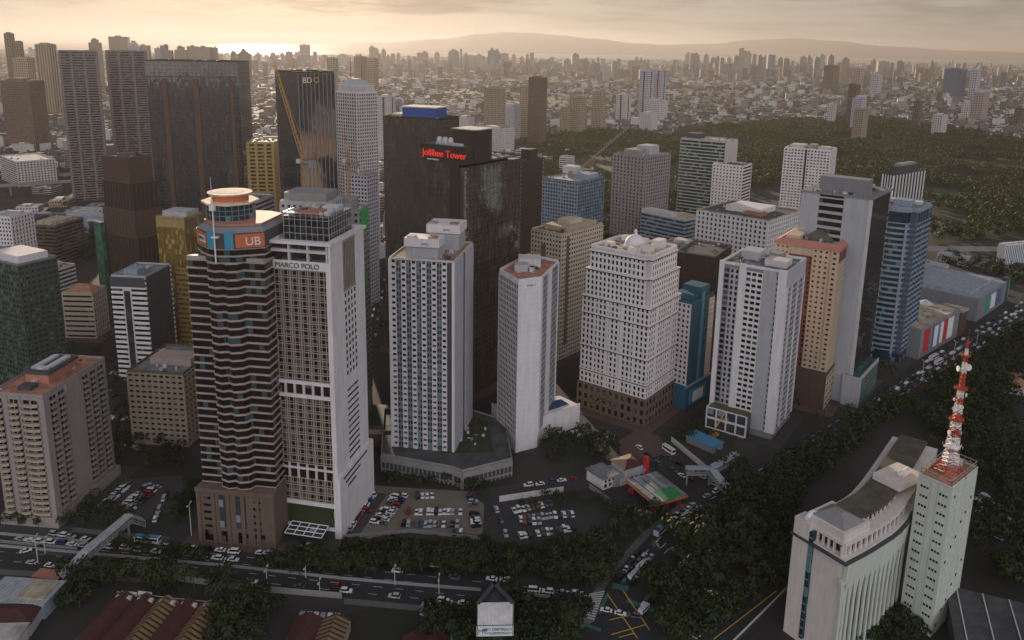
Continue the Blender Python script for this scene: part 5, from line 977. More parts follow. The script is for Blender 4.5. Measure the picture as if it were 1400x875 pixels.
t, r, P0 = simple('ubandlow', 'office_block', 'white block with small square windows leaning against the green glass office', 'block', ('grid', 4, 4, .4, .46, .4), ('band', 4, .5, .4), 'white', 'glass dark', 'roof dark', 'white', 'white', 7); t.flush()
t, r, P0 = simple('vwhite', 'apartment_tower', 'white gridded tower with thin dark centre line at the edge of the woods', 'tower', ('grid', 3.2, 3.3, .62, .52, .5), ('grid', 3.2, 3.6, .6, .52, .5), 'white', 'glass grey', 'roof grey', 'white', 'offwhite', 8, plant=[(-.4, -.3, -.1, .2, 4, 'offwhite'), (0, -.3, .15, .1, 5, 'sand'), (.2, -.3, .42, .2, 3, 'offwhite')]); E = edge(P0, 0); c = MB(); c.fbox(E, T['vwhite'][2] * .46, T['vwhite'][2] * .5, 0, T['vwhite'][4], .3, .62); t.part('dark_strip', c, M['umber']); t.flush()
t, r, P0 = simple('wwhite', 'office_block', 'wide white office block with deep upright piers and a roof terrace', 'block', ('grid', 4.2, 4.2, .5, .62, .9), ('grid', 4.2, 4.4, .5, .62, .9), 'white', 'glass blue', 'roof dark', 'roof sand', 'lilac grey', 10, plant=[(-.25, -.2, .25, .25, 5, 'white'), (.05, -.28, .3, -.1, 3, 'roof brick')]); t.flush()
t, r, P0 = simple('xblue', 'office_block', 'low blue and white office with stepped cream roof beside the wide white block', 'block', ('band', 3.8, .55, .4), ('band', 3.8, .5, .5), 'blue grey', 'glass blue', 'roof pale', 'offwhite', 'steel blue', 6, plant=[(-.5, -.5, .2, .1, 4, 'offwhite'), (.1, -.1, .5, .5, 3, 'roof sand')]); t.flush()
t, r, P0 = simple('ylow', 'office_block', 'blank dark brown block with flat dark roof behind the balcony tower', 'block', ('curt', 4, 6, 'steel dark'), ('curt', 4, 6, 'steel dark'), 'umber', 'glass dark', 'roof dark', 'roof grey', 'umber', 5); t.flush()
# left-hand side
t, r, P0 = simple('bdo', 'office_tower', 'dark slate glass bank tower with pale upright lines and a sign at the top', 'tower', ('curt', 4, 3.4, 'steel dark', .15, .1), ('fin', 3.4, 'plant grey', .5, .35), 'mirror slate', 'mirror slate', 'roof pale', 'umber', 'mirror slate', 3)
E = edge(P0, 1); text('BD', E, M['pale letters'], 6.0, 3.2, T['bdo'][4] - 7.4, t.root, .7); text('O', E, M['amber'], 6.0, 12.2, T['bdo'][4] - 7.4, t.root, .7); t.flush()
x, y, w, d, H, yaw = T['ornate']
t, r, P0 = simple('ornate', 'apartment_tower', 'ornate white tower with latticed crown and two rooftop masts beside the bank tower', 'tower', ('grid', 3.3, 3.4, .64, .68, .6), ('grid', 3.3, 2.8, .56, .6, .6), 'offwhite', 'glass dark', 'roof grey', 'white', 'offwhite', 0, 12)
b = MB(); b.prism(offs(P0, -2), H, H + 7); t.part('crown', b, M['offwhite'])
c = MB()
for i in range(4):
    e = edge(offs(P0, -1.5), i); n = 7
    for k in range(n):
        for zz in (H + .5, H + 4): c.bar((e[0] + e[2] * e[6] * k / n, e[1] + e[3] * e[6] * k / n, zz), (e[0] + e[2] * e[6] * (k + 1) / n, e[1] + e[3] * e[6] * (k + 1) / n, zz + 3.5), .3); c.bar((e[0] + e[2] * e[6] * (k + 1) / n, e[1] + e[3] * e[6] * (k + 1) / n, zz), (e[0] + e[2] * e[6] * k / n, e[1] + e[3] * e[6] * k / n, zz + 3.5), .3)
t.part('crown_lattice', c, M['white']); b = MB(); b.frust(offs(P0, -3), H + 7, rect(w * .3, d * .3), H + 13); t.part('crown_roof', b, M['pale grey'])
for (a, q) in ((-5, -2), (5, 3)):
    b = MB(); b.cyl(a, q, H + 8, H + 24, .6, .4, 6); b.cyl(a, q, H + 24, H + 36, .3, .15, 5); t.part('mast', b, M['mast red'])
b = MB(); b.prism(offs(P0, 5), 0, 14); t.part('podium', b, M['offwhite']); t.flush()
for k, lab in (('twinl', 'left of two matching striped slab towers at the hazy left'), ('twinr', 'right of two matching striped slab towers at the hazy left')):
    t, r, P0 = simple(k, 'apartment_tower', lab, 'tower', ('band', 3.3, .5, .5), ('band', 3.3, .5, .3), 'dusk grey', 'glass dark', 'roof dark', 'dusk grey', 'brown stone', 6, 0, group='matching striped slab towers')
    E = edge(P0, 0); c = MB()
    for f in (0, .28, .62, .93): c.fbox(E, f * T[k][2], f * T[k][2] + T[k][2] * .06, 0, T[k][4], .2, .56)
    t.part('facade_rib', c, M['dusk grey']); c = MB(); E = edge(P0, 3); c.fbox(E, 0, 2.4, 0, T[k][4] + 1, -.1, .8); t.part('edge_pier', c, M['lilac grey']); t.flush()
x, y, w, d, H, yaw = T['wide']
t, r, P0 = simple('wide', 'office_tower', 'very wide black glass slab with three brown upright strips at the left', 'tower', ('curt', 4, 4.4, 'steel dark', .2, .12), ('curt', 4, 4.4, 'steel dark', .2, .12), 'mirror slate', 'mirror slate', 'roof pale', 'umber', 'mirror slate', 4)
E = edge(P0, 0); c = MB()
for f, f1 in ((.17, .22), (.50, .56), (.90, .935)): c.fbox(E, f * w, f1 * w, 0, H - 18, .1, .9)
t.part('brown_strip', c, M['brown']); c = MB(); c.fbox(E, 0, w, H - 16.5, H - 15.5, .1, .5); t.part('ledge', c, M['dark grey']); t.flush()
t, r, P0 = simple('gold', 'office_tower', 'golden brown tower with broad floor bands right of the wide black slab', 'tower', ('band', 3.6, .55, .7), ('blank',), 'gold', 'glass brown', 'roof sand', 'gold', 'gold', 5); E = edge(P0, 0); c = MB()
for f in (0, .3, .64, .92): c.fbox(E, f * T['gold'][2], f * T['gold'][2] + 2.4, 0, T['gold'][4], .2, 1.1)
t.part('facade_rib', c, M['gold']); t.flush()
x, y, w, d, H, yaw = T['brown']
t = TW('office_tower', 'stepped dark brown tower with sunlit rim, rising left of the gold tower', 'tower', x, y, yaw)
prevz = 0
for k, (g, z) in enumerate(((7, 50), (4.5, 72), (2, 95), (0, H))):
    pl_ = rect(w + g * 1.6, d + g * 1.6, g * .3, g * .3); t.body(pl_, prevz, z, M['umber' if k % 2 == 0 else 'brown'], 'tier'); r = t.roof(pl_, z, M['roof dark'], M['brown'], 1.2)
    for i in range(4): t.curt(edge(pl_, i), 3.8, 4, prevz + .5, z - .8, M['brown'], .7, .35, hm=(k == 3)); 
    prevz = z
t.block(r, -6, -5, 6, 5, H, H + 3, M['brown stone']); t.clutter(r, -12, -8, 12, 8, H, 7, 3)
b = MB(); b.box(-w / 2 - 9, -d / 2 - 8, 0, -w / 2 + 1, -d / 2 - 5, 60); t.part('glass_wing', b, M['net glass']); t.flush()
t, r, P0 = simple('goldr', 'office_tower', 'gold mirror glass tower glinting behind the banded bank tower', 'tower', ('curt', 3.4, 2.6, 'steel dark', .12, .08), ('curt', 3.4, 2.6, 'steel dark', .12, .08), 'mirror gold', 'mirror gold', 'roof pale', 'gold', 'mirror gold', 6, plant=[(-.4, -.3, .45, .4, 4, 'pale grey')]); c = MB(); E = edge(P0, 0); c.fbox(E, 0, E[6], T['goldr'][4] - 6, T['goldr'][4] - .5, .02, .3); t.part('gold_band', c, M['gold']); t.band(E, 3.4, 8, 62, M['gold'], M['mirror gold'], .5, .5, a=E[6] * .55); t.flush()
t, r, P0 = simple('wband', 'office_tower', 'dark block with white floor bands and a framed glass centre strip', 'tower', ('band', 3.3, .5, .6), ('blank',), 'white', 'glass dark', 'roof grey', 'pale grey', 'dark grey', 8, 0, plant=[(-.2, -.4, .2, -.1, 4, 'blue grey')]); E = edge(P0, 0); W_ = E[6]
c = MB(); c.fbox(E, W_ * .32, W_ * .58, 0, 61, .3, .75); t.part('centre_frame', c, M['offwhite']); c = MB(); c.fbox(E, W_ * .36, W_ * .54, 0, 59.5, .76, .82); t.part('centre_glazing', c, M['mirror slate']); c = MB(); c.fbox(E, -.6, W_, 62, 68, .2, .9); t.part('top_fascia', c, M['dark grey']); t.flush()
x, y, w, d, H, yaw = T['redroof']
t, r, P0 = simple('redroof', 'office_block', 'small cream block with a red hipped tile roof at the left', 'block', ('band', 3.6, .4, .5), ('grid', 3.6, 3, .5, .5, .4), 'cream', 'glass brown', 'roof brick', 'cream', 'cream', 0); b = MB(); b.frust(offs(P0, -1), H + .2, rect(w * .3, .6), H + 5); t.part('hip_roof', b, M['roof brick']); t.flush()
t, r, P0 = simple('dgreen', 'office_tower', 'dark green glass office with pale roof box at the left edge', 'tower', ('grid', 3.4, 3, .75, .6, .25), ('grid', 3.4, 3.2, .62, .42, .25), 'slate green', 'glass green', 'roof dark', 'mid grey', 'dark grey', 8, plant=[(-.1, -.4, .45, .35, 5, 'white'), (-.45, -.4, -.2, .1, 4, 'mid grey')]); t.flush()
t, r, P0 = simple('wend', 'apartment_tower', 'white block with dark square windows cut by the left edge', 'block', ('grid', 3.4, 3.2, .55, .5, .4), ('grid', 3.4, 3.4, .4, .7, .4), 'white', 'glass dark', 'roof pale', 'white', 'white', 3); t.flush()
t, r, P0 = simple('wgrid', 'hotel_block', 'broad off-white hotel with a fine egg-crate window grid by the elevated track', 'block', ('band', 3.4, .45, .4), ('grid', 3.6, 4.2, .5, .55, .6), 'offwhite', 'glass dark', 'roof pale', 'offwhite', 'sand', 5); t.flush()
t, r, P0 = simple('slat', 'office_block', 'low brown block with long horizontal louvres beside the leafy park', 'block', ('band', 3.6, .5, .5), ('band', 3.6, .5, .5), 'brown stone', 'glass brown', 'roof sand', 'brown stone', 'brown', 6, plant=[(-.4, -.3, -.1, .3, 4, 'dark grey'), (0, -.3, .4, .3, 3, 'roof sand')]); t.flush()
t, r, P0 = simple('behm', 'apartment_tower', 'grey tower top with roof tanks directly behind the lattice front hotel', 'tower', ('grid', 3.2, 3, .5, .5, .3), ('grid', 3.2, 3, .5, .5, .3), 'pale grey', 'glass dark', 'roof pale', 'pale grey', 'mid grey', 12, 60, plant=[(-.45, -.4, .45, .4, 5, 'concrete')]); t.flush()
t, r, P0 = simple('green', 'apartment_tower', 'unfinished tan tower hung with green netting behind the lattice front hotel', 'tower', ('grid', 3.2, 3, .5, .5, .3), ('grid', 3.2, 3.4, .6, .5, .3), 'concrete', 'glass dark', 'roof sand', 'concrete', 'sand', 8, 20, plant=[(-.4, -.4, .3, .3, 6, 'concrete')]); c = MB()
E = edge(P0, 1); c.fbox(E, 2, 3.4, 66, 124, .32, .5); c.fbox(E, 2.1, E[6] - 1, 113, 124.1, .32, .49); c.fbox(E, 2.1, E[6] * .6, 80, 90, .32, .48); t.part('safety_netting', c, M['green mesh']); t.flush()
def extra(key, *a): T[key] = a
extra('whiteb', -128, 352, 15, 16, 128, -8); t, r, P0 = simple('whiteb', 'office_tower', 'pale striped tower top wedged between the banded tower and the lattice hotel', 'tower', ('fin', 3, 'white paint', .9, .5), ('fin', 3, 'white paint', .9, .5), 'steel blue', 'glass dark', 'roof pale', 'offwhite', 'steel blue', 4); t.flush()
extra('round', -208, 760, 18, 16, 112, -20); t, r, P0 = simple('round', 'office_tower', 'slate banded tower just right of the golden brown tower', 'tower', ('band', 3.6, .6, .3), ('band', 3.6, .6, .3), 'mid grey', 'glass dark', 'roof sand', 'mid grey', 'dark grey', 3); t.flush()
extra('midgrey', -122, 640, 20, 16, 108, -20); t, r, P0 = simple('midgrey', 'apartment_tower', 'grey tower under construction at the foot of the ornate white tower', 'tower', ('grid', 3.2, 3, .6, .5, .3), ('grid', 3.2, 3, .6, .5, .3), 'lilac grey', 'glass dark', 'roof sand', 'concrete', 'mid grey', 4); t.flush()
extra('lowroof', -218, 640, 34, 40, 86, -10); t, r, P0 = simple('lowroof', 'office_block', 'grey flat roofed block between the brown tower and the helipad', 'block', ('grid', 3.6, 4, .7, .5, .4), ('band', 3.6, .5, .4), 'lilac grey', 'glass dark', 'roof grey', 'pale grey', 'mid grey', 10, plant=[(-.3, -.3, .1, .1, 4, 'pale grey')]); t.flush()
extra('mallbox', -470, 888, 62, 40, 20, -4); t, r, P0 = simple('mallbox', 'shopping_mall', 'blue grey mall box with a red emblem beside the elevated track', 'mall', None, None, 'steel blue', 'glass dark', 'roof pale', 'pale grey', 'blue grey', 8); E = edge(P0, 0); c = MB()
for a, z in ((40, 24), (44, 24), (42, 20), (38, 20), (46, 20), (40, 15), (44, 15), (42, 10), (38, 11), (46, 11)): c.fbox(E, 6 + (a - 38) * .7, 7.8 + (a - 38) * .7, z * .62, z * .62 + 2.2, .0, .4)
t.part('emblem', c, M['poster red']); c = MB(); c.fbox(E, 34, 46, 1, 14, .0, .5); t.part('entrance', c, M['dark grey']); c = MB(); c.fbox(E, 33, 48, 14, 16.5, .0, .8); c.fbox(E, 46.5, 54, 1, 14, .0, .6); t.part('entrance_frame', c, M['offwhite']); t.flush()
# ---------------------------------------------------------------- broadcast building: slab and mast tower
sf = DATA['slabf']; n = []
t = TW('broadcast_building', 'pale stone slab building with fluted green white fins and arcaded rooftop gallery', 'building', sf[0][0], sf[0][1], 0)
ox, oy = sf[0]
ctrl = [(a - ox, b_ - oy) for a, b_ in sf]
arc = []
for k in range(19):   # smooth curve through the measured front edge
    u = k / 18 * (len(ctrl) - 1); i = min(int(u), len(ctrl) - 2); f = u - i
    p = [ctrl[max(i - 1, 0)], ctrl[i], ctrl[i + 1], ctrl[min(i + 2, len(ctrl) - 1)]]
    arc.append(tuple(.5 * (2 * p[1][c] + (p[2][c] - p[0][c]) * f + (2 * p[0][c] - 5 * p[1][c] + 4 * p[2][c] - p[3][c]) * f * f + (3 * p[1][c] - p[0][c] - 3 * p[2][c] + p[3][c]) * f ** 3) for c in (0, 1)))
bk = []
for k in range(19):
    (x0, y0), (x1, y1) = arc[max(k - 1, 0)], arc[min(k + 1, 18)]; L = math.hypot(x1 - x0, y1 - y0); bk.append((arc[k][0] - 19 * (y1 - y0) / L, arc[k][1] + 19 * (x1 - x0) / L))
a0 = math.atan2(arc[1][1] - arc[0][1], arc[1][0] - arc[0][0])
SP = arc + bk[::-1]; HS = 41.
t.body(SP, 0, HS, M['stained white']); GL = MB(); GF = MB(); WD = M['glass dark']
fin = MB(); cap = MB(); back = MB()
def at(u):
    u = min(max(u, 0), 17.999); i = int(u); f = u - i; (x0, y0), (x1, y1) = arc[i], arc[i + 1]; L = math.hypot(x1 - x0, y1 - y0)
    return x0 + (x1 - x0) * f, y0 + (y1 - y0) * f, (y1 - y0) / L, -(x1 - x0) / L
for k in range(36):
    (x0, y0, nx, ny), (x1, y1, mx, my) = at(k / 2), at((k + 1) / 2)
    back.hexa([(x0 + nx * .05, y0 + ny * .05, 1), (x1 + mx * .05, y1 + my * .05, 1), (x1 - mx * .3, y1 - my * .3, 1), (x0 - nx * .3, y0 - ny * .3, 1)] + [(x0 + nx * .05, y0 + ny * .05, 33), (x1 + mx * .05, y1 + my * .05, 33), (x1 - mx * .3, y1 - my * .3, 33), (x0 - nx * .3, y0 - ny * .3, 33)])
    cap.hexa([(x0 + nx * .9, y0 + ny * .9, 32), (x1 + mx * .9, y1 + my * .9, 32), (x1 - mx * .3, y1 - my * .3, 32), (x0 - nx * .3, y0 - ny * .3, 32)] + [(x0 + nx * 1.6, y0 + ny * 1.6, HS - .6), (x1 + mx * 1.6, y1 + my * 1.6, HS - .6), (x1 - mx * .3, y1 - my * .3, HS - .6), (x0 - nx * .3, y0 - ny * .3, HS - .6)])
t.part('glazing', back, WD); t.part('flared_cornice', cap, M['mint'])
for k in range(20):
    u = k * 18 / 19; x0, y0, nx, ny = at(u); tx, ty = -ny, nx; b = MB(); hw_ = .62
    Q = lambda s_, o, z: (x0 + tx * s_ + nx * o, y0 + ty * s_ + ny * o, z)
    zz = [(0, .9, .75), (12, .75, .62), (23, .7, .7), (29, .75, 1.0), (34, 1.0, 2.0)]
    for (z0_, o0, h0), (z1_, o1, h1) in zip(zz, zz[1:]): b.hexa([Q(-h0, o0, z0_), Q(h0, o0, z0_), Q(h0, -.1, z0_), Q(-h0, -.1, z0_), Q(-h1, o1, z1_), Q(h1, o1, z1_), Q(h1, -.1, z1_), Q(-h1, -.1, z1_)])
    t.part('facade_fin', b, M['mint'])
def inner(o):
    """the slab's outline grown (o > 0) or shrunk (o < 0), ends included"""
    cum = [0]
    for p, q in zip(arc, arc[1:]): cum.append(cum[-1] + math.dist(p, q))
    fr, bc = [], []
    for k in range(19):
        sq = -o + (cum[-1] + 2 * o) * k / 18; i = 0
        while i < 17 and cum[i + 1] < sq: i += 1
        f = (sq - cum[i]) / (cum[i + 1] - cum[i]); (x0, y0), (x1, y1) = arc[i], arc[i + 1]; L = math.dist(arc[i], arc[i + 1]); X, Y = x0 + (x1 - x0) * f, y0 + (y1 - y0) * f
        nx, ny = (y1 - y0) / L, -(x1 - x0) / L; fr.append((X + nx * o, Y + ny * o)); bc.append((X - nx * (19 + o), Y - ny * (19 + o)))
    return fr + bc[::-1]
# rooftop gallery with its colonnade
b = MB(); b.prism(inner(1.9), HS - .62, HS + .1); t.part('gallery_edge', b, M['dark grey']); b = MB(); b.prism(inner(.6), HS + .1, HS + .5); t.part('gallery_floor', b, M['stained white'])
b = MB(); b.prism(inner(-2.4), HS + .3, HS + 4.3); t.part('gallery_glazing', b, M['glass dark'])
b = MB(); b.prism(inner(-.6), HS + 4.3, HS + 5.4); t.part('gallery_roof', b, M['stained white'])
for k in range(20):
    x0, y0, nx, ny = at(k * 18 / 19); b = MB(); b.rbox(x0 - nx * 1.3, y0 - ny * 1.3, 1.1, .7, math.atan2(nx, -ny), HS + .3, HS + 4.4); t.part('column', b, M['stained white'])
E = edge([SP[-1], SP[0]], 0)
for k in range(4): b = MB(); b.fbox(E, 7 + k * 2.2, 7.7 + k * 2.2, HS + .3, HS + 4.4, -1.6, -.7); t.part('column', b, M['stained white'])
up_ = inner(-5.2)
b = MB(); b.prism(up_, HS + 5.4, HS + 8); t.part('upper_storey', b, M['glass dark']); b = MB(); b.prism(inner(-4.2), HS + 8, HS + 9); ur = t.part('roof', b, M['roof olive'])
for k in range(1, 19): x0, y0, nx, ny = at(k * 18 / 19); b = MB(); b.rbox(x0 - nx * 5, y0 - ny * 5, .8, .5, math.atan2(nx, -ny), HS + 5.4, HS + 8.1); t.part('column', b, M['stained white'])
mx_, my_ = (arc[0][0] + bk[0][0]) / 2, (arc[0][1] + bk[0][1]) / 2; ca, sa_ = math.cos(a0), math.sin(a0)
L2 = lambda u, v: (mx_ + ca * u - sa_ * v, my_ + sa_ * u + ca * v)
b = MB(); b.frust([L2(2, -7), L2(15, -7), L2(15, 7), L2(2, 7)], HS + 8.4, [L2(7, -2), L2(9, -2), L2(9, 2), L2(7, 2)], HS + 11.6); t.part('hip_roof', b, M['concrete'], ur)
b = MB(); b.prism([L2(1.2, -7.8), L2(15.8, -7.8), L2(15.8, 7.8), L2(1.2, 7.8)], HS + 5.4, HS + 8.6); t.part('roof_hall', b, M['stained white'])
b = MB(); b.prism([L2(-1.2, 4), L2(4.5, 4), L2(4.5, 10.6), L2(-1.2, 10.6)], 0, HS + 6.5); t.part('stair_tower', b, M['stained white']); b = MB(); b.prism([L2(-1.32, 2.6), L2(.4, 2.6), L2(.4, 3.99), L2(-1.32, 3.99)], 2, HS + 4); t.part('slot_window', b, M['glass teal'])
E = edge([L2(-1.32, 3.99), L2(-1.32, 2.6)], 0); c = MB()
for k in range(13): c.fbox(E, 0, 1.39, 3 + k * 3.3, 3.5 + k * 3.3, -.1, .12)
t.part('slot_mullion', c, M['mid grey'])
b = MB(); b.prism([L2(42, -2), L2(58, -2), L2(58, 9), L2(42, 9)], HS + 8.9, HS + 11.5); t.part('plant_room', b, M['stained white'], ur)
b = MB(); p0, p1, p2 = L2(-1, 6), L2(3, 7), L2(5, 5); b.bar((*p0, HS + 8), (*p1, HS + 8.4), .9, n=8); b.bar((*p1, HS + 8.4), (*p2, HS + 8.4), .9, n=8); t.part('duct', b, M['white paint'], ur)
b = MB(); b.bar((*L2(48, 2), HS + 12.5), (*L2(55, 3), HS + 12.5), .8, n=8); t.part('duct', b, M['white paint'], ur); t.flush()
A_, B_, C_ = DATA['shaft']; far = (A_[0] + C_[0] - B_[0], A_[1] + C_[1] - B_[1]); cx = (A_[0] + C_[0]) / 2; cy = (A_[1] + C_[1]) / 2
t = TW('mast_tower', 'pale green white windowed shaft tower carrying the red and white mast', 'tower', cx, cy, 0)
P0 = [(p[0] - cx, p[1] - cy) for p in (A_, B_, C_, far)]; t.body(P0, 0, 60, M['mint']); E0, E1 = edge(P0, 0), edge(P0, 1)
for j in range(14, -1, -1):
    for g in (.1, .66):
        for k in range(3): t.win(E0, E0[6] * (g + .09 * k), .75, 3.5 + j * 3.75, .9, M['glass dark'], o=.02, cap=220)
c = MB(); c.fbox(E0, E0[6] * .6, E0[6] * .605, 0, 59.5, 0, .06); c.fbox(E0, E0[6] * .4, E0[6] * .405, 0, 59.5, 0, .06); t.part('wall_joint', c, M['concrete'])
for j in range(14, -1, -1):
    for k in range(6): t.win(E1, E1[6] * (.12 + .145 * k), 1.1, 3 + j * 3.75 + (k % 2) * 1.2, 1.0, M['mint'] if (j * 6 + k) % 7 else M['glass dark'], 'shutter_window' if (j * 6 + k) % 7 else 'window', o=.05, cap=220)
for e in (edge(P0, 2), edge(P0, 3)): t.grid(e, 3.75, 3, 3, 59, M['mint'], M['glass dark'], .25, .3, .05)
r = t.roof(P0, 60, M['roof brick'], M['mint'], .9); c = MB()
for i in range(4):
    e = edge(offs(P0, -.5), i); m_ = 5
    for k in range(m_ + 1): c.bar((e[0] + e[2] * e[6] * k / m_, e[1] + e[3] * e[6] * k / m_, 60), (e[0] + e[2] * e[6] * k / m_, e[1] + e[3] * e[6] * k / m_, 63), .13)
    for z in (61.6, 63): c.bar((e[0], e[1], z), (e[0] + e[2] * e[6], e[1] + e[3] * e[6], z), .16)
t.part('roof_railing', c, M['sand'], r); b = MB(); b.rbox(4, 3, 3, 6, math.atan2(E1[3], E1[2]) - PI / 2, 60.1, 63); t.part('roof_hut', b, M['plant pale'], r); t.flush()
mx_, my_ = DATA['mast']
m = thing('broadcast_mast', 'tall red and white lattice radio mast with dishes on the pale green tower', 'mast', (mx_, my_, 60.2))
secs = [(0, 4, 4.2, 2.2, 'mast red'), (4, 8.5, 2.2, 1.7, 'mast white'), (8.5, 10.5, 1.7, 1.6, 'mast red'), (10.5, 14.5, 1.6, 1.4, 'mast white'), (14.5, 17.5, 1.4, 1.3, 'mast red'), (17.5, 21, 1.3, 1.15, 'mast white'), (21, 23.5, 1.15, 1.0, 'mast red'), (23.5, 27, 1.0, .9, 'mast white'), (27, 29.5, .9, .8, 'mast red'), (29.5, 33, .8, .72, 'mast white'), (33, 39, .72, .6, 'mast red'), (39, 43, .6, .5, 'mast white'), (43, 45.5, .5, .42, 'mast red'), (45.5, 48.2, .4, .3, 'mast white'), (48.2, 51, .3, .2, 'mast red')]
for z0_, z1_, r0, r1, mt in secs:
    b = MB(); n_ = max(1, round((z1_ - z0_) / 1.6))
    for k in range(n_):
        za, zb = z0_ + (z1_ - z0_) * k / n_, z0_ + (z1_ - z0_) * (k + 1) / n_; ra, rb = r0 + (r1 - r0) * k / n_, r0 + (r1 - r0) * (k + 1) / n_
        cs = [(1, 1), (-1, 1), (-1, -1), (1, -1)]
        for i in range(4):
            p, q = cs[i], cs[(i + 1) % 4]
            b.bar((p[0] * ra, p[1] * ra, za), (p[0] * rb, p[1] * rb, zb), .17); b.bar((p[0] * ra, p[1] * ra, za), (q[0] * rb, q[1] * rb, zb), .11); b.bar((q[0] * ra, q[1] * ra, za), (p[0] * rb, p[1] * rb, zb), .11); b.bar((p[0] * rb, p[1] * rb, zb), (q[0] * rb, q[1] * rb, zb), .12)
    ob('mast_section', b, M[mt], m)
for z, rr, mt in ((10.4, 3.4, 'mast white'), (21, 2.5, 'mast red'), (33, 2.2, 'mast red'), (45.4, 1.5, 'mast red')):
    b = MB(); b.cyl(0, 0, z, z + .35, rr, n=4 if z < 11 else 10)
    for k in range(10): a = 2 * PI * k / 10; b.bar((rr * .95 * math.cos(a), rr * .95 * math.sin(a), z), (rr * .95 * math.cos(a), rr * .95 * math.sin(a), z + 1.1), .08)
    ob('platform', b, M[mt], m)
for k, (z, a, rr) in enumerate(((16, 0, .9), (16, PI, .9), (25.5, .4, .7), (25.5, 3.4, .7), (31, -.6, .8), (41, .2, 1.3), (40.5, 3.0, 1.1), (28, 1.9, .7), (13, -1.2, .8))):
    b = MB(); b.cyl(0, 0, -.25, .25, rr, rr * .9, 12); o = ob('dish_antenna', b, M['mast white'], m, (1.9 * math.cos(a), 1.9 * math.sin(a), z)); o.rotation_euler = (PI / 2, 0, a + PI / 2)
b = MB(); b.cyl(0, 0, 51, 55.5, .12, .05, 6); ob('lightning_rod', b, M['mast red'], m)
for sx in (-1, 1):
    for sy in (-1, 1): b = MB(); b.bar((sx * 4.2, sy * 4.2, 0), (sx * 2, sy * 2, 5), .22); b.bar((sx * 4.2, sy * 4.2, .2), (-sx * 1.5, sy * 1.5, 3), .14); ob('mast_leg', b, M['mast red'], m)
# ---------------------------------------------------------------- malls and low buildings on the right
for key, lab, posters in (('mall1', 'long low mall with sand coloured roof and red and white banners along the highway', ((6, 16, 'poster red'), (22, 32, 'poster blue'), (24, 31, 'poster white'), (36, 41, 'poster white'), (42, 49, 'poster red'), (50, 60, 'poster white'))), ('mall2', 'larger mall with pale blue seamed roof and banners beyond the sand roofed one', ((18, 28, 'poster green'), (34, 46, 'poster white'), (48, 60, 'poster blue'), (64, 72, 'plant grey')))):
    x, y, w, d, H, yaw = T[key]; w2 = 34 if key == 'mall1' else 62; ey = math.radians(yaw)
    t = TW('shopping_mall', lab, 'mall', x - (w2 - w) / 2 * math.cos(ey), y - (w2 - w) / 2 * math.sin(ey), yaw); P0 = rect(w2, d); t.body(P0, 0, H, M['mid grey']); E = edge(P0, 1)
    r = t.roof(P0, H, M['roof sand'] if key == 'mall1' else M['mall roof'], M['concrete'], 1.0)
    for a, q, mt in posters: c = MB(); z1_ = H - 1.5; c.fbox(E, a, q, 3.5, z1_ if mt != 'poster white' else z1_ - 1, .1, .35 if mt != 'poster white' else .45); t.part('banner', c, M[mt])
    c = MB(); [c.fbox(E, k * 6 - .3, k * 6 + .3, 0, H, -.1, .3) for k in range(1, int(d / 6))]; t.part('facade_rib', c, M['concrete']); t.clutter(r, -w2 / 2, -d / 2, w2 / 2, d / 2, H, 6, 3)
    if key == 'mall2': b = MB(); b.prism(offs(P0, -9), H + .2, H + 2.4); t.part('raised_roof', b, M['mall roof'], r); c = MB(); c.fbox(E, d - 4, d + 3, 0, H + 3, -4, .6); t.part('corner_block', c, M['dark grey']); c = MB(); c.fbox(E, d - .5, d + 2.4, 4, H + 1, .61, .8); t.part('banner', c, M['poster green'])
    else:
        c = MB(); q = edge([E[:2], (E[0] + E[2] * d, E[1] + E[3] * d)], 0); c.fbox(E, d + .5, d + 13, 0, 19, -14, 1.0); t.part('corner_block', c, M['brown']); c = MB(); c.fbox(E, d - .3, d + 14, 19, 20.2, -15, 2); t.part('block_roof', c, M['roof sand']); b = MB(); b.cyl(-6, d / 2 - 6, H, H + 3, 6, 1.2, 8); t.part('skylight', b, M['plant pale'], r)
    t.flush()
t, r, P0 = simple('redge', 'office_block', 'white block with dark upright fins at the far right edge', 'block', ('blank',), ('fin', 2.6, 'white paint', .7, .6), 'white', 'glass dark', 'roof pale', 'white', 'steel blue', 3); E = edge(P0, 0); c = MB(); c.fbox(E, 0, E[6], 0, 21, -.1, .5); t.part('side_wall', c, M['white']); t.flush()
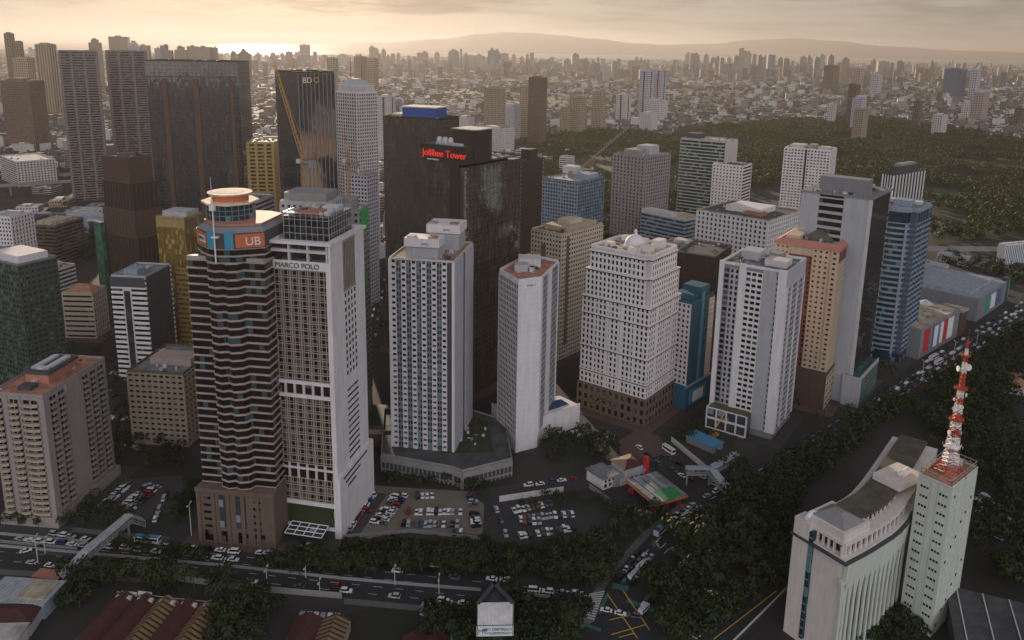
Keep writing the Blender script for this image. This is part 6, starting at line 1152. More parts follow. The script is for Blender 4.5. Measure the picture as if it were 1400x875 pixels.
def hall(name, label, cat, x, y, w, d, a, h, wm, rm, ridge=0, rib=None):
    o = thing(name, label, cat, (x, y, 0), math.radians(a)); b = MB(); b.prism(rect(w, d), 0, h); ob('wall', b, M[wm], o)
    b = MB()
    if ridge: P = offs(rect(w, d), .5); b.hexa([(*P[0], h), (*P[1], h), (*P[2], h), (*P[3], h), (P[0][0], -.05, h + ridge), (P[1][0], -.05, h + ridge), (P[2][0], .05, h + ridge), (P[3][0], .05, h + ridge)])
    else: b.prism(offs(rect(w, d), .4), h, h + .5)
    rf = ob('roof', b, M[rm], o); R = random.Random(int(x * 7 + y))
    for k in range(5):
        c = MB(); u, v = R.uniform(-w / 2 + 2, w / 2 - 3), R.uniform(-d / 2 + 2, d / 2 - 3); zz = h + (ridge * (1 - abs(v) / (d / 2)) if ridge else .5); c.box(u, v, zz - .4, u + R.uniform(1, 2.2), v + R.uniform(1, 2), zz + R.uniform(.8, 1.6)); ob('roof_vent', c, M[R.choice(['plant grey', 'plant pale', 'plant dark'])], rf)
    nW = int(w / 3.4); c = MB()
    for k in range(nW): c = MB(); c.box(-w / 2 + 1 + k * 3.4, -d / 2 - .06, 1.2, -w / 2 + 2.6 + k * 3.4, -d / 2 + .1, min(h - .6, 2.8)); ob('window', c, M['glass dark'], o)
    return o
for a in ((331, 622, 30, 18, -46, 9, 'concrete', 'roof olive', 'low olive roofed shed behind the two malls'), (355, 660, 34, 16, -46, 10, 'concrete', 'roof grey', 'grey flat shed between the blue tower and the far mall'), (345, 700, 26, 18, -46, 8, 'offwhite', 'roof pale', 'pale shed nearest the elevated line'), (412, 770, 34, 14, -50, 8, 'offwhite', 'tin roof', 'tin roofed hall beyond the blue roofed mall'), (455, 800, 30, 12, -50, 8, 'offwhite', 'tin roof', 'second tin roofed hall right of the first beyond the mall'), (385, 815, 22, 14, -50, 9, 'beige', 'roof brick', 'brick roofed house left of the tin roofed halls')):
    hall('low_hall', a[8], 'hall', *a[:6], a[6], a[7], 2.5 if a[7] == 'tin roof' else 0)
# ---------------------------------------------------------------- elevated tracks, bridges, cranes
def viaduct(pts, wdt, z, label, name='viaduct'):
    o = thing(name, label, 'viaduct', (*pts[0], 0)); ox, oy = pts[0]; b = MB(); c = MB(); g = MB()
    for (x0, y0), (x1, y1) in zip(pts, pts[1:]):
        a = math.atan2(y1 - y0, x1 - x0); L = math.hypot(x1 - x0, y1 - y0); b.rbox((x0 + x1) / 2 - ox, (y0 + y1) / 2 - oy, L + .4, wdt, a, z - 1.6, z)
        for s in (-1, 1): c.rbox((x0 + x1) / 2 - ox - s * math.sin(a) * wdt / 2, (y0 + y1) / 2 - oy + s * math.cos(a) * wdt / 2, L + .3, .4, a, z, z + 1.2)
        for k in range(int(L / 28)):
            f = (k + .5) / int(L / 28); p = MB(); p.cyl(x0 + (x1 - x0) * f - ox, y0 + (y1 - y0) * f - oy, 0, z - 1.6, 1.2, n=8); ob('pier', p, M['concrete'], o)
    ob('deck', b, M['concrete'], o); ob('parapet', c, M['concrete'], o)
viaduct([(300, 800), (430, 815), (560, 822), (760, 830)], 9, 11, 'raised concrete rail line crossing behind the malls on round piers'); viaduct([(-900, 1000), (-700, 1075), (-520, 1190), (-430, 1260)], 10, 14, 'raised concrete track passing in front of the egg-crate hotel')
def footbridge(label, spans, z, roof_m):
    o = thing('footbridge', label, 'footbridge', (*spans[0][0], 0)); ox, oy = spans[0][0]
    for (x0, y0), (x1, y1), za, zb in spans:
        a = math.atan2(y1 - y0, x1 - x0); n_ = (-math.sin(a) * 1.7, math.cos(a) * 1.7); p, q = (x0 - ox, y0 - oy), (x1 - ox, y1 - oy)
        for nm, lo, hi, mt, wd_ in (('deck', -.5, 0, 'concrete', 1), ('roof', 2.7, 3.0, roof_m, 1.25)):
            b = MB(); k = [(p[0] - n_[0] * wd_, p[1] - n_[1] * wd_, za), (q[0] - n_[0] * wd_, q[1] - n_[1] * wd_, zb), (q[0] + n_[0] * wd_, q[1] + n_[1] * wd_, zb), (p[0] + n_[0] * wd_, p[1] + n_[1] * wd_, za)]; b.hexa([(u, v, w_ + lo) for u, v, w_ in k] + [(u, v, w_ + hi) for u, v, w_ in k]); ob(nm, b, M[mt], o)
        b = MB(); L = math.hypot(x1 - x0, y1 - y0); m_ = max(2, int(L / 3))
        for s in (-1, 1):
            for k in range(m_ + 1): f = k / m_; zz = za + (zb - za) * f; X, Y = p[0] + (q[0] - p[0]) * f + s * n_[0], p[1] + (q[1] - p[1]) * f + s * n_[1]; b.bar((X, Y, zz), (X, Y, zz + 2.8), .1)
            b.bar((p[0] + s * n_[0], p[1] + s * n_[1], za + 1.1), (q[0] + s * n_[0], q[1] + s * n_[1], zb + 1.1), .09)
        ob('railing_frame', b, M['steel'], o)
        if min(za, zb) > 3:
            for f in (.05, .95): c = MB(); c.cyl(p[0] + (q[0] - p[0]) * f, p[1] + (q[1] - p[1]) * f, 0, za + (zb - za) * f - .5, .5, n=8); ob('column', c, M['concrete'], o)
B1 = DATA['b1']; footbridge('roofed grey footbridge across the avenue left of the banded bank tower', [(B1[0], B1[1], 6.2, 6.2), (B1[1], B1[2], 6.2, 1.5), (B1[0], B1[3], 6.2, 1.0)], 6.2, 'tin roof')
B2 = DATA['b2']; footbridge('branching pale blue roofed footbridge over the highway by the station canopy', [(B2[0], B2[1], 6.5, 6.5), (B2[1], B2[2], 6.5, 6.5), (B2[1], B2[3], 6.5, 1), (B2[2], B2[4], 6.5, 2)], 6.5, 'mall roof')
def crane(label, x, y, z0, h, az, jl, el, m):
    o = thing('tower_crane', label, 'crane', (x, y, z0), az); b = MB(); s = .9
    n_ = int(h / 2.6)
    for k in range(n_):
        a, c = h * k / n_, h * (k + 1) / n_
        for i in range(4):
            p, q = ((1, 1), (-1, 1), (-1, -1), (1, -1))[i], ((-1, 1), (-1, -1), (1, -1), (1, 1))[i]; b.bar((p[0] * s, p[1] * s, a), (p[0] * s, p[1] * s, c), .2); b.bar((p[0] * s, p[1] * s, a), (q[0] * s, q[1] * s, c), .13)
    ob('mast', b, M[m], o); b = MB(); c0, s0 = math.cos(el), math.sin(el); n_ = int(jl / 3)
    for k in range(n_):
        a, c = jl * k / n_, jl * (k + 1) / n_
        for (u, v) in ((.8, 0), (-.8, 0), (0, 1.5)): b.bar((c0 * a - s0 * v, u, h + 1 + s0 * a + c0 * v), (c0 * c - s0 * v, u, h + 1 + s0 * c + c0 * v), .2)
        b.bar((c0 * a, .8, h + 1 + s0 * a), (c0 * c - s0 * 1.5, 0, h + 1 + s0 * c + c0 * 1.5), .13); b.bar((c0 * a, -.8, h + 1 + s0 * a), (c0 * c - s0 * 1.5, 0, h + 1 + s0 * c + c0 * 1.5), .13); b.bar((c0 * a, -.8, h + 1 + s0 * a), (c0 * c, .8, h + 1 + s0 * c), .13)
    ob('jib', b, M[m], o); b = MB(); b.box(-8, -1.3, h, 1.6, 1.3, h + 1); b.box(-9, -1.6, h - 2, -6, 1.6, h + 1.6); ob('counterweight', b, M['concrete'], o); b = MB(); b.box(.6, 1, h - .4, 2.6, 2.6, h + 2); ob('cab', b, M['plant pale'], o); b = MB(); b.bar((-1, 0, h), (-2.5, 0, h + 9), .25); b.bar((-2.5, 0, h + 9), (c0 * jl * .9, 0, h + 1 + s0 * jl * .9), .08); ob('pendant_frame', b, M[m], o)
for a in DATA['cranes']: crane(*a)
(gx, gy), _q = DATA['fg']['site'][0], 0; o = thing('mobile_crane', 'small yellow mobile crane with slanting boom in the building yard', 'crane', (gx + 10, gy - 1, 0), .6)
b = MB(); b.box(-3, -1.3, .6, 3.5, 1.3, 2.0); ob('chassis', b, M['crane yellow'], o); b = MB(); b.box(-2, -1.1, 2.0, .6, 1.1, 3.6); ob('cab', b, M['crane yellow'], o); b = MB(); b.bar((-.5, 0, 3), (9, 0, 13), .5); ob('boom', b, M['crane yellow'], o)
for sx in (-2, 2):
    for sy in (-1.2, 1.2): b = MB(); b.bar((sx, sy - .2, .6), (sx, sy + .2, .6), .6, 0, 10); ob('wheel', b, M['plant dark'], o)
# ---------------------------------------------------------------- foreground low buildings
FG = DATA['fg']
def low(name, label, cat, key, h, wm, rm, kind='flat', over=.6, ridge=2.4, wins=True):
    P = FG[key]; cx = sum(p[0] for p in P) / 4; cy = sum(p[1] for p in P) / 4
    a = math.atan2(P[1][1] - P[0][1], P[1][0] - P[0][0]); w = (math.dist(P[0], P[1]) + math.dist(P[2], P[3])) / 2; d = (math.dist(P[1], P[2]) + math.dist(P[0], P[3])) / 2
    o = thing(name, label, cat, (cx, cy, 0), a); b = MB(); b.prism(rect(w, d), 0, h); ob('wall', b, M[wm], o); rf = None
    if kind == 'flat': b = MB(); b.prism(offs(rect(w, d), over), h + .01, h + .45); rf = ob('roof', b, M[rm], o)
    elif kind == 'hip': b = MB(); b.frust(offs(rect(w, d), over), h + .01, rect(max(w - d, .4) if w > d else .4, .4 if w > d else d - w + .4), h + ridge); rf = ob('roof', b, M[rm], o)
    elif kind == 'gables':
        n = max(2, round(w / 9)); q = w / n
        for k in range(n):
            x0 = -w / 2 + k * q; b = MB(); y0, y1 = -d / 2 - over, d / 2 + over
            b.hexa([(x0, y0, h + .01), (x0 + q, y0, h + .01), (x0 + q, y1, h + .01), (x0, y1, h + .01), (x0 + q / 2 - .05, y0, h + ridge), (x0 + q / 2 + .05, y0, h + ridge), (x0 + q / 2 + .05, y1, h + ridge), (x0 + q / 2 - .05, y1, h + ridge)]); g = ob('roof', b, M[rm[k % len(rm)]], o); rf = g
    if wins:
        for k in range(int(w / 3)): c = MB(); c.box(-w / 2 + .8 + k * 3, -d / 2 - .06, 1, -w / 2 + 2.6 + k * 3, -d / 2 + .1, min(h - .6, 2.8)); ob('window', c, M['glass dark'], o)
    return o, rf, w, d
o, rf, w, d = low('restaurant', 'wide dark red roofed building with several yellow ribbed gables along the avenue', 'restaurant', 'redroof', 4.4, 'tan', ('rust roof', 'rust roof', 'yellow roof', 'rust roof', 'yellow roof'), 'gables', .5, 2.6)
for k in range(9): b = MB(); R = random.Random(k); u = -w / 2 + 2 + k * (w - 4) / 9; b.box(u, d / 2 - 2.4, 4.6, u + 1.5, d / 2 - 1, 6.0); ob('cooling_unit', b, M['plant pale'], o)
for k in range(8): b = MB(); u = -w / 2 + 3 + k * 1.7; b.box(u, -d / 2 + 1, 5.2, u + 1.1, -d / 2 + 2, 6.6); ob('cooling_unit', b, M['plant pale'], o)
c = MB()
for k in range(8): c.bar((-w / 2 + k * w / 7, d / 2 + 1.4, 0), (-w / 2 + k * w / 7, d / 2 + 1.4, 5), .12); 
c.bar((-w / 2, d / 2 + 1.4, 5), (w / 2, d / 2 + 1.4, 5), .15); ob('rear_frame', c, M['sand'], o); b = MB(); b.box(-w / 2 + 2, d / 2 + 1.3, 3.4, -w / 2 + 8, d / 2 + 1.8, 5.4); ob('sign_panel', b, M['poster white'], o); b = MB(); b.box(-w / 2 + 8.6, d / 2 + 1.5, 3.6, -w / 2 + 14, d / 2 + 2, 6); ob('sign_panel', b, M['mint'], o)
o, rf, w, d = low('restaurant', 'smaller dark red roofed building with one yellow ribbed patch beside the parking lane', 'restaurant', 'redroof2', 4.4, 'sand', ('rust roof', 'yellow roof'), 'gables', .5, 2.4)
for k in range(6): b = MB(); u = -w / 2 + 1 + k * 2.6; b.box(u, d / 2 + .4, 3.8 if k % 2 else 0, u + 1.8, d / 2 + 2, 5.6); ob('cooling_unit', b, M['plant pale' if k % 3 else 'plant grey'], o)
o, rf, w, d = low('warehouse', 'grey white tin roofed warehouse at the lower left corner', 'warehouse', 'leftwhite', 6.5, 'blue grey', 'tin roof', 'flat'); b = MB(); b.box(w * .05, -d * .4, 7, w * .45, d * .4, 7.6); ob('roof_sheet', b, M['roof sand'], o)
low('shop_house', 'dark red roofed shop below the tin roofed warehouse', 'shop', 'leftred', 5, 'pale grey', 'rust roof', 'hip', .5, 2.2); low('shop_house', 'pale flat roofed shop at the bottom left edge', 'shop', 'leftlow', 5.4, 'offwhite', 'roof pale')
low('restaurant', 'dark roofed building with a lime green gable end at the bottom edge', 'restaurant', 'greenroof', 4, 'tan', ('rust roof', 'rust roof', 'green mesh'), 'gables', .5, 2.2)
o, rf, w, d = low('office_house', 'small building with dark red roof and a red sign tower near the crossing', 'building', 'redhouse', 8, 'pale grey', 'rust roof', 'hip', .7, 1.6); b = MB(); b.box(w / 2 - 1.2, -d / 2 - 1.6, 0, w / 2 + 1.0, -d / 2 + .4, 12); ob('sign_tower', b, M['poster red'], o); b = MB(); b.box(-w / 2 - 6, -d / 2, 0, -w / 2, d / 2, 5.5); ob('annex', b, M['concrete'], o)
o, rf, w, d = low('office_house', 'two storey white house with flat grey roof beside the red roofed one', 'building', 'whitehouse', 5.6, 'white', 'roof grey'); b = MB(); b.box(w / 2, -d / 2 - 2, 0, w / 2 + 6, -d / 2 + 4, 3.4); ob('annex', b, M['cream'], o)
for k in range(4): b = MB(); b.box(-w / 2 + 1 + k * 2.4, -d / 2 - .07, 3.6, -w / 2 + 2.4 + k * 2.4, -d / 2, 4.8); ob('window', b, M['glass dark'], o)
P = FG['canopy']; cx = sum(p[0] for p in P) / 4; cy = sum(p[1] for p in P) / 4; a = math.atan2(P[1][1] - P[0][1], P[1][0] - P[0][0]); w, d = math.dist(P[0], P[1]), math.dist(P[1], P[2])
o = thing('fuel_station', 'fuel station canopy with striped blue grey roof, one green panel and orange edge', 'station', (cx, cy, 0), a)
b = MB(); b.box(-w / 2, -d / 2, 5.6, w / 2, d / 2, 6.5); ob('canopy', b, M['roof grey'], o); b = MB(); b.box(-w / 2 - .2, -d / 2 - .2, 5.4, w / 2 + .2, d / 2 + .2, 6.2); ob('fascia', b, M['orange'], o)
for k, mt in enumerate(('roof grey', 'canopy grey', 'roof grey', 'canopy grey', 'roof grey')): b = MB(); b.box(-w / 2 + .2 + k * w / 5, -d / 2 + .2, 6.5, -w / 2 + (k + 1) * w / 5 - .5, d / 2 - .2, 6.9); ob('roof_panel', b, M[mt], o)
b = MB(); b.box(-w * .2, -d / 2 + .3, 6.92, w * .35, -d * .12, 7.0); ob('green_panel', b, M['net green'], o)
for sx in (-.38, 0, .38):
    for sy in (-.38, .38): b = MB(); b.cyl(sx * w, sy * d, 0, 5.6, .35, n=8); ob('column', b, M['poster red'], o); b = MB(); b.box(sx * w - 1, sy * d + 1, 0, sx * w + 1, sy * d + 2, 2); ob('fuel_pump', b, M['poster red'], o)
o, rf, w, d = low('hall', 'low dark flat roofed hall with thin pale seams at the lower right corner', 'hall', 'lowdark', 9.6, 'dark grey', 'roof dark', 'flat'); 
for k in range(4): b = MB(); b.box(-w / 2 + 3 + k * w / 4, -d / 2, 10.1, -w / 2 + 3.4 + k * w / 4, d / 2, 10.5); ob('roof_seam', b, M['plant pale'], o)
low('hall', 'blue roofed hall among trees right of the mast tower', 'hall', 'bluehall', 4.5, 'blue grey', 'sky blue', 'hip', .5, 1.6); low('villa', 'white walled villa with brown tiled roof among dense trees', 'house', 'villa', 5, 'white', 'roof brick', 'hip', .8, 2.5); low('shed', 'little tin shed beside the parking lane', 'shed', 'shed', 2.6, 'blue grey', 'tin roof', 'flat', .3, 1, False); low('kiosk', 'brick red kiosk roof at the foot of the left footbridge', 'kiosk', 'kiosk', 3.2, 'brown', 'salmon', 'flat', .4, 1, False); low('shed', 'blue tin roofed site shed under the balcony tower', 'shed', 'site', 3.4, 'mid grey', 'sky blue', 'flat', .4, 1, False)
sheet('court_ground', FG['court'], .35, M['court green']); 
P = FG['courtB']; cx = sum(p[0] for p in P) / 4; cy = sum(p[1] for p in P) / 4; o = thing('podium_building', 'low podium with green roof court between the lattice hotel and the striped tower', 'podium', (cx, cy, 0)); b = MB(); b.box(-10, -16, 0, 9, 16, 9); ob('wall', b, M['brown stone'], o); b = MB(); b.box(-7, -10, 9, 6, 13, 9.1); ob('sport_court', b, M['court green'], o); c = MB(); c.box(-10, -16.3, 7, 9, -16, 9.6); ob('fascia', c, M['sand'], o)
# three-sided billboard
bx, by, z0, z1 = DATA['board']; z0 += 1.2; z1 += 1.2; o = thing('billboard', 'three sided billboard with blank grey white face and a lettered strip on a dark post', 'billboard', (bx, by, 0), .05)
W = 6.3; zt = z0 + (z1 - z0) * .34; tri = [(-W, -2), (W, -2), (0, 9)]
b = MB(); b.box(-2.6, 0, 0, 2.6, 3, z0); ob('post', b, M['steel dark'], o)
b = MB(); b.prism(offs(tri, -.5), z0 + .5, z1 - 1.2); ob('inner_frame', b, M['steel dark'], o)
EF = edge(tri, 0)
b = MB(); b.fbox(EF, 0, EF[6], zt, z1, -.3, .0); ob('blank_face', b, striped('face sheet', (.74, .72, .72), (.64, .63, .64), .8, 0, .8, .5), o)
b = MB(); b.fbox(EF, -.1, EF[6] + .1, z0, zt - .5, -.3, .02); ob('lettered_strip', b, M['poster white'], o)
q = zt - .5 - z0; b = MB(); strokes(b, EF, 4.2, 12.2, z0 + q * .56, q * .24, .05, 14, 5); strokes(b, EF, 4.2, 12.0, z0 + q * .2, q * .2, .05, 18, 8); ob('lettering', b, M['black letters'], o)
b = MB(); b.fbox(EF, 2.3, 3.7, z0 + q * .5, z0 + q * .8, .02, .06); ob('emblem', b, M['poster green'], o); text('MC', EF, M['black letters'], q * .62, .5, z0 + q * .3, o, .03, 'emblem_lettering', .02)
for i in (1, 2): e = edge(tri, i); b = MB(); b.fbox(e, 0, e[6], z0, z1, -.3, 0); ob('side_face', b, M['steel dark'] if i == 2 else M['mid grey'], o); b = MB(); b.fbox(e, -.2, e[6] + .2, z1, z1 + .4, -1.2, .2); ob('top_walkway', b, M['dark grey'], o)
# street lamps
lp = None
for x, y, h in DATA['lamps']:
    o = thing('street_lamp', 'tall slim grey lamp post standing along the main roads', 'street lamp', (x, y, 0), 0, 'lamp posts along the main roads')
    b = MB(); b.cyl(0, 0, 0, h, .22, .13, 8); ob('pole', b, M['plant pale'], o)
    for s in (-1, 1): b = MB(); b.bar((0, 0, h - .2), (0, s * 1.8, h + .3), .1); b.box(-.25, s * 1.8 - .6, h + .2, .25, s * 1.8 + .6, h + .45); ob('lamp_head', b, M['plant pale'], o)
# ---------------------------------------------------------------- vehicles
def carmesh(L, W_, H_, hood, tail, van=False):
    b = MB(); z0, zb = .28, H_ * .56; hw = W_ / 2
    b.box(-L / 2, -hw, z0, L / 2, hw, zb); i = len(b.v)
    for sx in (-1, 1):
        for sy in (-1, 1): b.bar((sx * L * .31, sy * (hw - .12), .33), (sx * L * .31, sy * (hw + .03), .33), .33, 1, 10)
    r0, r1 = -L / 2 + tail, L / 2 - hood
    b.box(r0 + .35, -hw * .8, H_ - .06, r1 - .75, hw * .8, H_)
    g = MB(); g.hexa([(r0, -hw * .96, zb), (r1, -hw * .96, zb), (r1, hw * .96, zb), (r0, hw * .96, zb), (r0 + .35, -hw * .8, H_ - .06), (r1 - .75, -hw * .8, H_ - .06), (r1 - .75, hw * .8, H_ - .06), (r0 + .35, hw * .8, H_ - .06)])
    return b, g
PAINT = {}
for nm, rgb in (('white', (.72, .72, .72)), ('silver', (.40, .41, .43)), ('black', (.012, .012, .014)), ('grey', (.10, .105, .11)), ('red', (.22, .02, .02)), ('blue', (.03, .06, .16)), ('yellow', (.6, .38, .03))):
    PAINT[nm] = plain('car paint ' + nm, rgb, .28)
TYRE = plain('tyre', (.012, .012, .012), .8); CG = glass('car glass', (.012, .015, .018), rough=.06, share=0)
PROTO = {}
def car_proto(kind, colr):
    k = (kind, colr)
    if k not in PROTO:
        b, g = carmesh(*{'sedan': (4.5, 1.75, 1.45, 1.25, .75), 'suv': (4.7, 1.85, 1.78, 1.15, .15), 'van': (5.0, 1.9, 2.05, .5, .05)}[kind]); PROTO[k] = (b.mesh('body', [PAINT[colr], TYRE]), g.mesh('window', CG))
    return PROTO[k]
AREA = {'gravel': 'in the open gravel car park beside the lattice front hotel', 'paved': 'in the paved car park below the striped tower', 'left': 'in the car park behind the left footbridge', 'highway': 'in the highway traffic on the right', 'rear': 'in the car park right of the mast tower', 'side': 'on the side street by the domed tower', 'avenue': 'on the wide avenue crossing the foreground', 'slip': 'on the slip road near the broadcast building', 'back': 'in the small car parks behind the beige block', 'behind': 'in the lot behind the lattice front hotel', 'slabside': 'beside the white blank-front tower'}
R = random.Random(21); CARS = []
for x0, y0, x1, y1, n, h, g in DATA['cars']:
    for k in range(n):
        if R.random() < .06 and n > 4: continue
        f = (k + .5) / n; j = R.uniform(-.5, .5); x, y = x0 + (x1 - x0) * f + j * .4, y0 + (y1 - y0) * f + R.uniform(-.4, .4)
        colr = R.choices(['white', 'silver', 'black', 'grey', 'red', 'blue'], [34, 20, 18, 14, 9, 5] if g != 'avenue' else [52, 14, 12, 12, 6, 4])[0]
        CARS.append((math.hypot(x, y), x, y, h + R.uniform(-.025, .025) + (PI if R.random() < .5 else 0), colr, R.choices(['sedan', 'suv', 'van'], [5, 4, 1])[0], g))
CARS.sort(); far_cars = {}
for k, (dd, x, y, h, colr, kind, g) in enumerate(CARS):
    z = .3 if g in ('gravel', 'paved', 'left', 'rear') else .1
    if k < 300:
        o = thing('parked_car' if g in ('gravel', 'paved', 'left', 'rear', 'back', 'behind', 'slabside') else 'car', f'{colr} {kind if kind != "suv" else "tall wagon"} ' + AREA[g], 'car', (x, y, z), h, f'{colr} {kind} cars ' + AREA[g]); bm_, gm_ = car_proto(kind, colr)
        link(bpy.data.objects.new('body', bm_), o); link(bpy.data.objects.new('window', gm_), o)
    else:
        b = far_cars.setdefault(colr, MB()); b.rbox(x, y, 4.4, 1.7, h, z + .2, z + .85); b.rbox(x, y, 2.4, 1.5, h, z + .85, z + 1.4)
for colr, b in far_cars.items(): tag(ob('distant_traffic', b, PAINT[colr]), f'far {colr} cars thinning out along the highway', 'traffic', kind='stuff')
def bus(label, u, h, L, c1, c2, cat='bus'):
    x, y = u; o = thing('bus' if cat == 'bus' else 'van', label, cat, (x, y, .1), h); Hb = 3.1 if cat == 'bus' else 2.2; W_ = 1.25 if cat == 'bus' else .95
    b = MB(); b.box(-L / 2, -W_, .4, L / 2, W_, Hb); 
    for sx in (-.32, .32):
        for s in (-1, 1): b.bar((sx * L, s * (W_ - .15), .45), (sx * L, s * (W_ + .03), .45), .45, 1, 10)
    ob('body', b, [M[c1], TYRE], o); b = MB(); b.box(-L / 2 + .05, -W_ + .1, Hb, L / 2 - .3, W_ - .1, Hb + .12); ob('roof', b, M[c2], o)
    for s in (-1, 1): b = MB(); b.box(-L / 2 + .4, s * W_ - .03, Hb * .52, L / 2 - .5, s * W_ + .03, Hb * .86); ob('window', b, CG, o)
    b = MB(); b.box(L / 2 - .03, -W_ + .15, Hb * .45, L / 2 + .04, W_ - .15, Hb * .9); ob('windscreen', b, CG, o)
for a in DATA['buses']: bus(*a)
# ---------------------------------------------------------------- trees
def leafmat(name, a, bcol):
    m = bpy.data.materials.new(name); t, p = nt(m); oi = N(t, 'ShaderNodeObjectInfo'); tc = N(t, 'ShaderNodeTexCoord'); n = N(t, 'ShaderNodeTexNoise'); n.inputs['Scale'].default_value = .35; n.inputs['Detail'].default_value = 3
    t.links.new(tc.outputs['Object'], n.inputs['Vector']); m1 = mixc(t, oi.outputs['Random'], a, bcol); m2 = mixc(t, n.outputs['Fac'], tuple(c * .45 for c in a), tuple(c * 1.6 for c in bcol)); t.links.new(mixc(t, .5, m1, m2), p.inputs['Base Color'])
    p.inputs['Roughness'].default_value = .75; p.inputs['Specular IOR Level'].default_value = .25; return m
LEAF = leafmat('foliage', (.007, .016, .005), (.036, .046, .013)); LEAFW = leafmat('wood foliage', (.010, .022, .006), (.046, .060, .015)); PALM = leafmat('palm fronds', (.014, .025, .008), (.034, .048, .016)); BARK = wall('bark', (.09, .065, .045))
def clump(rs, n, blobs, q):
    """leaf faces scattered through several overlapping, uneven blobs"""
    V = []; Fc = []
    for cx, cy, cz, rx, rz in blobs:
        for k in range(max(1, int(n / len(blobs)))):
            d = rs.normal(size=3); d /= np.linalg.norm(d); r = rs.uniform(.55, 1.05) ** .6
            if d[2] < -.55: d[2] *= -.5
            p = np.array((cx, cy, cz)) + d * r * np.array((rx, rx, rz)); u = np.cross(d + rs.normal(size=3) * .7, rs.normal(size=3)); u /= np.linalg.norm(u) + 1e-9; w_ = np.cross(d, u); w_ /= np.linalg.norm(w_) + 1e-9
            s = q * rs.uniform(.5, 1.2); i = len(V); V += [tuple(p - u * s - w_ * s * .6), tuple(p + u * s - w_ * s * .5), tuple(p + u * s * .7 + w_ * s * .7), tuple(p - u * s * .8 + w_ * s * .6)]; Fc.append((i, i + 1, i + 2, i + 3))
    return V, Fc
rs = np.random.RandomState(4); CROWN = []; TRUNK = []
for k in range(7):
    nb = 6 + k % 3; bl = [(rs.uniform(-.55, .55), rs.uniform(-.55, .55), rs.uniform(.62, 1.08), rs.uniform(.32, .55), rs.uniform(.24, .42)) for _ in range(nb)]
    V, Fc = clump(rs, 560, bl, .085); me = bpy.data.meshes.new('crown'); me.from_pydata(V, [], Fc); me.materials.append(LEAF); CROWN.append(me)
    b = MB(); b.cyl(0, 0, 0, .62, .045, .03, 7)
    for cx, cy, cz, rx, rz in bl[:5]: b.bar((0, 0, .42), (cx * .8, cy * .8, cz), .016, n=5)
    TRUNK.append(b.mesh('trunk', BARK))
PC = []
for k in range(2):
    V = []; Fc = []
    for j in range(17):
        a = 2 * PI * j / 17 + rs.uniform(-.2, .2); el = rs.uniform(-.1, .9); prev = None
        for s_ in range(6):
            f = s_ / 5; r = .36 * f * math.cos(el) + .02; z = .9 + .36 * f * math.sin(el) - .26 * f * f; ww = .055 * math.sin(PI * (f * .9 + .08)); i = len(V); n_ = (-math.sin(a), math.cos(a))
            V += [(r * math.cos(a) + n_[0] * ww, r * math.sin(a) + n_[1] * ww, z - ww * .6), (r * math.cos(a), r * math.sin(a), z), (r * math.cos(a) - n_[0] * ww, r * math.sin(a) - n_[1] * ww, z - ww * .6)]
            if prev is not None: Fc += [(prev, prev + 1, i + 1, i), (prev + 1, prev + 2, i + 2, i + 1)]
            prev = i
    me = bpy.data.meshes.new('crown'); me.from_pydata(V, [], Fc); me.materials.append(PALM); PC.append(me)
b = MB(); b.cyl(0, 0, 0, .5, .028, .02, 7); b.cyl(0, 0, .5, .92, .02, .016, 7); PT = b.mesh('trunk', BARK)
def inpoly(x, y, P):
    c = False
    for i in range(len(P)):
        (x0, y0), (x1, y1) = P[i - 1], P[i]
        if (y0 > y) != (y1 > y) and x < (x1 - x0) * (y - y0) / (y1 - y0) + x0: c = not c
    return c
TL = {'hedge': 'in the dark tree belt between the car parks and the avenue', 'lotedge': 'at the edge of the gravel car park', 'park': 'in the dark grove beside the highway', 'corner': 'near the wide crossing', 'bottom': 'along the bottom edge below the avenue', 'station': 'around the fuel station', 'rightpark': 'in the gardens right of the highway', 'rightlow': 'beside the car park right of the mast tower', 'leftbottom': 'around the red roofed restaurant', 'mid': 'on the median of the avenue', 'lotleft': 'in front of the car park by the left footbridge', 'street': 'on the street beside the banded bank tower', 'podium': 'in front of the columned podium', 'domeside': 'on the plaza side of the domed tower', 'hotelside': 'beside the balcony tower construction yard', 'oldpark': 'in the small park beside the brown louvred block', 'condofront': 'at the foot of the round-balconied condominium', 'slabfront': 'at the foot of the fluted broadcast building', 'bottomleft2': 'between the two red roofed restaurants', 'signside': 'beside the three sided billboard', 'gasedge': 'along the low wall of the paved car park', 'backlot': 'in the yard between the beige block and the banded bank tower', 'backyard': 'beside the small lots behind the condominium', 'slipgrove': 'in the grove between the crossing and the slip road', 'fieldedge': 'around the dry field by the highway', 'lane': 'along the lane below the paved car park', 'edsafar': 'along the raised rail line behind the malls'}
TR = []
for nm, n, poly, palm, (s0, s1) in DATA['trees']:
    R = random.Random(nm); x0, x1 = min(p[0] for p in poly), max(p[0] for p in poly); y0, y1 = min(p[1] for p in poly), max(p[1] for p in poly); c = 0; tries = 0; got = []
    while c < n and tries < 4000:
        tries += 1; x, y = R.uniform(x0, x1), R.uniform(y0, y1)
        if not inpoly(x, y, poly) or nm not in ('hedge', 'mid') and any(inpoly(x, y, DATA['roads'][q]) for q in ('avenue', 'highway', 'side_street', 'slip_road', 'tower_street')) or any((x - a) ** 2 + (y - b_) ** 2 < 7 for a, b_ in got): continue
        got.append((x, y)); TR.append((math.hypot(x, y), x, y, R.random() < palm, R.uniform(s0, s1), nm, R.random() * 6.28)); c += 1
TR.sort(); MASS = []
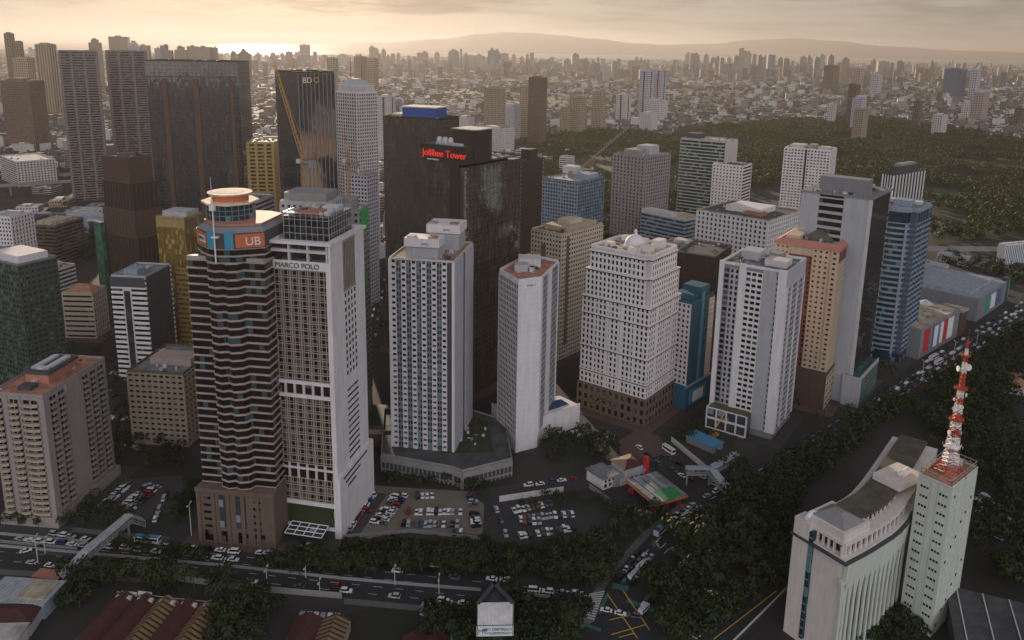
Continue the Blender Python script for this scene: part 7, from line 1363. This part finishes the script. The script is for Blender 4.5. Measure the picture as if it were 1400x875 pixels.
for k, (dd, x, y, pm, s, nm, a) in enumerate(TR):
    if k < 330:
        o = thing('palm_tree' if pm else 'broadleaf_tree', ('palm with drooping fronds ' if pm else 'dark green broadleaf tree ') + TL[nm], 'palm' if pm else 'tree', (x, y, 0), a, ('palms ' if pm else 'broadleaf trees ') + TL[nm]); R = random.Random(k)
        z = s * R.uniform(.85, 1.1) * (1.25 if pm else 1); w_ = s * (1.05 if pm else R.uniform(.72, .98)); o.scale = (w_, w_, z)
        i = k % 7; link(bpy.data.objects.new('trunk', PT if pm else TRUNK[i]), o); link(bpy.data.objects.new('crown', PC[k % 2] if pm else CROWN[i]), o)
    else: MASS.append((x, y, s))
# ---------------------------------------------------------------- woods, distant housing
def canopy(pts, per, q):
    rs = np.random.RandomState(9); V = []; Fc = []; base = []
    for k in range(8):
        bl = [(rs.uniform(-.35, .35), rs.uniform(-.35, .35), rs.uniform(.55, .9), rs.uniform(.3, .5), rs.uniform(.3, .45)) for _ in range(3)]; v, f = clump(rs, per, bl, q); base.append((np.array(v), np.array(f)))
    allv = []; allf = []; n = 0
    for i, (x, y, s, h) in enumerate(pts): v, f = base[i % 8]; allv.append(v * (s, s, h) + (x, y, 0)); allf.append(f + n); n += len(v)
    me = bpy.data.meshes.new('canopy'); v = np.concatenate(allv); f = np.concatenate(allf); me.from_pydata(v.tolist(), [], f.tolist()); return me
FO = DATA['forest'][0]; FAIR = DATA['fair']; R = random.Random(31); pts = []
for k in range(900):   # street trees through the blocks between the towers
    y = R.uniform(430, 1500); x = R.uniform(-.68, .5 if y < 560 else .28) * y
    if not any((x - a) ** 2 + (y - b_) ** 2 < (.62 * max(w, d) + 5) ** 2 for a, b_, w, d, H, yaw in T.values()): s = R.uniform(5, 10); pts.append((x, y, s, s))
xs = [p[0] for p in FO]; ys = [p[1] for p in FO]; tries = 0
while len(pts) < 13800 and tries < 90000:
    tries += 1; x, y = R.uniform(min(xs), max(xs)), R.uniform(min(ys), max(ys))
    if inpoly(x, y, FO) and not any(inpoly(x, y, f) for f in FAIR) and math.sin(x / 70 + y / 110) + math.sin(x / 41 - y / 67) > -1.6: s = R.uniform(8, 15); pts.append((x, y, s * R.uniform(.8, 1.2), s))
def clear(x, y):
    return inpoly(x, y, FO)
HS_ = []; wood2 = []
tries = 0
while len(HS_) < 19000 and tries < 120000:
    tries += 1; yy = 1250 * math.exp(R.random() * 2.45); xx = R.uniform(-.70, .70) * yy
    lim = 1500 if xx < 200 else 1850
    if yy < lim and not (xx < -250 and yy > 1000) or clear(xx, yy): continue
    if xx > 0 and yy > 15500 - 0: continue
    g = math.sin(xx / 310 + 1.3) * math.sin(yy / 420 + xx / 900) + R.uniform(-.7, .7)
    if g > .36 and yy < 9000: wood2.append((xx, yy, R.uniform(7, 12) * (1 + yy / 6000), R.uniform(6, 10))); continue
    HS_.append((yy, xx))
HS_.sort()
for k in range(420):   # gardens beyond the highway, on past the edge of the picture
    y = R.uniform(255, 640); x = R.uniform(.50, .98) * y + 30
    if not any(inpoly(x, y, DATA['roads'][q]) for q in ('highway', 'slip_road')) and not any((x - a) ** 2 + (y - b_) ** 2 < (.62 * max(w, d) + 6) ** 2 for a, b_, w, d, H, yaw in T.values()) and math.dist((x, y), DATA['mast']) > 42 and not inpoly(x, y, FG['lowdark']) and not inpoly(x, y, DATA['lots']['rear']): s = R.uniform(7, 12); MASS.append((x, y, s))
tag(ob('grove_trees', canopy([(x, y, s * .95, s) for x, y, s in MASS], 170, .075), LEAF), 'more distant trees of the groves along the highway', 'trees', kind='stuff')
tag(ob('woodland', canopy(pts, 33, .13), LEAFW), 'dense dark green woods of the golf course', 'woods', kind='stuff'); tag(ob('scattered_trees', canopy(wood2[:9000], 12, .2), LEAFW), 'dark tree cover spread between the distant houses', 'trees', kind='stuff')
HW = [wall('house ' + n_, c_, var=.1) for n_, c_ in (('white', (.50, .48, .46)), ('cream', (.28, .24, .19)), ('grey', (.15, .145, .145)), ('tan', (.17, .13, .10)), ('dull', (.09, .085, .085)))]; HR = [roofing('house roof ' + n_, c_, .3, .3) for n_, c_ in (('grey', (.09, .09, .095)), ('rust', (.10, .045, .035)), ('pale', (.36, .34, .33)), ('brown', (.055, .04, .033)), ('green', (.04, .05, .04)))]
names = ('grey', 'rust', 'pale', 'brown', 'green'); R = random.Random(8); HP = {}
def house_mesh(i, gable):
    if (i, gable) not in HP:
        b = MB(); b.box(-.5, -.5, 0, .5, .5, .8); c = MB()
        if gable: c.hexa([(-.55, -.55, .8), (.55, -.55, .8), (.55, .55, .8), (-.55, .55, .8), (-.5, -.02, 1.15), (.5, -.02, 1.15), (.5, .02, 1.15), (-.5, .02, 1.15)])
        else: c.box(-.52, -.52, .8, .52, .52, .88); c.box(-.2, -.2, .88, .15, .2, 1.08)
        g = MB()
        for k in range(4): g.box(-.42 + k * .24, -.506, .3, -.28 + k * .24, -.49, .55)
        HP[(i, gable)] = (b, c, g)
    return HP[(i, gable)]
HM = {}; mass = MB()
for k, (yy, xx) in enumerate(HS_):
    far = yy > 4500; big = R.random() < (.10 if not far else .3); w_, d_, h_ = (R.uniform(14, 34), R.uniform(12, 26), R.uniform(9, 30) if big and not far else R.uniform(6, 24)) if big or far else (R.uniform(9, 17), R.uniform(8, 14), R.uniform(5, 10))
    if far: w_ *= 1.5; d_ *= 1.4
    a = R.choice((-.6, -.6, -.35, .25, .97)) + R.uniform(-.15, .15); wi = R.choices(range(5), [5, 3, 3, 2, 3])[0]; ri = R.choices(range(5), [5, 3, 2, 5, 2])[0]; gable = not big and not far and R.random() < .65
    if k < 280:
        o = thing('house', f'low {"pitched" if gable else "flat"} {names[ri]} roofed house beyond the woods and towers', 'house', (xx, yy, 0), a, f'{names[ri]} {"pitched" if gable else "flat"} roofed houses'); o.scale = (w_, d_, h_)
        key = (wi, ri, gable)
        if key not in HM: b, c, g = house_mesh(0, gable); HM[key] = (b.mesh('wall', HW[wi]), c.mesh('roof', HR[ri]))
        link(bpy.data.objects.new('wall', HM[key][0]), o); link(bpy.data.objects.new('roof', HM[key][1]), o)
    else:
        mass.rbox(xx, yy, w_, d_, a, 0, h_, wi); mass.rbox(xx, yy, w_ * 1.04, d_ * 1.04, a, h_, h_ + .5, 5 + ri)
        if gable:
            c_, s_ = math.cos(a), math.sin(a); T_ = lambda u, v: (xx + c_ * u * w_ - s_ * v * d_, yy + s_ * u * w_ + c_ * v * d_); mass.hexa([(*T_(u, v), h_ + .5) for u, v in ((-.52, -.52), (.52, -.52), (.52, .52), (-.52, .52))] + [(*T_(u, v), h_ + 3.2) for u, v in ((-.5, -.03), (.5, -.03), (.5, .03), (-.5, .03))], 5 + ri)
        elif R.random() < .5: mass.rbox(xx + 2, yy, w_ * .3, d_ * .3, a, h_ + .5, h_ + 3, wi)
tag(ob('low_rise_city', mass, HW + HR), 'low rise city of small houses spreading to the bay', 'city', kind='stuff')
# mid-rise blocks and low roofs filling the gaps between the named towers
R = random.Random(41); occ = [(x, y, .6 * max(w, d) + 9) for x, y, w, d, H, yaw in T.values()]; nb_ = 0; tries = 0
POS = ('among the hazy towers on the left', 'in the gaps behind the central towers', 'between the offices near the golf course')
while nb_ < 120 and tries < 12000:
    tries += 1; y = R.uniform(500, 1600); x = R.uniform(-.68, .30) * y
    if y > 900 and x > .08 * y or x > -.12 * y and R.random() < .3: continue
    w, d, h = R.uniform(16, 34), R.uniform(14, 26), R.choice((7, 9, 12, 12, 18, 24, 34)) * R.uniform(.8, 1.2)
    if any((x - a) ** 2 + (y - b_) ** 2 < (q + .55 * max(w, d)) ** 2 for a, b_, q in occ) or -40 < x + .30 * y - 60 < 40 and y < 800 and h > 15: continue
    occ.append((x, y, .6 * max(w, d))); wm = R.choice(('offwhite', 'beige', 'pale grey', 'concrete', 'tan', 'mid grey')); rm = R.choice(('roof grey', 'roof pale', 'roof dark', 'roof brick', 'roof sand'))
    ps = POS[0] if x < -.28 * y else POS[1] if y < 900 else POS[2]; lb = f'{wm} walled {"mid rise" if h > 11 else "low"} block with {rm.split()[1]} roof ' + ps
    t = TW('city_block', lb, 'block', x, y, R.choice((-12, -35, 8)) + R.uniform(-5, 5), lb); t.n = 1000; P0 = rect(w, d); t.body(P0, 0, h, M[wm])
    for j in range(4): t.style(edge(P0, j), R.choice((('grid', 3.4, 3.4, .5, .5, .3), ('band', 3.4, .5, .35))), 0, h - .1, M[wm], M['glass dark'])
    r = t.roof(P0, h, M[rm], M[wm], 1.1); t.block(r, -w * .3, -d * .2, w * .1, d * .25, h, h + R.uniform(2, 4), M[R.choice(('pale grey', 'concrete', 'offwhite'))]); t.clutter(r, -w / 2, -d / 2, w / 2, d / 2, h, 4, nb_); t.flush(); nb_ += 1
# ---------------------------------------------------------------- towers in the middle distance and along the bay
TM = {'tan': ('tan', 'glass brown', 'brown stone'), 'pale': ('offwhite', 'glass grey', 'pale grey'), 'blue': ('lilac grey', 'glass blue', 'blue grey'), 'brown': ('brown stone', 'glass brown', 'umber'), 'dblue': ('steel blue', 'glass blue', 'steel blue'), 'orange': ('pinkish', 'glass brown', 'brown stone')}
for i, (name, lab, mt, kind, x, y, w, d, H, yaw) in enumerate(DATA['mid']):
    wm, gm, core = TM[mt]; t = TW(name, lab, 'tower' if 'tower' in name else 'block', x, y, yaw); t.n = 1000; d = min(max(d, 12), 60); P0 = rect(w, d); t.body(P0, 0, H, M[core])
    D_ = math.hypot(x, y); f_ = max(3.5, D_ / 420); bay = max(3.4, D_ / 430)
    for e in (edge(P0, j) for j in range(4)):
        if kind == 'fin': t.curt(e, 5, bay * 1.3, 0, H, M[wm], bay * .6, .8, hm=False, name='facade_rib')
        else: t.grid(e, f_, bay, 0, H, M[wm], M[gm], .5, .5, .5)
        if kind == 'slot': c = MB(); c.fbox(e, e[6] * .42, e[6] * .58, 0, H, .2, .8); t.part('dark_slot', c, M['steel dark'])
    r = t.roof(P0, H, M['roof grey'], M[wm], 1.4); R = random.Random(i); t.block(r, -w * .3, -d * .3, w * .2, d * .2, H, H + R.uniform(3, 7), M[wm]); t.block(r, w * .22, -d * .1, w * .4, d * .3, H, H + 3, M['plant grey']); t.flush()
SK = [wall('haze tower ' + str(k), c, var=.08) for k, c in enumerate(((.16, .12, .10), (.20, .16, .13), (.24, .22, .22), (.13, .13, .15)))]
GN = ('towers of the sun-side skyline cluster', 'towers of the middle bay skyline', 'towers of the far right skyline cluster')
R = random.Random(77)
for x, y, w, H, g in DATA['sky']:
    o = thing('skyline_tower', {0: 'hazy tower silhouette in the bright cluster under the low sun', 1: 'hazy tower silhouette in the middle of the bay skyline', 2: 'hazy tower silhouette in the cluster right of the hill saddle'}[g], 'tower', (x, y, 0), math.atan2(-x, y) + R.uniform(-.3, .3), GN[g]); b = MB(); st = R.random()
    dd = w * R.uniform(.6, 1); m_ = R.choice(SK)
    if st < .4: b.box(-w / 2, -dd / 2, 0, w / 2, dd / 2, H * .94); b.box(-w * .3, -dd * .3, H * .94, w * .3, dd * .3, H)
    elif st < .6: b.box(-w / 2, -dd / 2, 0, w * .1, dd / 2, H); b.box(w * .1, -dd / 2, 0, w / 2, dd / 2, H * .9)
    elif st < .8: b.frust(rect(w, dd), 0, rect(w * .96, dd), H * .9); b.frust(rect(w * .9, dd * .9), H * .9, rect(w * .3, dd * .3), H)
    else: b.box(-w / 2, -dd / 2, 0, w / 2, dd / 2, H)
    ob('wall', b, m_, o); b = MB(); b.box(-w * .2, -dd * .2, H, w * .1, dd * .1, H + 5); ob('plant_room', b, m_, o)
b = MB()   # the lower blocks between the skyline towers, too many and too faint to count
for k in range(1500):
    yy = R.uniform(4800, 9500); xx = R.uniform(-.66, .62) * yy
    if xx > .28 * yy and R.random() < .4: yy *= 1.3; xx *= 1.3
    h = R.choice((20, 30, 40, 60)) * R.uniform(.7, 1.5) if R.random() < .8 else R.uniform(70, 120); b.rbox(xx, yy, R.uniform(18, 40), R.uniform(16, 30), R.uniform(0, 3), 0, h, R.randrange(4))
tag(ob('distant_blocks', b, SK), 'countless faint blocks filling the city towards the bay', 'city', kind='stuff')
# ships lying in the bay
for k, (x, y) in enumerate(((-2400, 20500), (-900, 22000), (1500, 21500), (5200, 24000), (3000, 23500), (9000, 26500), (12500, 27000))):
    o = thing('ship', 'small dark ship lying at anchor on the pale bay', 'ship', (x, y, -3), R.uniform(-.3, .3), 'ships at anchor in the bay'); b = MB(); b.frust(rect(150, 22), 0, rect(170, 28), 14); ob('hull', b, M['dark grey'], o); b = MB(); b.box(45, -9, 14, 68, 9, 34); ob('bridge_house', b, M['offwhite'], o)
# ---------------------------------------------------------------- the air
if HAZE:
    b = MB(); b.box(-130000, -4000, -8, 130000, 125000, 860); hm = bpy.data.materials.new('haze air'); hm.use_nodes = True; ht = hm.node_tree; ht.nodes.clear(); ho = ht.nodes.new('ShaderNodeOutputMaterial'); hv = ht.nodes.new('ShaderNodeVolumePrincipled')
    hv.inputs['Color'].default_value = (.39, .375, .365, 1); hv.inputs['Density'].default_value = HAZE; hv.inputs['Anisotropy'].default_value = .45; ht.links.new(hv.outputs[0], ho.inputs['Volume']); tag(ob('haze', b, hm), kind='stuff')
